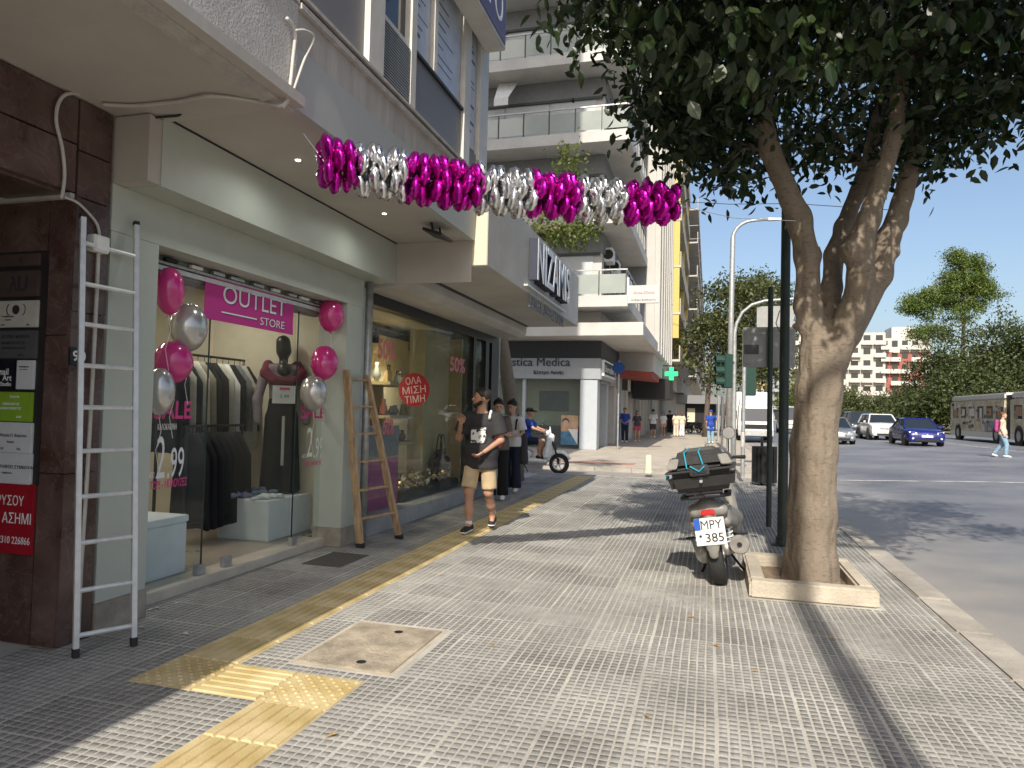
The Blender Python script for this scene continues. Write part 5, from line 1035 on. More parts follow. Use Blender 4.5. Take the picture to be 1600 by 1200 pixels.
# ================================================================ foil balloon garland
M_fm = mat('foil_magenta', (.55, .012, .38), .16, .92, var=.12, scale=30, bump=.35, bscale=28, spec=.6); M_fs = mat('foil_silver', (.78, .78, .79), .13, .97, var=.08, scale=30, bump=.35, bscale=28)
gA = onX(508, 254, -2.44); gB = at(1046, 318, 5.75)
gar = thing('balloon_garland', 'garland of magenta and silver foil balloons strung from the shop fascia toward the tree', 'garland', gA)
def gpt(t_): p = gA.lerp(gB, t_); p.z -= .10*4*t_*(1-t_)*.55; return p
def foil(m):
    n = 20; rings = [(.004, .034), (.034, .034), (.06, .027), (.077, .013), (.084, 0), (.077, -.013), (.06, -.027), (.034, -.034), (.004, -.034)]
    mb = MB(); mb.lathe(rings, n, axis='x'); vs = []
    for x, y, z in mb.v:
        a = math.atan2(z, y); rr_ = math.hypot(y, z); k_ = 1+.05*math.cos(a*10)*(1 if rr_ > .058 else 0); vs.append((x*(1+.10*math.cos(a*10)*(rr_/.084)), y*k_, z*k_))
    mb.v = vs; me = mb.mesh('foil_balloon'); me.polygons.foreach_set('use_smooth', [True]*len(me.polygons)); me.materials.append(m); return me
fm_, fs_ = foil(M_fm), foil(M_fs)
gd = (gB-gA).normalized(); gl_ = (gB-gA).length; nr = int(gl_/.072); gq = gd.to_track_quat('X', 'Z')
up0 = Vector((0, 0, 1)); sd_ = gd.cross(up0).normalized(); up_ = sd_.cross(gd)
bands = [(550, fm_), (640, fs_), (746, fm_), (825, fs_), (900, fm_), (974, fs_), (1100, fm_)]
for i in range(nr+1):
    p = gpt(i/nr); u = project(np.array([p]))[0][0]; me = next(m_ for lim, m_ in bands if u < lim)
    for j in range(4):
        a = math.pi/4+j*math.pi/2+(math.pi/4 if i % 2 else 0)+random.uniform(-.12, .12); rr_ = .102*random.uniform(.93, 1.07)
        o = bpy.data.objects.new('foil_balloon', me); COL.objects.link(o); o.parent = gar
        o.location = p+(sd_*math.cos(a)+up_*math.sin(a))*rr_+gd*random.uniform(-.012, .012)-gA
        from mathutils import Euler
        q = gq @ Euler((random.uniform(0, 6), random.uniform(-.22, .22), random.uniform(-.22, .22))).to_quaternion(); o.rotation_mode = 'QUATERNION'; o.rotation_quaternion = q; s_ = random.uniform(.95, 1.1); o.scale = (s_, s_, s_)
MB().tube([gpt(t_) for t_ in np.linspace(0, 1, 14)], .008, 5).build('cord', M_str, gar)
eb = onY(1243, 345, 6.6); MB().tube([gB, gB.lerp(eb, .5)-Vector((0, 0, .05)), eb], .003, 4).build('tie_string', M_str, gar); MB().tube([gA, Vector((FX+.01, gA.y-.06, gA.z+.18))], .003, 4).build('tie_string', M_str, gar)
# ================================================================ posts, lamps, signs
M_dgreen = mat('post_dark_green', (.035, .05, .045), .55, .3, var=.2, scale=6); M_tl = mat('traffic_green', (.01, .042, .032), .5, var=.1); M_sback = mat('sign_back_grey', (.3, .31, .31), .55, .4, var=.08)
pp_ = onZ(1222, 852)
dp = thing('tall_green_post', 'tall dark green post standing just left of the tree trunk', 'post', pp_); MB().tube([pp_+Vector((0, 0, 0)), pp_+Vector((.03, 0, 7.2))], [.058, .05], 12).build('shaft', M_dgreen, dp, smooth=True); MB().lathe([(.12, 0), (.12, .012), (.075, .02), (.07, .1)], 12, pp_).build('base_flange', M_dgreen, dp)
MB().tube([pp_+Vector((-.05, -.02, 2.5)), pp_+Vector((-.09, -.03, 2.6)), pp_+Vector((-.05, -.02, 2.75))], .006, 5).build('wire_loop', M_cabk, dp)
sp = onZ(1201, 823); ss = thing('road_sign', 'back of a grey rectangular road sign on a short dark post', 'road sign', sp)
MB().tube([sp, sp+Vector((0, 0, 3.28))], .036, 10).build('post', M_dgreen, ss, smooth=True)
x0_, x1_ = onY(1161, 540, sp.y+.06).x, onY(1243, 540, sp.y+.06).x; z0_, z1_ = onY(1200, 574, sp.y+.06).z, onY(1200, 511, sp.y+.06).z
box('panel', M_sback, ss, x0_, x1_, sp.y+.05, sp.y+.07, z0_, z1_, bevel=.008)
for z in (z0_+.05, z1_-.1): box('stiffener', M_sback, ss, x0_+.04, x1_-.04, sp.y+.036, sp.y+.049, z, z+.035)
a = onY(1163, 553, sp.y); c_ = onY(1186, 538, sp.y); box('sticker', mat('sticker_dark', (.07, .075, .08), .5, var=.2), ss, a.x, c_.x, sp.y+.046, sp.y+.0495, a.z, c_.z)
# litter bin
bp_ = onZ(1194, 758); lbn = thing('litter_bin', 'black slatted litter bin on a post by the kerb', 'litter bin', bp_)
MB().lathe([(.2, .06), (.22, .08), (.24, .82), (.22, .84)], 20, bp_).build('liner', mat('bin_liner', (.012, .014, .014), .6, var=.2), lbn)
for i in range(18):
    a = 2*math.pi*i/18; d = Vector((math.cos(a), math.sin(a), 0)); t_ = Vector((-d.y, d.x, 0)); q = [bp_+d*r_+t_*w_ for r_, w_ in ((.245, -.028), (.262, -.028), (.262, .028), (.245, .028))]
    MB().hexa([v+Vector((0, 0, .06)) for v in q]+[v+Vector((0, 0, .84)) for v in q]).build('slat', M_dark, lbn)
MB().tube([bp_+Vector((-.05, .02, 0)), bp_+Vector((-.05, .02, 1.05))], .03, 8).build('post', M_dark, lbn)
def lamp(base, H_, label, arm=1.6, d=1, fat=1.):
    t = thing('street_lamp', label, 'street lamp', base, group='lamp posts along the kerb'); b_ = Vector(base)
    MB().tube([b_, b_+Vector((0, 0, .9))], .115, 12).build('base', M_galv, t, smooth=True)
    pts = [b_+Vector((0, 0, .85)), b_+Vector((.03*d, 0, H_*.6)), b_+Vector((.06*d, 0, H_-.7))]+[b_+Vector((d*(.06+arm*.5*(1-math.cos(q))), 0, H_-.7+.7*math.sin(q))) for q in np.linspace(.3, math.pi/2, 5)]+[b_+Vector((d*arm*.9, 0, H_+.02))]
    MB().tube(pts, [r_*fat for r_ in (.085, .07, .05 if fat == 1 else .062, .045, .045, .042, .04, .038, .036)], 10).build('pole', M_galv, t, smooth='all')
    c = b_+Vector((d*(arm*.9+.25), 0, H_)); MB().hexa([c+Vector(p) for p in ((-.3, -.1, -.05), (.3, -.06, -.04), (.3, .06, -.04), (-.3, .1, -.05), (-.3, -.08, .06), (.28, -.04, .03), (.28, .04, .03), (-.3, .08, .06))]).build('lamp_head', M_galv, t, bevel=.015)
lb_ = onY(1139, 700, 29.5); lamp((lb_.x, 29.5, 0), onY(1165, 345, 29.5).z, 'tall pale street lamp with curved arm across the side street', fat=1.55)
lamp((1.1, -4, 0), 11, 'stout street lamp post standing behind the viewpoint by the kerb', arm=1.3, fat=1.5)
# traffic signals at the corner
M_lens = mat('signal_lens', (.03, .03, .03), .2, var=0)
def head(t, c, d):       # three-lamp head facing direction d (unit, horizontal)
    d = Vector(d); s = Vector((-d.y, d.x, 0)); q = [d*a_*.11+s*b_*.15 for a_, b_ in ((-1, -1), (1, -1), (1, 1), (-1, 1))]
    h = MB().hexa([c+v+Vector((0, 0, -.45)) for v in q]+[c+v+Vector((0, 0, .45)) for v in q]).build('signal_head', M_tl, t, bevel=.02)
    for i in range(3):
        z = .29-.29*i; mb = MB(); n = 10; rings = []
        for l_ in (.11, .33):
            rings.append([c+d*l_+s*.125*math.cos(a)+Vector((0, 0, z+.125*math.sin(a))) for a in np.linspace(-.5, math.pi+.5, n)])
        r2 = [[p+(p-(c+d*l_+Vector((0, 0, z)))).normalized()*.012 for p in r_] for r_, l_ in zip(rings, (.11, .33))]
        mb.loft([rings[0], rings[1], r2[1], r2[0]], closed=False); mb.build('visor', M_tl, t)
        ax = d.to_track_quat('X', 'Z').to_matrix(); m2 = MB().lathe([(.1, .111), (.1, .125)], 14, axis='x'); m2.v = [tuple(ax @ Vector(v)+c+Vector((0, 0, z))) for v in m2.v]; m2.build('lens', M_lens, t)
tp_ = Vector((onY(1147, 600, 19.6).x, 19.6, 0)); ts = thing('signal_mast', 'galvanised traffic signal mast with curved arm and green signal heads', 'traffic light', tp_)
ym = 19.6; am = [onY(x, y, ym) for x, y in ((1148, 520), (1151, 505), (1160, 488), (1175, 476), (1195, 470), (1240, 467), (1320, 463))]
MB().tube([tp_, tp_+Vector((0, 0, 1.2)), am[0]]+am[1:], [.07, .065, .05, .045, .042, .04, .038, .036, .036], 10).build('mast', M_galv, ts, smooth='all')
hc = onY(1136, 580, ym-.05); head(ts, hc, (-.95, -.3, 0)); box('clamp', M_dgreen, ts, hc.x, tp_.x, ym-.06, ym-.02, hc.z+.2, hc.z+.26)
hc2 = onY(1172, 592, ym+.1); head(ts, hc2, (.1, 1, 0)); box('clamp', M_dgreen, ts, tp_.x, hc2.x, ym+.03, ym+.07, hc2.z+.2, hc2.z+.26)
gp = onY(1183, 478, ym); gq2 = onY(1240, 520, ym); box('gantry_panel', mat('panel_pale', (.3, .3, .29), .6, var=.1), ts, gp.x, gq2.x, ym+.08, ym+.11, gq2.z, gp.z)
gpst = onZ(1160, 746); t = thing('plain_post', 'plain galvanised post with stickers beside the litter bin', 'post', gpst); MB().tube([gpst, Vector((gpst.x+.02, gpst.y, onY(1160, 512, gpst.y).z))], [.05, .048], 10).build('shaft', M_galv, t, smooth=True); MB().lathe([(.052, .75), (.053, 1.1)], 10, gpst).build('sticker', mat('sticker_pale', (.5, .48, .45), .6, var=.4, scale=25), t)
for x, dep, hgt, lab in ((1128, 33, 2.4, 'slim pale post beyond the signal mast'), (1122, 40, 2.6, 'thin grey post on the far pavement beneath the tree')):
    b_ = at(x, 700, dep); b_.z = 0; o = MB().tube([b_, b_+Vector((0, 0, hgt))], .06, 8).build('post', M_galv, None, smooth=True); tag(o, lab, 'post')
# bollard, blue sign
bo = onZ(1013, 739); o = MB().lathe([(.11, 0), (.11, .04), (.095, .05), (.085, .42), (.07, .45), (.02, .46)], 14, bo).build('bollard', M_nlit, None, smooth=True); tag(o, 'short cream bollard at the pavement corner', 'bollard')
bsg = at(967, 575, 29); bs = thing('blue_disc_sign', 'round blue traffic sign under the corner canopy', 'road sign', (bsg.x, bsg.y, 0)); MB().lathe([(.25, bsg.y-.06), (.25, bsg.y-.05)], 24, (bsg.x, 0, bsg.z), 'y').build('disc', mat('sign_blue', (.01, .06, .24), .4, var=.05), bs); MB().tube([(bsg.x, bsg.y, 0), (bsg.x, bsg.y, bsg.z+.3)], .035, 8).build('post', M_galv, bs)
tag(MB().tube([Vector((-2.3, 40, at(1060, 318, 40).z)), at(1140, 319, 38), at(1240, 318, 36), at(1420, 330, 33)], .02, 5).build('overhead_wire', M_cabk, None), 'thin overhead wire crossing the avenue', 'wire')
# ================================================================ people
M_skin = mat('skin', (.42, .235, .155), .55, var=.08, scale=14); M_skin2 = mat('skin_pale', (.5, .31, .22), .55, var=.08, scale=14); M_hair = mat('hair_dark', (.02, .014, .011), .6, var=.2, scale=30); M_hairb = mat('hair_brown', (.1, .05, .025), .6, var=.2, scale=30)
M_eye = mat('eye_dark', (.02, .015, .012), .2, var=0); M_shoe_w = mat('shoe_white', (.7, .69, .66), .6, var=.05); M_shoe_b = mat('shoe_black', (.015, .015, .017), .7, var=.1)
def rotz(v, a): c, s = math.cos(a), math.sin(a); return np.array([v[0]*c-v[1]*s, v[0]*s+v[1]*c, v[2]])
def hand_prims(wr, hd, palm_n, curl=.5, side=1):
    wr = np.array(wr); d = np.array(hd)-wr; d = d/np.linalg.norm(d); n = np.array(palm_n, float); n -= d*(n@d); n /= np.linalg.norm(n); s = np.cross(d, n)*side
    pr = [seg(wr, wr+d*.07, .026, .032, .55, fdir=tuple(n)), seg(wr+d*.045-s*.018, wr+d*.085-s*.02, .024, .022, .6, fdir=tuple(n)), seg(wr+d*.045+s*.018, wr+d*.085+s*.02, .024, .022, .6, fdir=tuple(n))]
    for i, (o_, L_) in enumerate(((-.032, .065), (-.011, .078), (.011, .073), (.031, .058))):
        b0 = wr+d*.085+s*o_; a1, a2 = curl*.6, curl*1.5
        m1 = b0+(d*math.cos(a1)+n*math.sin(a1))*L_*.5; e = m1+(d*math.cos(a2)+n*math.sin(a2))*L_*.55; pr += [seg(b0, m1, .0095, .0088), seg(m1, e, .0088, .0075)]
    t0 = wr+d*.03-s*.025; t1 = t0+(d*.5-s*.75+n*.35)*.045; t2 = t1+(d*.85-s*.15+n*.5)*.036; pr += [seg(t0, t1, .013, .0105), seg(t1, t2, .0105, .0085)]
    return pr
BASE = dict(hipL=(.09, 0, .92), kneeL=(.1, -.015, .5), ankL=(.1, .02, .09), toeL=(.12, -.14, .035), hipR=(-.09, 0, .92), kneeR=(-.1, -.015, .5), ankR=(-.1, .02, .09), toeR=(-.12, -.14, .035),
            shL=(.175, 0, 1.42), elL=(.23, .03, 1.13), wrL=(.22, -.06, .9), hdL=(.21, -.09, .81), shR=(-.175, 0, 1.42), elR=(-.23, .03, 1.13), wrR=(-.22, -.06, .9), hdR=(-.21, -.09, .81))
def person(label, loc, rz=0., H=1.72, pose=None, yaw=0., pitch=0., skin=None, hair=None, style='short', top=None, sleeve='short', bottom=None, legs='trousers', shoes=None, female=False, beard=False, fine=False, drop=0., curl=.5, loose=0., seat=None):
    J = {k: np.array(v) for k, v in BASE.items()}
    if female:
        for k in ('shL', 'shR'): J[k] = J[k]*np.array((.88, 1, 1))
    J.update({k: np.array(v, float) for k, v in (pose or {}).items()})
    skin = skin or M_skin; hair = hair or M_hair
    t = thing('person', label, 'person', loc, rz); sc_ = H/1.75; t.scale = (sc_,)*3
    R0 = .011 if fine else .017
    up = (J['shL']+J['shR'])/2; hp = (J['hipL']+J['hipR'])/2; mid = hp*.55+up*.45
    nk = up+np.array((0, .005, .07)); hd = up+np.array((0, -.02, .22)); HR = lambda v: hd+rotz(np.array((v[0], v[1]*math.cos(pitch)-v[2]*math.sin(pitch), v[1]*math.sin(pitch)+v[2]*math.cos(pitch))), yaw)
    cw = .135 if female else .155
    body = [seg(hp+(0, .0, .02), mid, .13, .105 if female else .12, .72), seg(mid, up-(0, 0, .1), .11, cw, .68), seg(J['shL']*.8+up*.2-(0, 0, .02), J['shR']*.8+up*.2-(0, 0, .02), .065), seg(up, nk+(0, -.01, .04), .06, .052)]
    for s in 'LR':
        body += [seg(J['sh'+s], J['el'+s], .05 if not female else .043, .039 if not female else .034), seg(J['el'+s], J['wr'+s], .038 if not female else .033, .026), seg(J['hip'+s], J['knee'+s], .085, .056), seg(J['knee'+s], J['ank'+s]*.55+J['knee'+s]*.45+(0, .012, 0), .054, .052), seg(J['ank'+s]*.55+J['knee'+s]*.45+(0, .012, 0), J['ank'+s], .05, .034), seg(J['ank'+s], J['toe'+s], .035, .026)]
    parts = [sdf(body, R0*1.25, .035)]
    head_ = [seg(HR((0, .018, .035)), HR((0, -.005, .03)), .088, .085), seg(HR((0, -.03, -.03)), HR((0, -.052, -.075)), .064, .04), seg(HR((0, -.085, .02)), HR((0, -.112, -.012)), .012, .017), seg(HR((0, -.07, -.05)), HR((0, -.09, -.052)), .018), seg(HR((-.03, -.075, .035)), HR((.03, -.075, .035)), .018),
             seg(HR((.082, .01, .012)), HR((.086, .018, -.02)), .016, .012), seg(HR((-.082, .01, .012)), HR((-.086, .018, -.02)), .016, .012), seg(nk, HR((0, .01, -.03)), .05, .05)]
    parts.append(sdf(head_, .009 if fine else .014, .018))
    for s, sd2 in (('L', -1), ('R', 1)):
        pn = (-1 if s == 'L' else 1, -.3, 0) if J['hd'+s][2] < J['wr'+s][2]+.05 else (0, -1, 0)
        parts.append(sdf(hand_prims(J['wr'+s], J['hd'+s], pn, curl, sd2), .0055 if fine else .009, .006))
    sdfobj('body', joinVF(*parts), skin, t)
    if fine:
        for s in (-1, 1):
            e = HR((s*.032, -.083, .018)); mb = MB().lathe([(.002, -.009), (.009, -.005), (.0105, 0), (.009, .005), (.002, .009)], 8, e); mb.build('eye', M_eye, t, world=False)
            MB().tube([HR((s*.014, -.094, .038)), HR((s*.034, -.093, .044)), HR((s*.052, -.08, .038))], .0045, 5).build('eyebrow', hair, t, world=False)
        MB().tube([HR((-.024, -.094, -.047)), HR((0, -.106, -.045)), HR((.024, -.094, -.047))], .0045, 5).build('mouth', mat('lips', (.3, .12, .1), .5, var=0), t, world=False)
    # hair
    hpz = [seg(HR((0, .024, .045)), HR((0, -.0, .048)), .099, .094)]
    nf = HR((0, -1, -.75))-hd; cl_ = [(HR((0, -.045, .052)), nf)]
    if style == 'short': cl_.append((HR((0, 0, -.02)), HR((0, .2, -1))-hd))
    if style == 'bun': hpz.append(seg(HR((0, .085, .1)), HR((0, .1, .11)), .032, .03)); cl_.append((HR((0, 0, -.05)), HR((0, .2, -1))-hd))
    if style == 'long': hpz += [seg(HR((0, .06, .0)), HR((0, .085, -.2)), .085, .06), seg(HR((.065, .03, 0)), HR((.075, .05, -.2)), .035, .03), seg(HR((-.065, .03, 0)), HR((-.075, .05, -.2)), .035, .03)]
    if style == 'cap': cl_.append((HR((0, 0, .02)), HR((0, 0, -1))-hd)); hpz.append(seg(HR((0, -.08, .045)), HR((0, -.15, .035)), .05, .045, .35, fdir=(0, 0, 1)))
    if style == 'cap': cl_ = cl_[1:]
    sdfobj('hair' if style != 'cap' else 'cap', sdf(hpz, .01 if fine else .015, .02, clip=cl_), hair, t)
    if beard: sdfobj('beard', sdf([seg(HR((-.055, -.02, -.045)), HR((0, -.075, -.085)), .026, .03), seg(HR((.055, -.02, -.045)), HR((0, -.075, -.085)), .026, .03)], .009, .02), M_hair, t)
    # top
    if top:
        e = .016+loose
        pr = [seg(hp+(0, 0, .0-drop), mid, .135+e, .112+e, .74), seg(mid, up-(0, 0, .1), .115+e, cw+e, .7), seg(J['shL']*.85+up*.15-(0, 0, .015), J['shR']*.85+up*.15-(0, 0, .015), .066+e*.6), seg(hp+(.07, 0, .0-drop), hp+(-.07, 0, .0-drop), .112+e), seg(hp+(.07, 0, .1), hp+(-.07, 0, .1), .118+e), seg(hp+(.06, 0, .03), hp+(-.06, 0, .03), .122+e)]
        cl2 = [(hp+(0, 0, -.04-drop), (0, 0, -1)), (up+(0, 0, .055), (0, -.25, 1))]
        for s in 'LR':
            a, b_ = J['sh'+s], J['el'+s]
            if sleeve == 'short': pr.append(seg(a, a+(b_-a)*.78, .055+e, .058+e+loose, cap=True))
            elif sleeve == 'long': pr += [seg(a, b_, .055+e, .045+e), seg(b_, J['wr'+s], .045+e, .036+e, cap=True)]
        sdfobj('top', sdf(pr, R0*1.2, .03, clip=cl2), top, t)
    if bottom:
        e = .016; pr = [seg(hp+(0, 0, .09), hp-(0, 0, .02), .122+e, .135+e, .75)]
        for s in 'LR':
            a, b_, c = J['hip'+s], J['knee'+s], J['ank'+s]
            if legs == 'shorts': pr.append(seg(a, a+(b_-a)*.9+np.array((.012 if s == 'L' else -.012, 0, 0)), .085+e, .078+e, cap=True))
            elif legs == 'wide': pr += [seg(a, b_, .088+e, .07+e), seg(b_, c+(0, 0, .0), .07+e, .085+e, cap=True)]
            elif legs == 'skirt': pr.append(seg(a, (a+b_*1.6)/2.6, .11+e, .12+e, cap=True))
            else: pr += [seg(a, b_, .09+e, .066+e), seg(b_, c+(0, 0, .0), .066+e, .052+e, cap=True)]
        sdfobj({'shorts': 'shorts', 'skirt': 'skirt'}.get(legs, 'trousers'), sdf(pr, R0*1.2, .012, clip=[(hp+(0, 0, .1), (0, 0, 1))]), bottom, t)
    sh = shoes or M_shoe_w
    for s in 'LR':
        an, to = J['ank'+s], J['toe'+s]; d = to-an; d[2] = 0; d /= np.linalg.norm(d)+1e-9; heel = an+np.array((0, 0, to[2]-an[2]))*.55-d*.035
        sdfobj('shoe', sdf([seg(heel+(0, 0, .012), to+(0, 0, .01), .046, .044, .85, fdir=(0, 0, 1)), seg(an-d*.01, heel+(0, 0, .015), .046, .046)], .012, .02, clip=[((0, 0, min(to[2], heel[2])-.034), (0, 0, -1))]), sh, t)
    return t, J
M_char = mat('charcoal_jersey', (.028, .027, .03), .85, var=.15, scale=12, bump=.15, bscale=30); M_khaki = mat('khaki_cotton', (.47, .36, .22), .85, var=.12, scale=10, bump=.25, bscale=22); M_navy = mat('navy_cloth', (.012, .016, .035), .85, var=.2); M_blue = mat('royal_blue', (.012, .05, .3), .75, var=.12); M_jean = mat('light_jeans', (.2, .32, .42), .8, var=.2); M_wt = mat('white_tee', (.66, .66, .66), .8, var=.05); M_pinkt = mat('pink_cloth', (.45, .06, .12), .8, var=.1); M_beige = mat('beige_cloth', (.6, .5, .38), .8, var=.08); M_darkgr = mat('dark_grey_cloth', (.05, .05, .055), .85, var=.15)
mloc = onZ(744, 831)+Vector((.04, 0, 0))
man, J = person('young bearded man walking in black T-shirt and khaki shorts, one hand raised to his face', mloc, R(2), 1.745, dict(kneeR=(-.105, -.13, .5), ankR=(-.1, -.13, .09), toeR=(-.115, -.28, .035), kneeL=(.1, .02, .49), ankL=(.09, .27, .17), toeL=(.1, .19, .045),
     elR=(-.28, -.03, 1.15), wrR=(-.21, -.2, 1.33), hdR=(-.17, -.235, 1.42), elL=(.25, .0, 1.14), wrL=(.1, -.21, 1.0), hdL=(.03, -.25, .95)), yaw=R(-68), top=M_char, sleeve='short', bottom=M_khaki, legs='shorts', shoes=M_shoe_b, beard=True, fine=True, drop=.1, loose=.016, curl=.7)
# chest print follows the shirt front
pv_ = MB(); nx, nzz = 9, 9; gx = [-.095+.19*i/(nx-1) for i in range(nx)]; gz = [1.1+.19*j/(nzz-1) for j in range(nzz)]
for j in range(nzz):
    for i in range(nx): pv_.v.append((gx[i], -(.148*math.sqrt(max(0, 1-(gx[i]/.215)**2))+.004), gz[j]))
pv_.f = [(j*nx+i, j*nx+i+1, (j+1)*nx+i+1, (j+1)*nx+i) for j in range(nzz-1) for i in range(nx-1)]
M_print = mat('shirt_print', (.62, .62, .6), .8, var=0)
N, L, b = nodes(M_print); vz = N.new('ShaderNodeTexNoise'); vz.inputs['Scale'].default_value = 13; vz.inputs['Detail'].default_value = 6; vz.inputs['Distortion'].default_value = 1.6; tcx = N.new('ShaderNodeTexCoord'); L.new(tcx.outputs['Object'], vz.inputs['Vector']); rp = N.new('ShaderNodeValToRGB'); rp.color_ramp.elements[0].color = (.03, .03, .03, 1); rp.color_ramp.elements[0].position = .46; rp.color_ramp.elements[1].position = .5; rp.color_ramp.elements[1].color = (.62, .62, .6, 1); L.new(vz.outputs['Fac'], rp.inputs[0]); L.new(rp.outputs[0], b.inputs['Base Color'])
pv_.build('chest_print', M_print, man, world=False, smooth='all')
for s in 'RL':
    an, to = J['ank'+s], J['toe'+s]; d = to-an; d[2] = 0; d /= np.linalg.norm(d); heel = an+np.array((0, 0, to[2]-an[2]))*.55-d*.035; zb_ = min(to[2], heel[2])-.034
    sdfobj('shoe_sole', sdf([seg(heel+(0, 0, -.018), to+(0, 0, -.018), .05, .048, .35, fdir=(0, 0, 1))], .009, .01, clip=[((0, 0, zb_-.002), (0, 0, -1))]), M_shoe_w, man)
    sdfobj('sock', sdf([seg(an+(0, 0, .02), an+(0, .004, .065), .041, .042, cap=True)], .009, .01), M_wt, man)
MB().tube([(.13, -.13, 1.4), (.12, -.02, 1.49), (.12, .1, 1.42), (.11, .15, 1.2)], .016, 6).build('strap', M_wt, man, world=False)
w1 = onZ(776, 781); wm1, J1 = person('woman with dark hair in a bun, black outfit, looking at a phone', w1, R(8), 1.66, dict(kneeR=(-.1, -.08, .5), ankR=(-.1, -.08, .09), toeR=(-.13, -.24, .035), elL=(.2, -.02, 1.14), wrL=(.06, -.22, 1.2), hdL=(.0, -.26, 1.24), elR=(-.22, -.02, 1.12), wrR=(-.12, -.22, 1.1), hdR=(-.06, -.27, 1.1)), yaw=R(15), pitch=R(22), female=True, top=mat('taupe_tee', (.13, .1, .09), .8, var=.1), bottom=M_blk, legs='wide', style='bun', fine=True, skin=M_skin2)
MB().box(-.05, .03, -.29, -.28, 1.18, 1.33).build('phone', M_dark, wm1, world=False)
o = tag(MB().hexa([w1+Vector(p) for p in ((.03, -.33, .86), (.16, -.31, .9), (.16, -.30, .9), (.03, -.32, .86), (.0, -.33, 1.1), (.12, -.31, 1.14), (.12, -.30, 1.14), (.0, -.32, 1.1))]).build('red_folder', mat('folder_red', (.5, .06, .06), .6, var=.1), None), 'red folder in the hands of the woman in black', 'folder')
w2 = onZ(798, 769); wm2, J2 = person('woman in white T-shirt and dark trousers with a black backpack strap', w2, R(0), 1.67, dict(elL=(.22, .0, 1.13), wrL=(.12, -.2, 1.1), hdL=(.05, -.24, 1.12), elR=(-.22, .0, 1.13), wrR=(-.1, -.2, 1.1), hdR=(-.04, -.25, 1.13)), yaw=R(-20), pitch=R(25), female=True, top=M_wt, bottom=M_navy, legs='wide', style='bun', fine=True, skin=M_skin2, loose=.01)
MB().tube([(.11, -.145, 1.2), (.115, -.12, 1.36), (.12, .0, 1.48), (.11, .12, 1.38)], .02, 6).build('backpack_strap', M_blk, wm2, world=False); sdfobj('backpack', sdf([seg((0, .2, 1.36), (0, .21, 1.05), .12, .13, .6)], .025, .03), M_blk, wm2)
sdfobj('jacket', sdf([seg((.24, -.02, 1.08), (.25, .0, .62), .07, .09, .6, fdir=(0, 1, 0))], .02, .03), M_darkgr, wm2)
far_ = [('man in blue polo and navy trousers waiting outside the far shops', 976, 36, 0, dict(top=M_blue, bottom=M_navy, style='short', shoes=M_shoe_w, pose=dict(wrL=(.05, -.2, 1.0), hdL=(-.02, -.23, .98), wrR=(-.05, -.2, 1.0), hdR=(.0, -.23, .96)))),
        ('woman in dark top and pink skirt beside the man in blue', 995, 37, 20, dict(top=M_darkgr, bottom=M_pinkt, legs='skirt', female=True, style='long', H=1.62)),
        ('man in white T-shirt and dark shorts walking away up the pavement', 1020, 43, 180, dict(top=M_wt, bottom=M_darkgr, legs='shorts', pose=dict(kneeL=(.1, -.1, .5), ankL=(.1, -.1, .09), toeL=(.1, -.24, .035)))),
        ('woman in white top further up the pavement', 1036, 48, 0, dict(top=M_wt, bottom=M_skin2, legs='skirt', female=True, style='long', H=1.62)),
        ('woman in cream dress walking away with a companion', 1056, 47, 175, dict(top=M_beige, bottom=M_beige, legs='wide', female=True, style='long', hair=M_hairb, H=1.65)),
        ('woman in white trousers beside the cream dress', 1065, 47.5, 185, dict(top=M_beige, bottom=M_wt, legs='wide', female=True, style='long', hair=M_hairb, H=1.65)),
        ('man in blue cap and long blue shirt by the kerb posts', 1110, 37, 200, dict(top=M_blue, bottom=M_jean, style='cap', hair=M_blue, drop=.2, pose=dict(elR=(-.35, -.05, 1.25), wrR=(-.5, -.1, 1.35), hdR=(-.57, -.12, 1.38)))),
        ('person in black at the shop door up the pavement', 1046, 52, 180, dict(top=M_blk, bottom=M_blk)), ]
for lab, x, dep, rz, kw in far_:
    b_ = at(x, 690, dep); b_.z = 0; person(lab, b_, R(rz), kw.pop('H', 1.75), **kw)
xw = at(1567, 713, 26.5); xw.z = roadz(xw.x)
wc, Jc = person('woman crossing the avenue in jeans with a pink backpack', xw, R(62), 1.7, dict(kneeR=(-.1, -.14, .5), ankR=(-.1, -.1, .1), toeR=(-.11, -.25, .035), kneeL=(.1, .05, .5), ankL=(.1, .3, .14), toeL=(.1, .22, .04)), female=True, top=M_beige, sleeve='none', bottom=M_jean, legs='trousers', style='bun', hair=M_hairb, skin=M_skin2)
sdfobj('backpack', sdf([seg((0, .19, 1.36), (0, .2, 1.08), .12, .13, .65)], .025, .03), mat('backpack_pink', (.35, .05, .2), .7, var=.3, scale=9), wc)
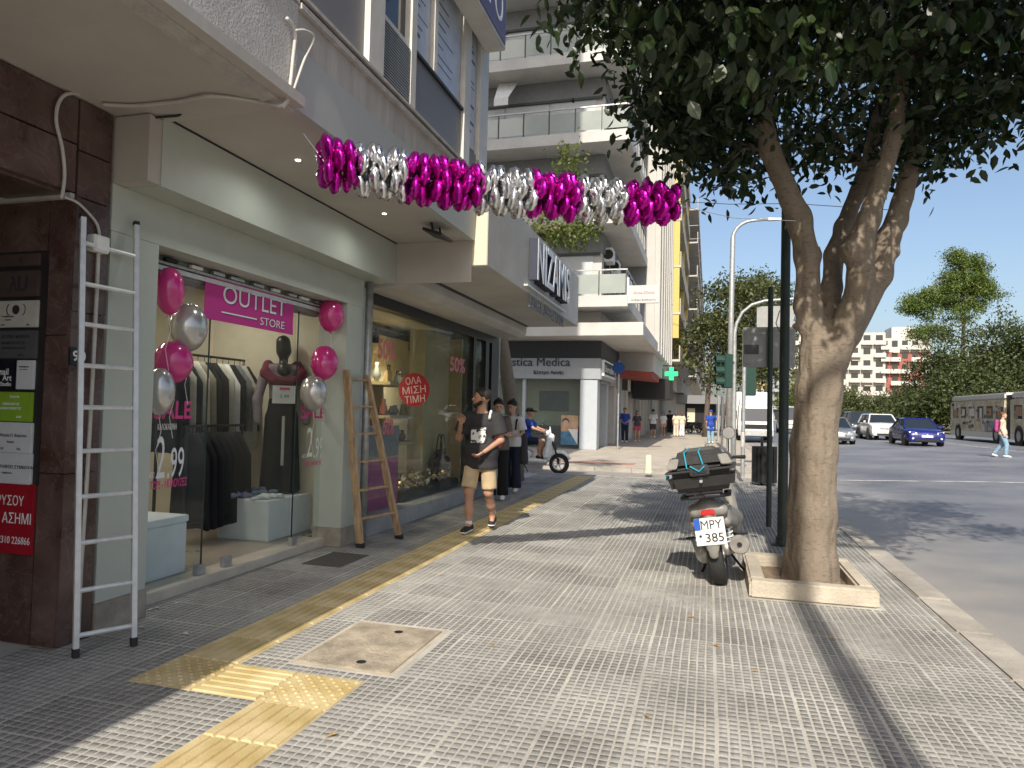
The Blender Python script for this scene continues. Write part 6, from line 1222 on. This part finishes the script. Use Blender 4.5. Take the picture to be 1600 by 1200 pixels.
# ================================================================ scooters
M_sgrey = mat('scooter_grey', (.2, .19, .17), .45, var=.15, scale=8, coat=.2); M_splas = mat('scooter_plastic', (.03, .03, .031), .5, var=.15, scale=10); M_box = mat('top_box_plastic', (.03, .03, .03), .36, var=.12, scale=14, bump=.08, bscale=120)
M_seat = mat('scooter_seat', (.012, .012, .013), .6, var=.15); M_red = mat('tail_lamp_red', (.4, .01, .01), .2, var=0, spec=.8); M_plate = mat('number_plate', (.7, .7, .66), .45, var=.04); M_pblue = mat('plate_blue', (.02, .09, .4), .45, var=0); M_mir = mat('mirror_silver', (.75, .76, .78), .12, .95, var=0); M_exh = mat('exhaust_alloy', (.38, .36, .33), .4, .7, var=.3, scale=10)
def wheel(par, y, r_, w_, rimm, spokes=5):
    t = MB().lathe([(r_*.62, -w_*.42), (r_*.8, -w_*.5), (r_*.94, -w_*.42), (r_, -w_*.15), (r_, w_*.15), (r_*.94, w_*.42), (r_*.8, w_*.5), (r_*.62, w_*.42)], 28, (0, y, r_), 'x', ring=True).build('wheel', M_rub, par, world=False, smooth=True)
    m = MB().lathe([(r_*.64, -w_*.4), (r_*.64, w_*.4), (r_*.54, w_*.38), (r_*.54, -w_*.38)], 24, (0, y, r_), 'x', ring=True); m.lathe([(r_*.16, -w_*.5), (r_*.16, w_*.5)], 12, (0, y, r_), 'x')
    for i in range(spokes):
        a = 2*math.pi*i/spokes; m.tube([(0, y, r_), (0, y+r_*.56*math.cos(a), r_+r_*.56*math.sin(a))], [r_*.07, r_*.05], 6)
    m.build('rim', rimm, t, world=False)
    return t
def scooter(label, loc, rz, tilt, body, main=False, rimm=None, group=None, boxm=None):
    t = thing('parked_scooter' if main else 'motor_scooter', label, 'scooter', loc, rz, group, tilt=(0, tilt))
    B = lambda mb, n, m, **k: mb.build(n, m, t, world=False, **k)
    rimm = rimm or M_exh
    wheel(t, 0, .262, .135, rimm); wheel(t, 1.31, .262, .115, rimm)
    sdfobj('tail_fairing', sdf([seg((0, -.14, .70), (0, .3, .66), .1, .15, None), seg((-.1, -.02, .64), (-.16, .5, .5), .085, .1), seg((.1, -.02, .64), (.16, .5, .5), .085, .1), seg((-.12, .1, .5), (-.15, .5, .4), .06, .08), seg((.1, .15, .52), (.15, .5, .4), .05, .07), seg((-.11, -.17, .67), (.11, -.17, .67), .06, .06), seg((-.13, -.1, .56), (-.15, .2, .5), .05, .07), seg((.13, -.1, .56), (.15, .2, .5), .05, .07)], .02, .04), body, t)
    sdfobj('rear_mudguard', sdf([seg((0, -.26, .62), (0, -.31, .40), .055, .065, .35), seg((0, -.31, .40), (0, -.30, .31), .065, .04, .3), seg((0, -.2, .66), (0, -.26, .60), .06, .06)], .014, .03), M_splas if not main else M_sgrey, t)
    sdfobj('seat', sdf([seg((0, -.05, .81), (0, .3, .80), .085, .12, .8), seg((0, .3, .80), (0, .66, .74), .12, .09, .8)], .018, .05, clip=[((0, 0, .72), (0, 0, -1))]), M_seat, t)
    sdfobj('leg_shield', sdf([seg((-.15, .99, .45), (-.12, 1.06, .9), .07, .06), seg((.15, .99, .45), (.12, 1.06, .9), .07, .06), seg((0, 1.0, .4), (0, 1.1, .95), .1, .08), seg((0, .9, .3), (0, .55, .3), .1, .1), seg((-.12, .95, .32), (-.13, .5, .34), .06, .07), seg((.12, .95, .32), (.13, .5, .34), .06, .07)], .022, .05), body, t)
    sdfobj('front_mudguard', sdf([seg((0, 1.2, .54), (0, 1.4, .53), .07, .07), seg((0, 1.4, .53), (0, 1.57, .42), .07, .05), seg((0, 1.2, .54), (0, 1.08, .46), .07, .05)], .018, .04, sub=[seg((-.05, 1.31, .262), (.05, 1.31, .262), .27)]), body, t)
    m = MB().tube([(-.07, 1.31, .262), (-.07, 1.22, .6), (-.04, 1.12, .85)], .026, 8); m.tube([(.07, 1.31, .262), (.07, 1.22, .6), (.04, 1.12, .85)], .026, 8); B(m, 'fork', M_dark)
    sdfobj('handlebar_cowl', sdf([seg((-.13, 1.0, 1.02), (.13, 1.0, 1.02), .07, .07), seg((0, 1.02, .9), (0, 1.02, 1.04), .07, .07), seg((0, 1.06, 1.08), (0, 1.05, 1.2), .05, .03, .4)], .02, .04), body, t)
    for s in (-1, 1):
        B(MB().tube([(s*.13, .99, 1.03), (s*.25, .95, 1.05), (s*.36, .9, 1.04)], [.018, .016, .02], 8), 'grip', M_rub)
        B(MB().tube([(s*.2, .98, 1.06), (s*.22, .99, 1.2), (s*.23, .96, 1.27 if s > 0 else 1.06)], .007, 6), 'mirror_stem', M_dark)
        mb = MB().lathe([(.002, -.03), (.055, -.02), (.066, 0), (.063, .006)], 16, (s*.24, .95, 1.3 if s > 0 else 1.08), 'y'); B(mb, 'mirror_shell', M_splas)
        B(MB().lathe([(.06, -.036), (.06, -.031)], 16, (s*.24, .947, 1.3 if s > 0 else 1.08), 'y'), 'mirror_glass', M_mir)
        B(MB().hexa([(s*.15-.03, -.15, .69), (s*.15+.03, -.15, .69), (s*.15+.03, -.05, .69), (s*.15-.03, -.05, .69), (s*.15-.025, -.15, .73), (s*.15+.025, -.15, .73), (s*.15+.025, -.05, .73), (s*.15-.025, -.05, .73)]), 'indicator', mat('indicator_smoke', (.2, .17, .14), .25, var=0), bevel=.008)
    tl_ = MB().hexa([(-.06, -.305, .645), (.06, -.305, .645), (.06, -.2, .645), (-.06, -.2, .645), (-.055, -.295, .69), (.055, -.295, .69), (.055, -.2, .69), (-.055, -.2, .69)]); B(tl_, 'tail_light', M_red, bevel=.008)
    # engine, exhaust, stand, rack
    sdfobj('engine', sdf([seg((-.1, .0, .27), (-.11, .42, .3), .085, .1), seg((.0, .25, .36), (.0, .5, .36), .1, .11), seg((.09, .05, .3), (.1, .3, .32), .07, .08)], .022, .04), M_exh, t)
    B(MB().tube([(.19, .42, .27), (.2, .2, .29), (.21, -.02, .33), (.215, -.16, .36)], [.03, .07, .083, .08], 14), 'exhaust', M_splas, smooth=True)
    B(MB().lathe([(.082, -.185), (.07, -.175), (.07, -.16)], 14, (.215, 0, .363), 'y'), 'exhaust_cap', M_exh); B(MB().lathe([(.022, -.2), (.022, -.18)], 10, (.215, 0, .36), 'y'), 'exhaust_outlet', M_dark)
    for s in (-1, 1):
        mb = MB(); c = (s*.14, .02, 0)
        B(MB().tube([(s*.125, .0, .3), (s*.135, .03, .62)], [.024, .02], 8), 'shock_absorber', M_steel)
        coil = [(s*.13+.034*math.cos(q), .017+.034*math.sin(q), .34+.22*q/(2*math.pi*6)) for q in np.linspace(0, 2*math.pi*6, 72)]; B(MB().tube(coil, .006, 5), 'spring', M_white if main else M_dark)
        B(MB().tube([(s*.1, .36, .2), (s*.17, .42, .06), (s*.2, .43, .015)], .013, 6), 'stand_leg', M_dark)
        B(MB().tube([(s*.15, .25, .78), (s*.2, -.05, .81), (s*.2, -.22, .8), (s*.12, -.34, .81), (0, -.36, .815)], .018, 8), 'grab_rail', M_dark)
        B(MB().tube([(s*.16, .3, .38), (s*.28, .33, .37)], .013, 6), 'footpeg', M_dark)
    B(MB().box(-.125, .125, -.335, -.328, .40, .63), 'number_plate', M_plate); 
    if main:
        B(MB().box(-.125, -.075, -.3375, -.3355, .53, .63), 'plate_band', M_pblue)
        text('plate_lettering', 'MPY', ink, t, (-.07, -.336, .535), (1, 0, 0), (0, 0, 1), h=.075, width=.175, bold=0, ext=.001, lift=.001, world=False)
        text('plate_lettering', '385', ink, t, (-.045, -.336, .425), (1, 0, 0), (0, 0, 1), h=.075, width=.15, bold=.006, ext=.001, lift=.001, world=False)
        B(MB().lathe([(.012, -.338), (.012, -.336)], 12, (-.085, 0, .48), 'y'), 'plate_stamp', ink)
    # top box: lower tray, sloping lid with bands, latch and cords
    bm2 = boxm or M_box
    def tray(z0, z1, w0, w1, y0a, y1a, y0b, y1b): return MB().hexa([(-w0, y0a, z0), (w0, y0a, z0), (w0, y1a, z0), (-w0, y1a, z0), (-w1, y0b, z1), (w1, y0b, z1), (w1, y1b, z1), (-w1, y1b, z1)])
    if main:
        B(tray(.86, 1.03, .255, .285, -.40, .02, -.47, .07), 'box_tray', bm2, bevel=.045); B(tray(1.036, 1.055, .29, .29, -.475, .075, -.475, .075), 'box_rim', M_splas, bevel=.006)
        B(tray(1.06, 1.205, .285, .225, -.47, .07, -.36, .0), 'box_lid', bm2, bevel=.05); B(tray(1.19, 1.225, .15, .13, -.3, -.04, -.28, -.06), 'box_pad', M_splas, bevel=.01)
        for s in (-1, 1):
            B(tray(1.075, 1.165, .035, .03, -.478, -.45, -.43, -.40).__class__().hexa([(s*.23-.045, -.474, 1.075), (s*.23+.045, -.474, 1.075), (s*.23+.045, -.45, 1.075), (s*.23-.045, -.45, 1.075), (s*.2-.04, -.415, 1.16), (s*.2+.04, -.415, 1.16), (s*.2+.04, -.39, 1.16), (s*.2-.04, -.39, 1.16)]), 'box_reflector', M_sgrey, bevel=.008)
            B(MB().tube([(s*.07-.03, -.474, 1.07), (s*.06-.05, -.40, 1.2), (s*.05-.03, -.2, 1.23)], .006, 6), 'cord', mat('cord_blue', (.02, .3, .42), .5, var=0))
        B(MB().box(-.08, .08, -.492, -.468, 1.0, 1.095), 'latch', M_splas, bevel=.01); B(MB().box(-.06, .06, -.5, -.49, 1.02, 1.05), 'latch_handle', M_dark, bevel=.004); B(MB().lathe([(.014, -.482), (.014, -.45)], 10, (0, 0, .955), 'y'), 'lock', M_steel)
        B(MB().tube([(-.07, -.5, 1.09), (0, -.51, 1.04), (.05, -.5, 1.08)], .006, 6), 'cord', MATS['cord_blue']); B(MB().lathe([(.02, -.015), (.02, .015)], 8, (-.292, -.3, 1.0), 'x'), 'cord_hook', MATS['cord_blue'])
        B(MB().box(-.15, .15, -.36, .02, .835, .858), 'carrier_plate', M_dark, bevel=.004)
    elif boxm:
        B(tray(.86, 1.3, .24, .24, -.5, .02, -.5, .02), 'delivery_box', boxm, bevel=.02)
    return t
sw = onZ(1128, 923); scooter('grey scooter parked on the pavement with a black top box, seen from behind', (sw.x, sw.y+.26, 0), R(-3), R(-9.5), M_sgrey, True)
# delivery rider in the side street
dr = onZ(879, 736); s2 = scooter('white delivery scooter crossing the side street with its rider', (dr.x-1.45, 17.75, -.1), R(-90), 0, M_white, rimm=M_white, boxm=mat('delivery_blue', (.02, .13, .36), .5, var=.05))
rl_ = Vector((dr.x-1.0, 17.75, -.1))
person('delivery rider in blue T-shirt and black cap sitting on the white scooter', rl_, R(90), 1.72, dict(hipL=(.09, .02, .86), hipR=(-.09, .02, .86), kneeL=(.14, -.4, .84), kneeR=(-.14, -.4, .84), ankL=(.13, -.36, .45), ankR=(-.13, -.36, .45), toeL=(.13, -.52, .39), toeR=(-.13, -.52, .39), shL=(.175, -.05, 1.36), shR=(-.175, -.05, 1.36),
       elL=(.24, -.22, 1.18), elR=(-.24, -.22, 1.18), wrL=(.28, -.42, 1.12), wrR=(-.28, -.42, 1.12), hdL=(.28, -.5, 1.1), hdR=(-.28, -.5, 1.1)), top=M_blue, bottom=M_navy, legs='shorts', style='cap', hair=M_blk, shoes=M_shoe_b)
# parked scooters up the pavement
b_ = at(1078, 676, 56); p0_ = scooter('black scooter parked up the far pavement under the tree', (b_.x, b_.y, 0), R(70), R(-6), M_splas, group='scooters parked up the far pavement')
for i, (x, rz) in enumerate(((1066, 62), (1092, 76))):
    c = copy_tree(p0_); q = at(x, 676, 57+i); c.location = (q.x, q.y, 0); c.rotation_euler = (0, R(-6), R(rz))
# ================================================================ cars, bus, truck
M_tyre = M_rub; M_hl = mat('headlamp', (.75, .77, .8), .1, .3, var=0, spec=.9); M_wg = mat('car_glass', (.015, .02, .025), .04, var=0, spec=.9, coat=.5); M_grl = mat('car_grille', (.012, .012, .012), .4, var=0)
def car(label, x, y, rz, m, L_=4.4, W=1.8, H=1.45, suv=False, group='cars driving along the avenue', name='car', van=False):
    z = roadz(x); t = thing(name, label, name, (x, y, z), rz, group); h = L_/2; hw = W/2; B = lambda mb, n, m_, **k: mb.build(n, m_, t, world=False, **k)
    belt = .92 if not suv else 1.08; hood = .86 if not suv else 1.06; gc_ = .2 if not suv else .26
    if van: belt, hood, gc_ = 1.2, 1.15, .28
    def ring(yy, w_, zb, zt, crown=.03):
        w_ *= hw; return [(-w_*.86, yy, zb), (-w_*.985, yy, zb+.12), (-w_, yy, zb+(zt-zb)*.55), (-w_*.965, yy, zt-.06), (-w_*.86, yy, zt), (0, yy, zt+crown), (w_*.86, yy, zt), (w_*.965, yy, zt-.06), (w_, yy, zb+(zt-zb)*.55), (w_*.985, yy, zb+.12), (w_*.86, yy, zb)]
    st = [(-h, .78, gc_+.12, hood-.28), (-h+.05, .9, gc_+.03, hood-.16), (-h+.22, .97, gc_, hood-.06), (-h+.9, 1, gc_, hood+.03), (-h+1.25, 1, gc_, belt+.02), (0, 1, gc_, belt+.03), (h-1.0, 1, gc_, belt+.04), (h-.3, .97, gc_, belt+.03), (h-.06, .9, gc_+.05, belt-.05), (h, .8, gc_+.15, belt-.2)]
    body = B(MB().loft([ring(*s) for s in st]), 'body', m, smooth=True)
    # cabin: glass loft, roof and pillars
    y0, y1 = -h+(1.1 if not van else .75), (h-.75 if not suv else h-.12)
    def cring(yy, w_, zz): return [(-w_*hw, yy, zz), (w_*hw, yy, zz)]
    ry0, ry1 = y0+(.75 if not suv else .6), y1-(.7 if not suv else .25); zb_, zt_ = belt+.0, H-.05
    gv = [(-.9*hw, y0, zb_), (.9*hw, y0, zb_), (.9*hw, y1, zb_), (-.9*hw, y1, zb_), (-.68*hw, ry0, zt_), (.68*hw, ry0, zt_), (.68*hw, ry1, zt_), (-.68*hw, ry1, zt_)]
    B(MB().hexa(gv), 'windows', M_wg)
    rv = [(-.73*hw, ry0-.04, zt_-.02), (.73*hw, ry0-.04, zt_-.02), (.73*hw, ry1+.05, zt_-.02), (-.73*hw, ry1+.05, zt_-.02), (-.64*hw, ry0+.05, H), (.64*hw, ry0+.05, H), (.64*hw, ry1-.02, H), (-.64*hw, ry1-.02, H)]; B(MB().hexa(rv), 'roof', m, bevel=.02)
    for a, b2_ in ((0, 4), (1, 5), (2, 6), (3, 7)): B(MB().tube([Vector(gv[a])*1.0, Vector(gv[b2_])], .045, 6), 'pillar', m)
    for s in (-1, 1):
        ym_ = (ry0+ry1)/2; B(MB().tube([(s*.905*hw, ym_-.1, zb_), (s*.69*hw, ym_-.1, zt_)], .04, 6), 'pillar', M_grl)
        B(MB().hexa([(s*hw*1.0-.02, y0+.28, belt+.02), (s*hw*1.0+.16*s+.02, y0+.28, belt+.02), (s*hw+.16*s+.02, y0+.36, belt+.02), (s*hw-.02, y0+.36, belt+.02), (s*hw-.02, y0+.27, belt+.15), (s*hw+.16*s+.02, y0+.27, belt+.15), (s*hw+.16*s+.02, y0+.36, belt+.14), (s*hw-.02, y0+.36, belt+.14)]), 'wing_mirror', m, bevel=.015)
        zl = hood-.2; B(MB().hexa([(s*hw*.5, -h-.008, zl-.07), (s*hw*.86, -h+.07, zl-.05), (s*hw*.86, -h+.25, zl-.05), (s*hw*.5, -h+.2, zl-.07), (s*hw*.52, -h+.03, zl+.05), (s*hw*.9, -h+.13, zl+.09), (s*hw*.9, -h+.28, zl+.09), (s*hw*.52, -h+.2, zl+.05)]), 'headlight', M_hl, bevel=.01)
        B(MB().lathe([(.05, -h-.012), (.05, -h+.08)], 10, (s*hw*.72, 0, gc_+.2), 'y'), 'fog_light', M_hl)
        for yy in (-h+.85, h-.85):
            r_ = .32 if not suv else .37; wh = MB().lathe([(r_*.62, -.1), (r_*.95, -.105), (r_, -.06), (r_, .06), (r_*.95, .105), (r_*.62, .1)], 20, (s*(hw-.1), yy, r_), 'x', ring=True).build('wheel', M_tyre, t, world=False, smooth=True)
            m3 = MB().lathe([(r_*.63, .085), (r_*.58, .07), (.06, .085), (.001, .09)] if s > 0 else [(r_*.63, -.085), (r_*.58, -.07), (.06, -.085), (.001, -.09)], 18, (s*(hw-.095), yy, r_), 'x'); m3.build('rim', M_alu, wh, world=False)
            B(MB().lathe([(r_*1.16, 0), (r_*1.16, .012*s)], 22, (s*(hw-.005), yy, r_+.01), 'x'), 'wheel_arch', M_grl)
    B(MB().hexa([(-.4*hw, -h-.012, hood-.36), (.4*hw, -h-.012, hood-.36), (.4*hw, -h+.1, hood-.36), (-.4*hw, -h+.1, hood-.36), (-.5*hw, -h+.02, hood-.2), (.5*hw, -h+.02, hood-.2), (.5*hw, -h+.12, hood-.2), (-.5*hw, -h+.12, hood-.2)]), 'grille', M_grl)
    B(MB().box(-.6*hw, .6*hw, -h-.015, -h+.06, gc_+.06, gc_+.17), 'lower_grille', M_grl); B(MB().box(-.26, .26, -h-.03, -h-.016, gc_+.26, gc_+.37), 'number_plate', M_plate); B(MB().lathe([(.05, -h-.025), (.05, -h)], 14, (0, 0, hood-.27), 'y'), 'badge', M_steel)
    return t
def paint(n, c, metal=.3): return mat(n, c, .28, metal, var=.03, coat=.7, spec=.5)
def cpos(xpx, dep): p = at(xpx, 690, dep); return p.x, p.y
x, y = cpos(1449, 35.8); car('blue saloon car leading the traffic on the avenue', x, y+2.2, 0, paint('car_blue', (.012, .018, .16)))
x, y = cpos(1312, 38.2); car('silver grey hatchback half hidden behind the tree trunk', x, y+2.1, 0, paint('car_silver', (.25, .27, .29), .6), L_=4.1, W=1.76, H=1.5)
x, y = cpos(1352, 49); car('dark grey off-road vehicle behind the silver hatchback', x, y+2.2, 0, paint('car_slate', (.05, .06, .07)), L_=4.6, W=1.9, H=1.85, suv=True)
x, y = cpos(1388, 44); car('white sport utility car beside the blue saloon', x, y+2.6, 0, paint('car_white', (.62, .62, .62), 0), L_=4.5, W=1.88, H=1.68, suv=True)
x, y = cpos(1240, 60); car('white van in the far lane left of the tree trunk', x, y+2.6, 0, paint('van_white', (.6, .6, .6), 0), L_=5.2, W=2.0, H=2.35, suv=True, name='van', van=True)
x, y = cpos(1285, 66); car('dark car in the queue behind the tree trunk', x, y+2.6, 0, paint('car_dark', (.03, .03, .035)), L_=4.3)
# box truck by the kerb
tk = at(1178, 690, 42); tz = roadz(max(2, tk.x)); tt = thing('delivery_truck', 'white box truck parked at the kerb beyond the signal mast', 'truck', (tk.x+.1, tk.y, tz)); x, y = tk.x+.1, tk.y
B = lambda mb, n, m_, **k: mb.build(n, m_, tt, world=False, **k)
B(MB().hexa([(-1, 0, .5), (1, 0, .5), (1, 1.7, .5), (-1, 1.7, .5), (-.95, .25, 2.3), (.95, .25, 2.3), (.95, 1.7, 2.3), (-.95, 1.7, 2.3)]), 'cab', M_white, bevel=.05); B(MB().hexa([(-.88, .09, 1.3), (.88, .09, 1.3), (.88, .2, 1.3), (-.88, .2, 1.3), (-.84, .2, 2.05), (.84, .2, 2.05), (.84, .3, 2.05), (-.84, .3, 2.05)]), 'windscreen', M_wg); B(MB().box(-1.05, 1.05, 1.85, 6, .75, 3.1), 'cargo_box', M_white, bevel=.02); B(MB().box(-1, 1, -.1, .12, .42, .75), 'bumper', M_galv, bevel=.02); B(MB().box(-.7, .7, -.015, .1, .85, 1.1), 'grille', M_grl); B(MB().hexa([(-.9, .4, 2.32), (.9, .4, 2.32), (.9, 1.7, 2.32), (-.9, 1.7, 2.32), (-.85, 1.3, 2.95), (.85, 1.3, 2.95), (.85, 1.75, 3.0), (-.85, 1.75, 3.0)]), 'wind_deflector', M_white)
for s in (-1, 1):
    B(MB().box(s*.82-.14, s*.82+.14, -.02, .1, .82, 1.05), 'headlight', M_hl); B(MB().box(s*1.18-.1, s*1.18+.1, .1, .2, 1.4, 1.9), 'wing_mirror', M_dark)
    for yy in (.9, 4.6): B(MB().lathe([(.25, -.14), (.4, -.14), (.42, 0), (.4, .14), (.25, .14)], 18, (s*.85, yy, .42), 'x'), 'wheel', M_rub)
B(MB().box(-.8, .8, .3, 5.8, .42, .74), 'chassis', M_dark)
# articulated bus
bxx = 16.2; yF_ = onX(1485, 680, bxx).y; yJ = onX(1574, 680, bxx).y; bz = .22
bus = thing('articulated_bus', 'articulated bus wrapped in yellow and white graphics waiting along the park', 'bus', (bxx+1.25, (yF_+yJ)/2, bz))
M_wrap = mat('bus_wrap', (.4, .35, .2), .4, var=.2, scale=1.6, col2=(.66, .62, .5), detail=6); M_busw = mat('bus_white', (.6, .6, .58), .4, var=.06); M_wrapg = mat('bus_wrap_blue', (.1, .14, .2), .4, var=.4, scale=2, col2=(.3, .32, .34)); M_wrapr = mat('bus_wrap_gold', (.45, .3, .1), .4, var=.4, scale=2.5, col2=(.4, .2, .14))
for a, b2_, nm in ((yJ+.35, yF_, 'rear_section'), (yJ-9.5, yJ-.35, 'front_section')):
    box(nm, M_wrap, bus, bxx, bxx+2.5, a, b2_, bz+.32, bz+2.55, bevel=.06); box('roof', M_busw, bus, bxx+.05, bxx+2.45, a+.1, b2_-.1, bz+2.56, bz+2.95, bevel=.08); box('skirt', M_busw, bus, bxx-.004, bxx+2.504, a+.05, b2_-.05, bz+.3, bz+.62)
    n = int((b2_-a)/1.35); 
    for i in range(n):
        ya_ = a+.25+i*(b2_-a-.4)/n; box('window', M_wg, bus, bxx-.006, bxx+.01, ya_, ya_+1.0, bz+1.45, bz+2.2)
        if nm == 'rear_section' or i > 3: box('window_graphic', random.choice((M_wrap, M_busw, M_wrapr)), bus, bxx-.011, bxx-.007, ya_+random.uniform(0, .3), ya_+random.uniform(.6, 1.0), bz+1.45+random.uniform(0, .25), bz+2.2-random.uniform(0, .3))
    for yy in ((a+1.2, b2_-1.6) if nm == 'rear_section' else (a+2.5, b2_-1.2)): MB().lathe([(.3, -.14), (.5, -.14), (.5, .14), (.3, .14)], 20, (bxx+.1, yy, bz+.5), 'x', ring=True).build('wheel', M_rub, bus); MB().lathe([(.31, -.05), (.1, -.09), (.001, -.09)], 16, (bxx+.03, yy, bz+.5), 'x').build('hub', M_galv, bus); MB().lathe([(.6, 0), (.6, .01)], 22, (bxx-.008, yy, bz+.5), 'x').build('wheel_arch', M_grl, bus)
for i in range(46):
    yy = random.uniform(yJ+.5, yF_-.6); zz = bz+random.uniform(.7, 2.35); box('wrap_patch', random.choice((M_wrapr, M_busw, M_wrapg, M_grl, M_wrap)), bus, bxx-.016-i*.0001, bxx-.0125-i*.0001, yy, yy+random.uniform(.12, .55), zz, zz+random.uniform(.06, .22))
box('bellows', M_dark, bus, bxx+.1, bxx+2.4, yJ-.34, yJ+.34, bz+.4, bz+2.8)
for a, b2_, m_ in ((yJ+1.6, yJ+3.4, M_wrapg), (yJ+.5, yJ+1.4, M_wrapr)): box('side_graphic', m_, bus, bxx-.007, bxx-.001, a, b2_, bz+.63, bz+1.3)
box('rear_window', M_wg, bus, bxx+.3, bxx+2.2, yF_-.01, yF_+.01, bz+1.5, bz+2.3)

# dark kiosk closing the far pavement
kp = at(1094, 680, 66); ks = thing('street_kiosk', 'dark kiosk with flat awning at the far end of the pavement', 'kiosk', (kp.x, kp.y, 0))
box('cabin', M_dark, ks, kp.x-1.4, kp.x+1.4, kp.y, kp.y+2.5, 0, 2.5, bevel=.02); box('awning', M_b2g, ks, kp.x-2.2, kp.x+2.2, kp.y-1, kp.y+3, 2.52, 3.3); box('hatch', M_nlit, ks, kp.x-1.2, kp.x-.5, kp.y-.02, kp.y-.001, .8, 2.1)

# dry leaves and scraps on the pavement
M_dry = mat('dry_leaf', (.3, .2, .09), .8, var=.3, scale=30); M_scrap = mat('paper_scrap', (.6, .58, .54), .8, var=.1)
dlm = MB().add([(0, -.04, .002), (.018, 0, .012), (0, .045, .004), (-.02, .005, .014), (0, 0, .003)], [(0, 1, 4), (1, 2, 4), (2, 3, 4), (3, 0, 4)]).mesh('fallen_leaf'); dlm.materials.append(M_dry)
for i, p in enumerate([onZ(x, y) for x, y in ((770, 1010), (905, 940), (1080, 965), (1180, 1050), (520, 1150), (690, 900), (1010, 1120), (840, 870), (1300, 1000), (1460, 985), (960, 835), (1120, 1010), (1400, 900), (1240, 960))]):
    o = bpy.data.objects.new('fallen_leaf', dlm); COL.objects.link(o); o.location = (p.x, p.y, .002); o.rotation_euler = (random.uniform(-.2, .2), random.uniform(-.2, .2), random.uniform(0, 6)); s_ = random.uniform(.5, .9); o.scale = (s_, s_, s_); tag(o, 'small dry leaf lying on the grey pavement', 'leaf', 'dry leaves on the pavement')
scm = MB().add([(-.02, -.012, .002), (.02, -.01, .006), (.018, .013, .003), (-.016, .012, .009)], [(0, 1, 2), (0, 2, 3)]).mesh('paper_scrap'); scm.materials.append(M_scrap)
for x, y in ((236, 953), (246, 951), (222, 981), (163, 987), (278, 943), (290, 991)):
    p = onZ(x, y); o = bpy.data.objects.new('paper_scrap', scm); COL.objects.link(o); o.location = (p.x, p.y, .002); o.rotation_euler = (0, 0, random.uniform(0, 6)); tag(o, 'tiny white paper scrap on the pavement by the shop pilaster', 'litter', 'paper scraps by the pilaster')
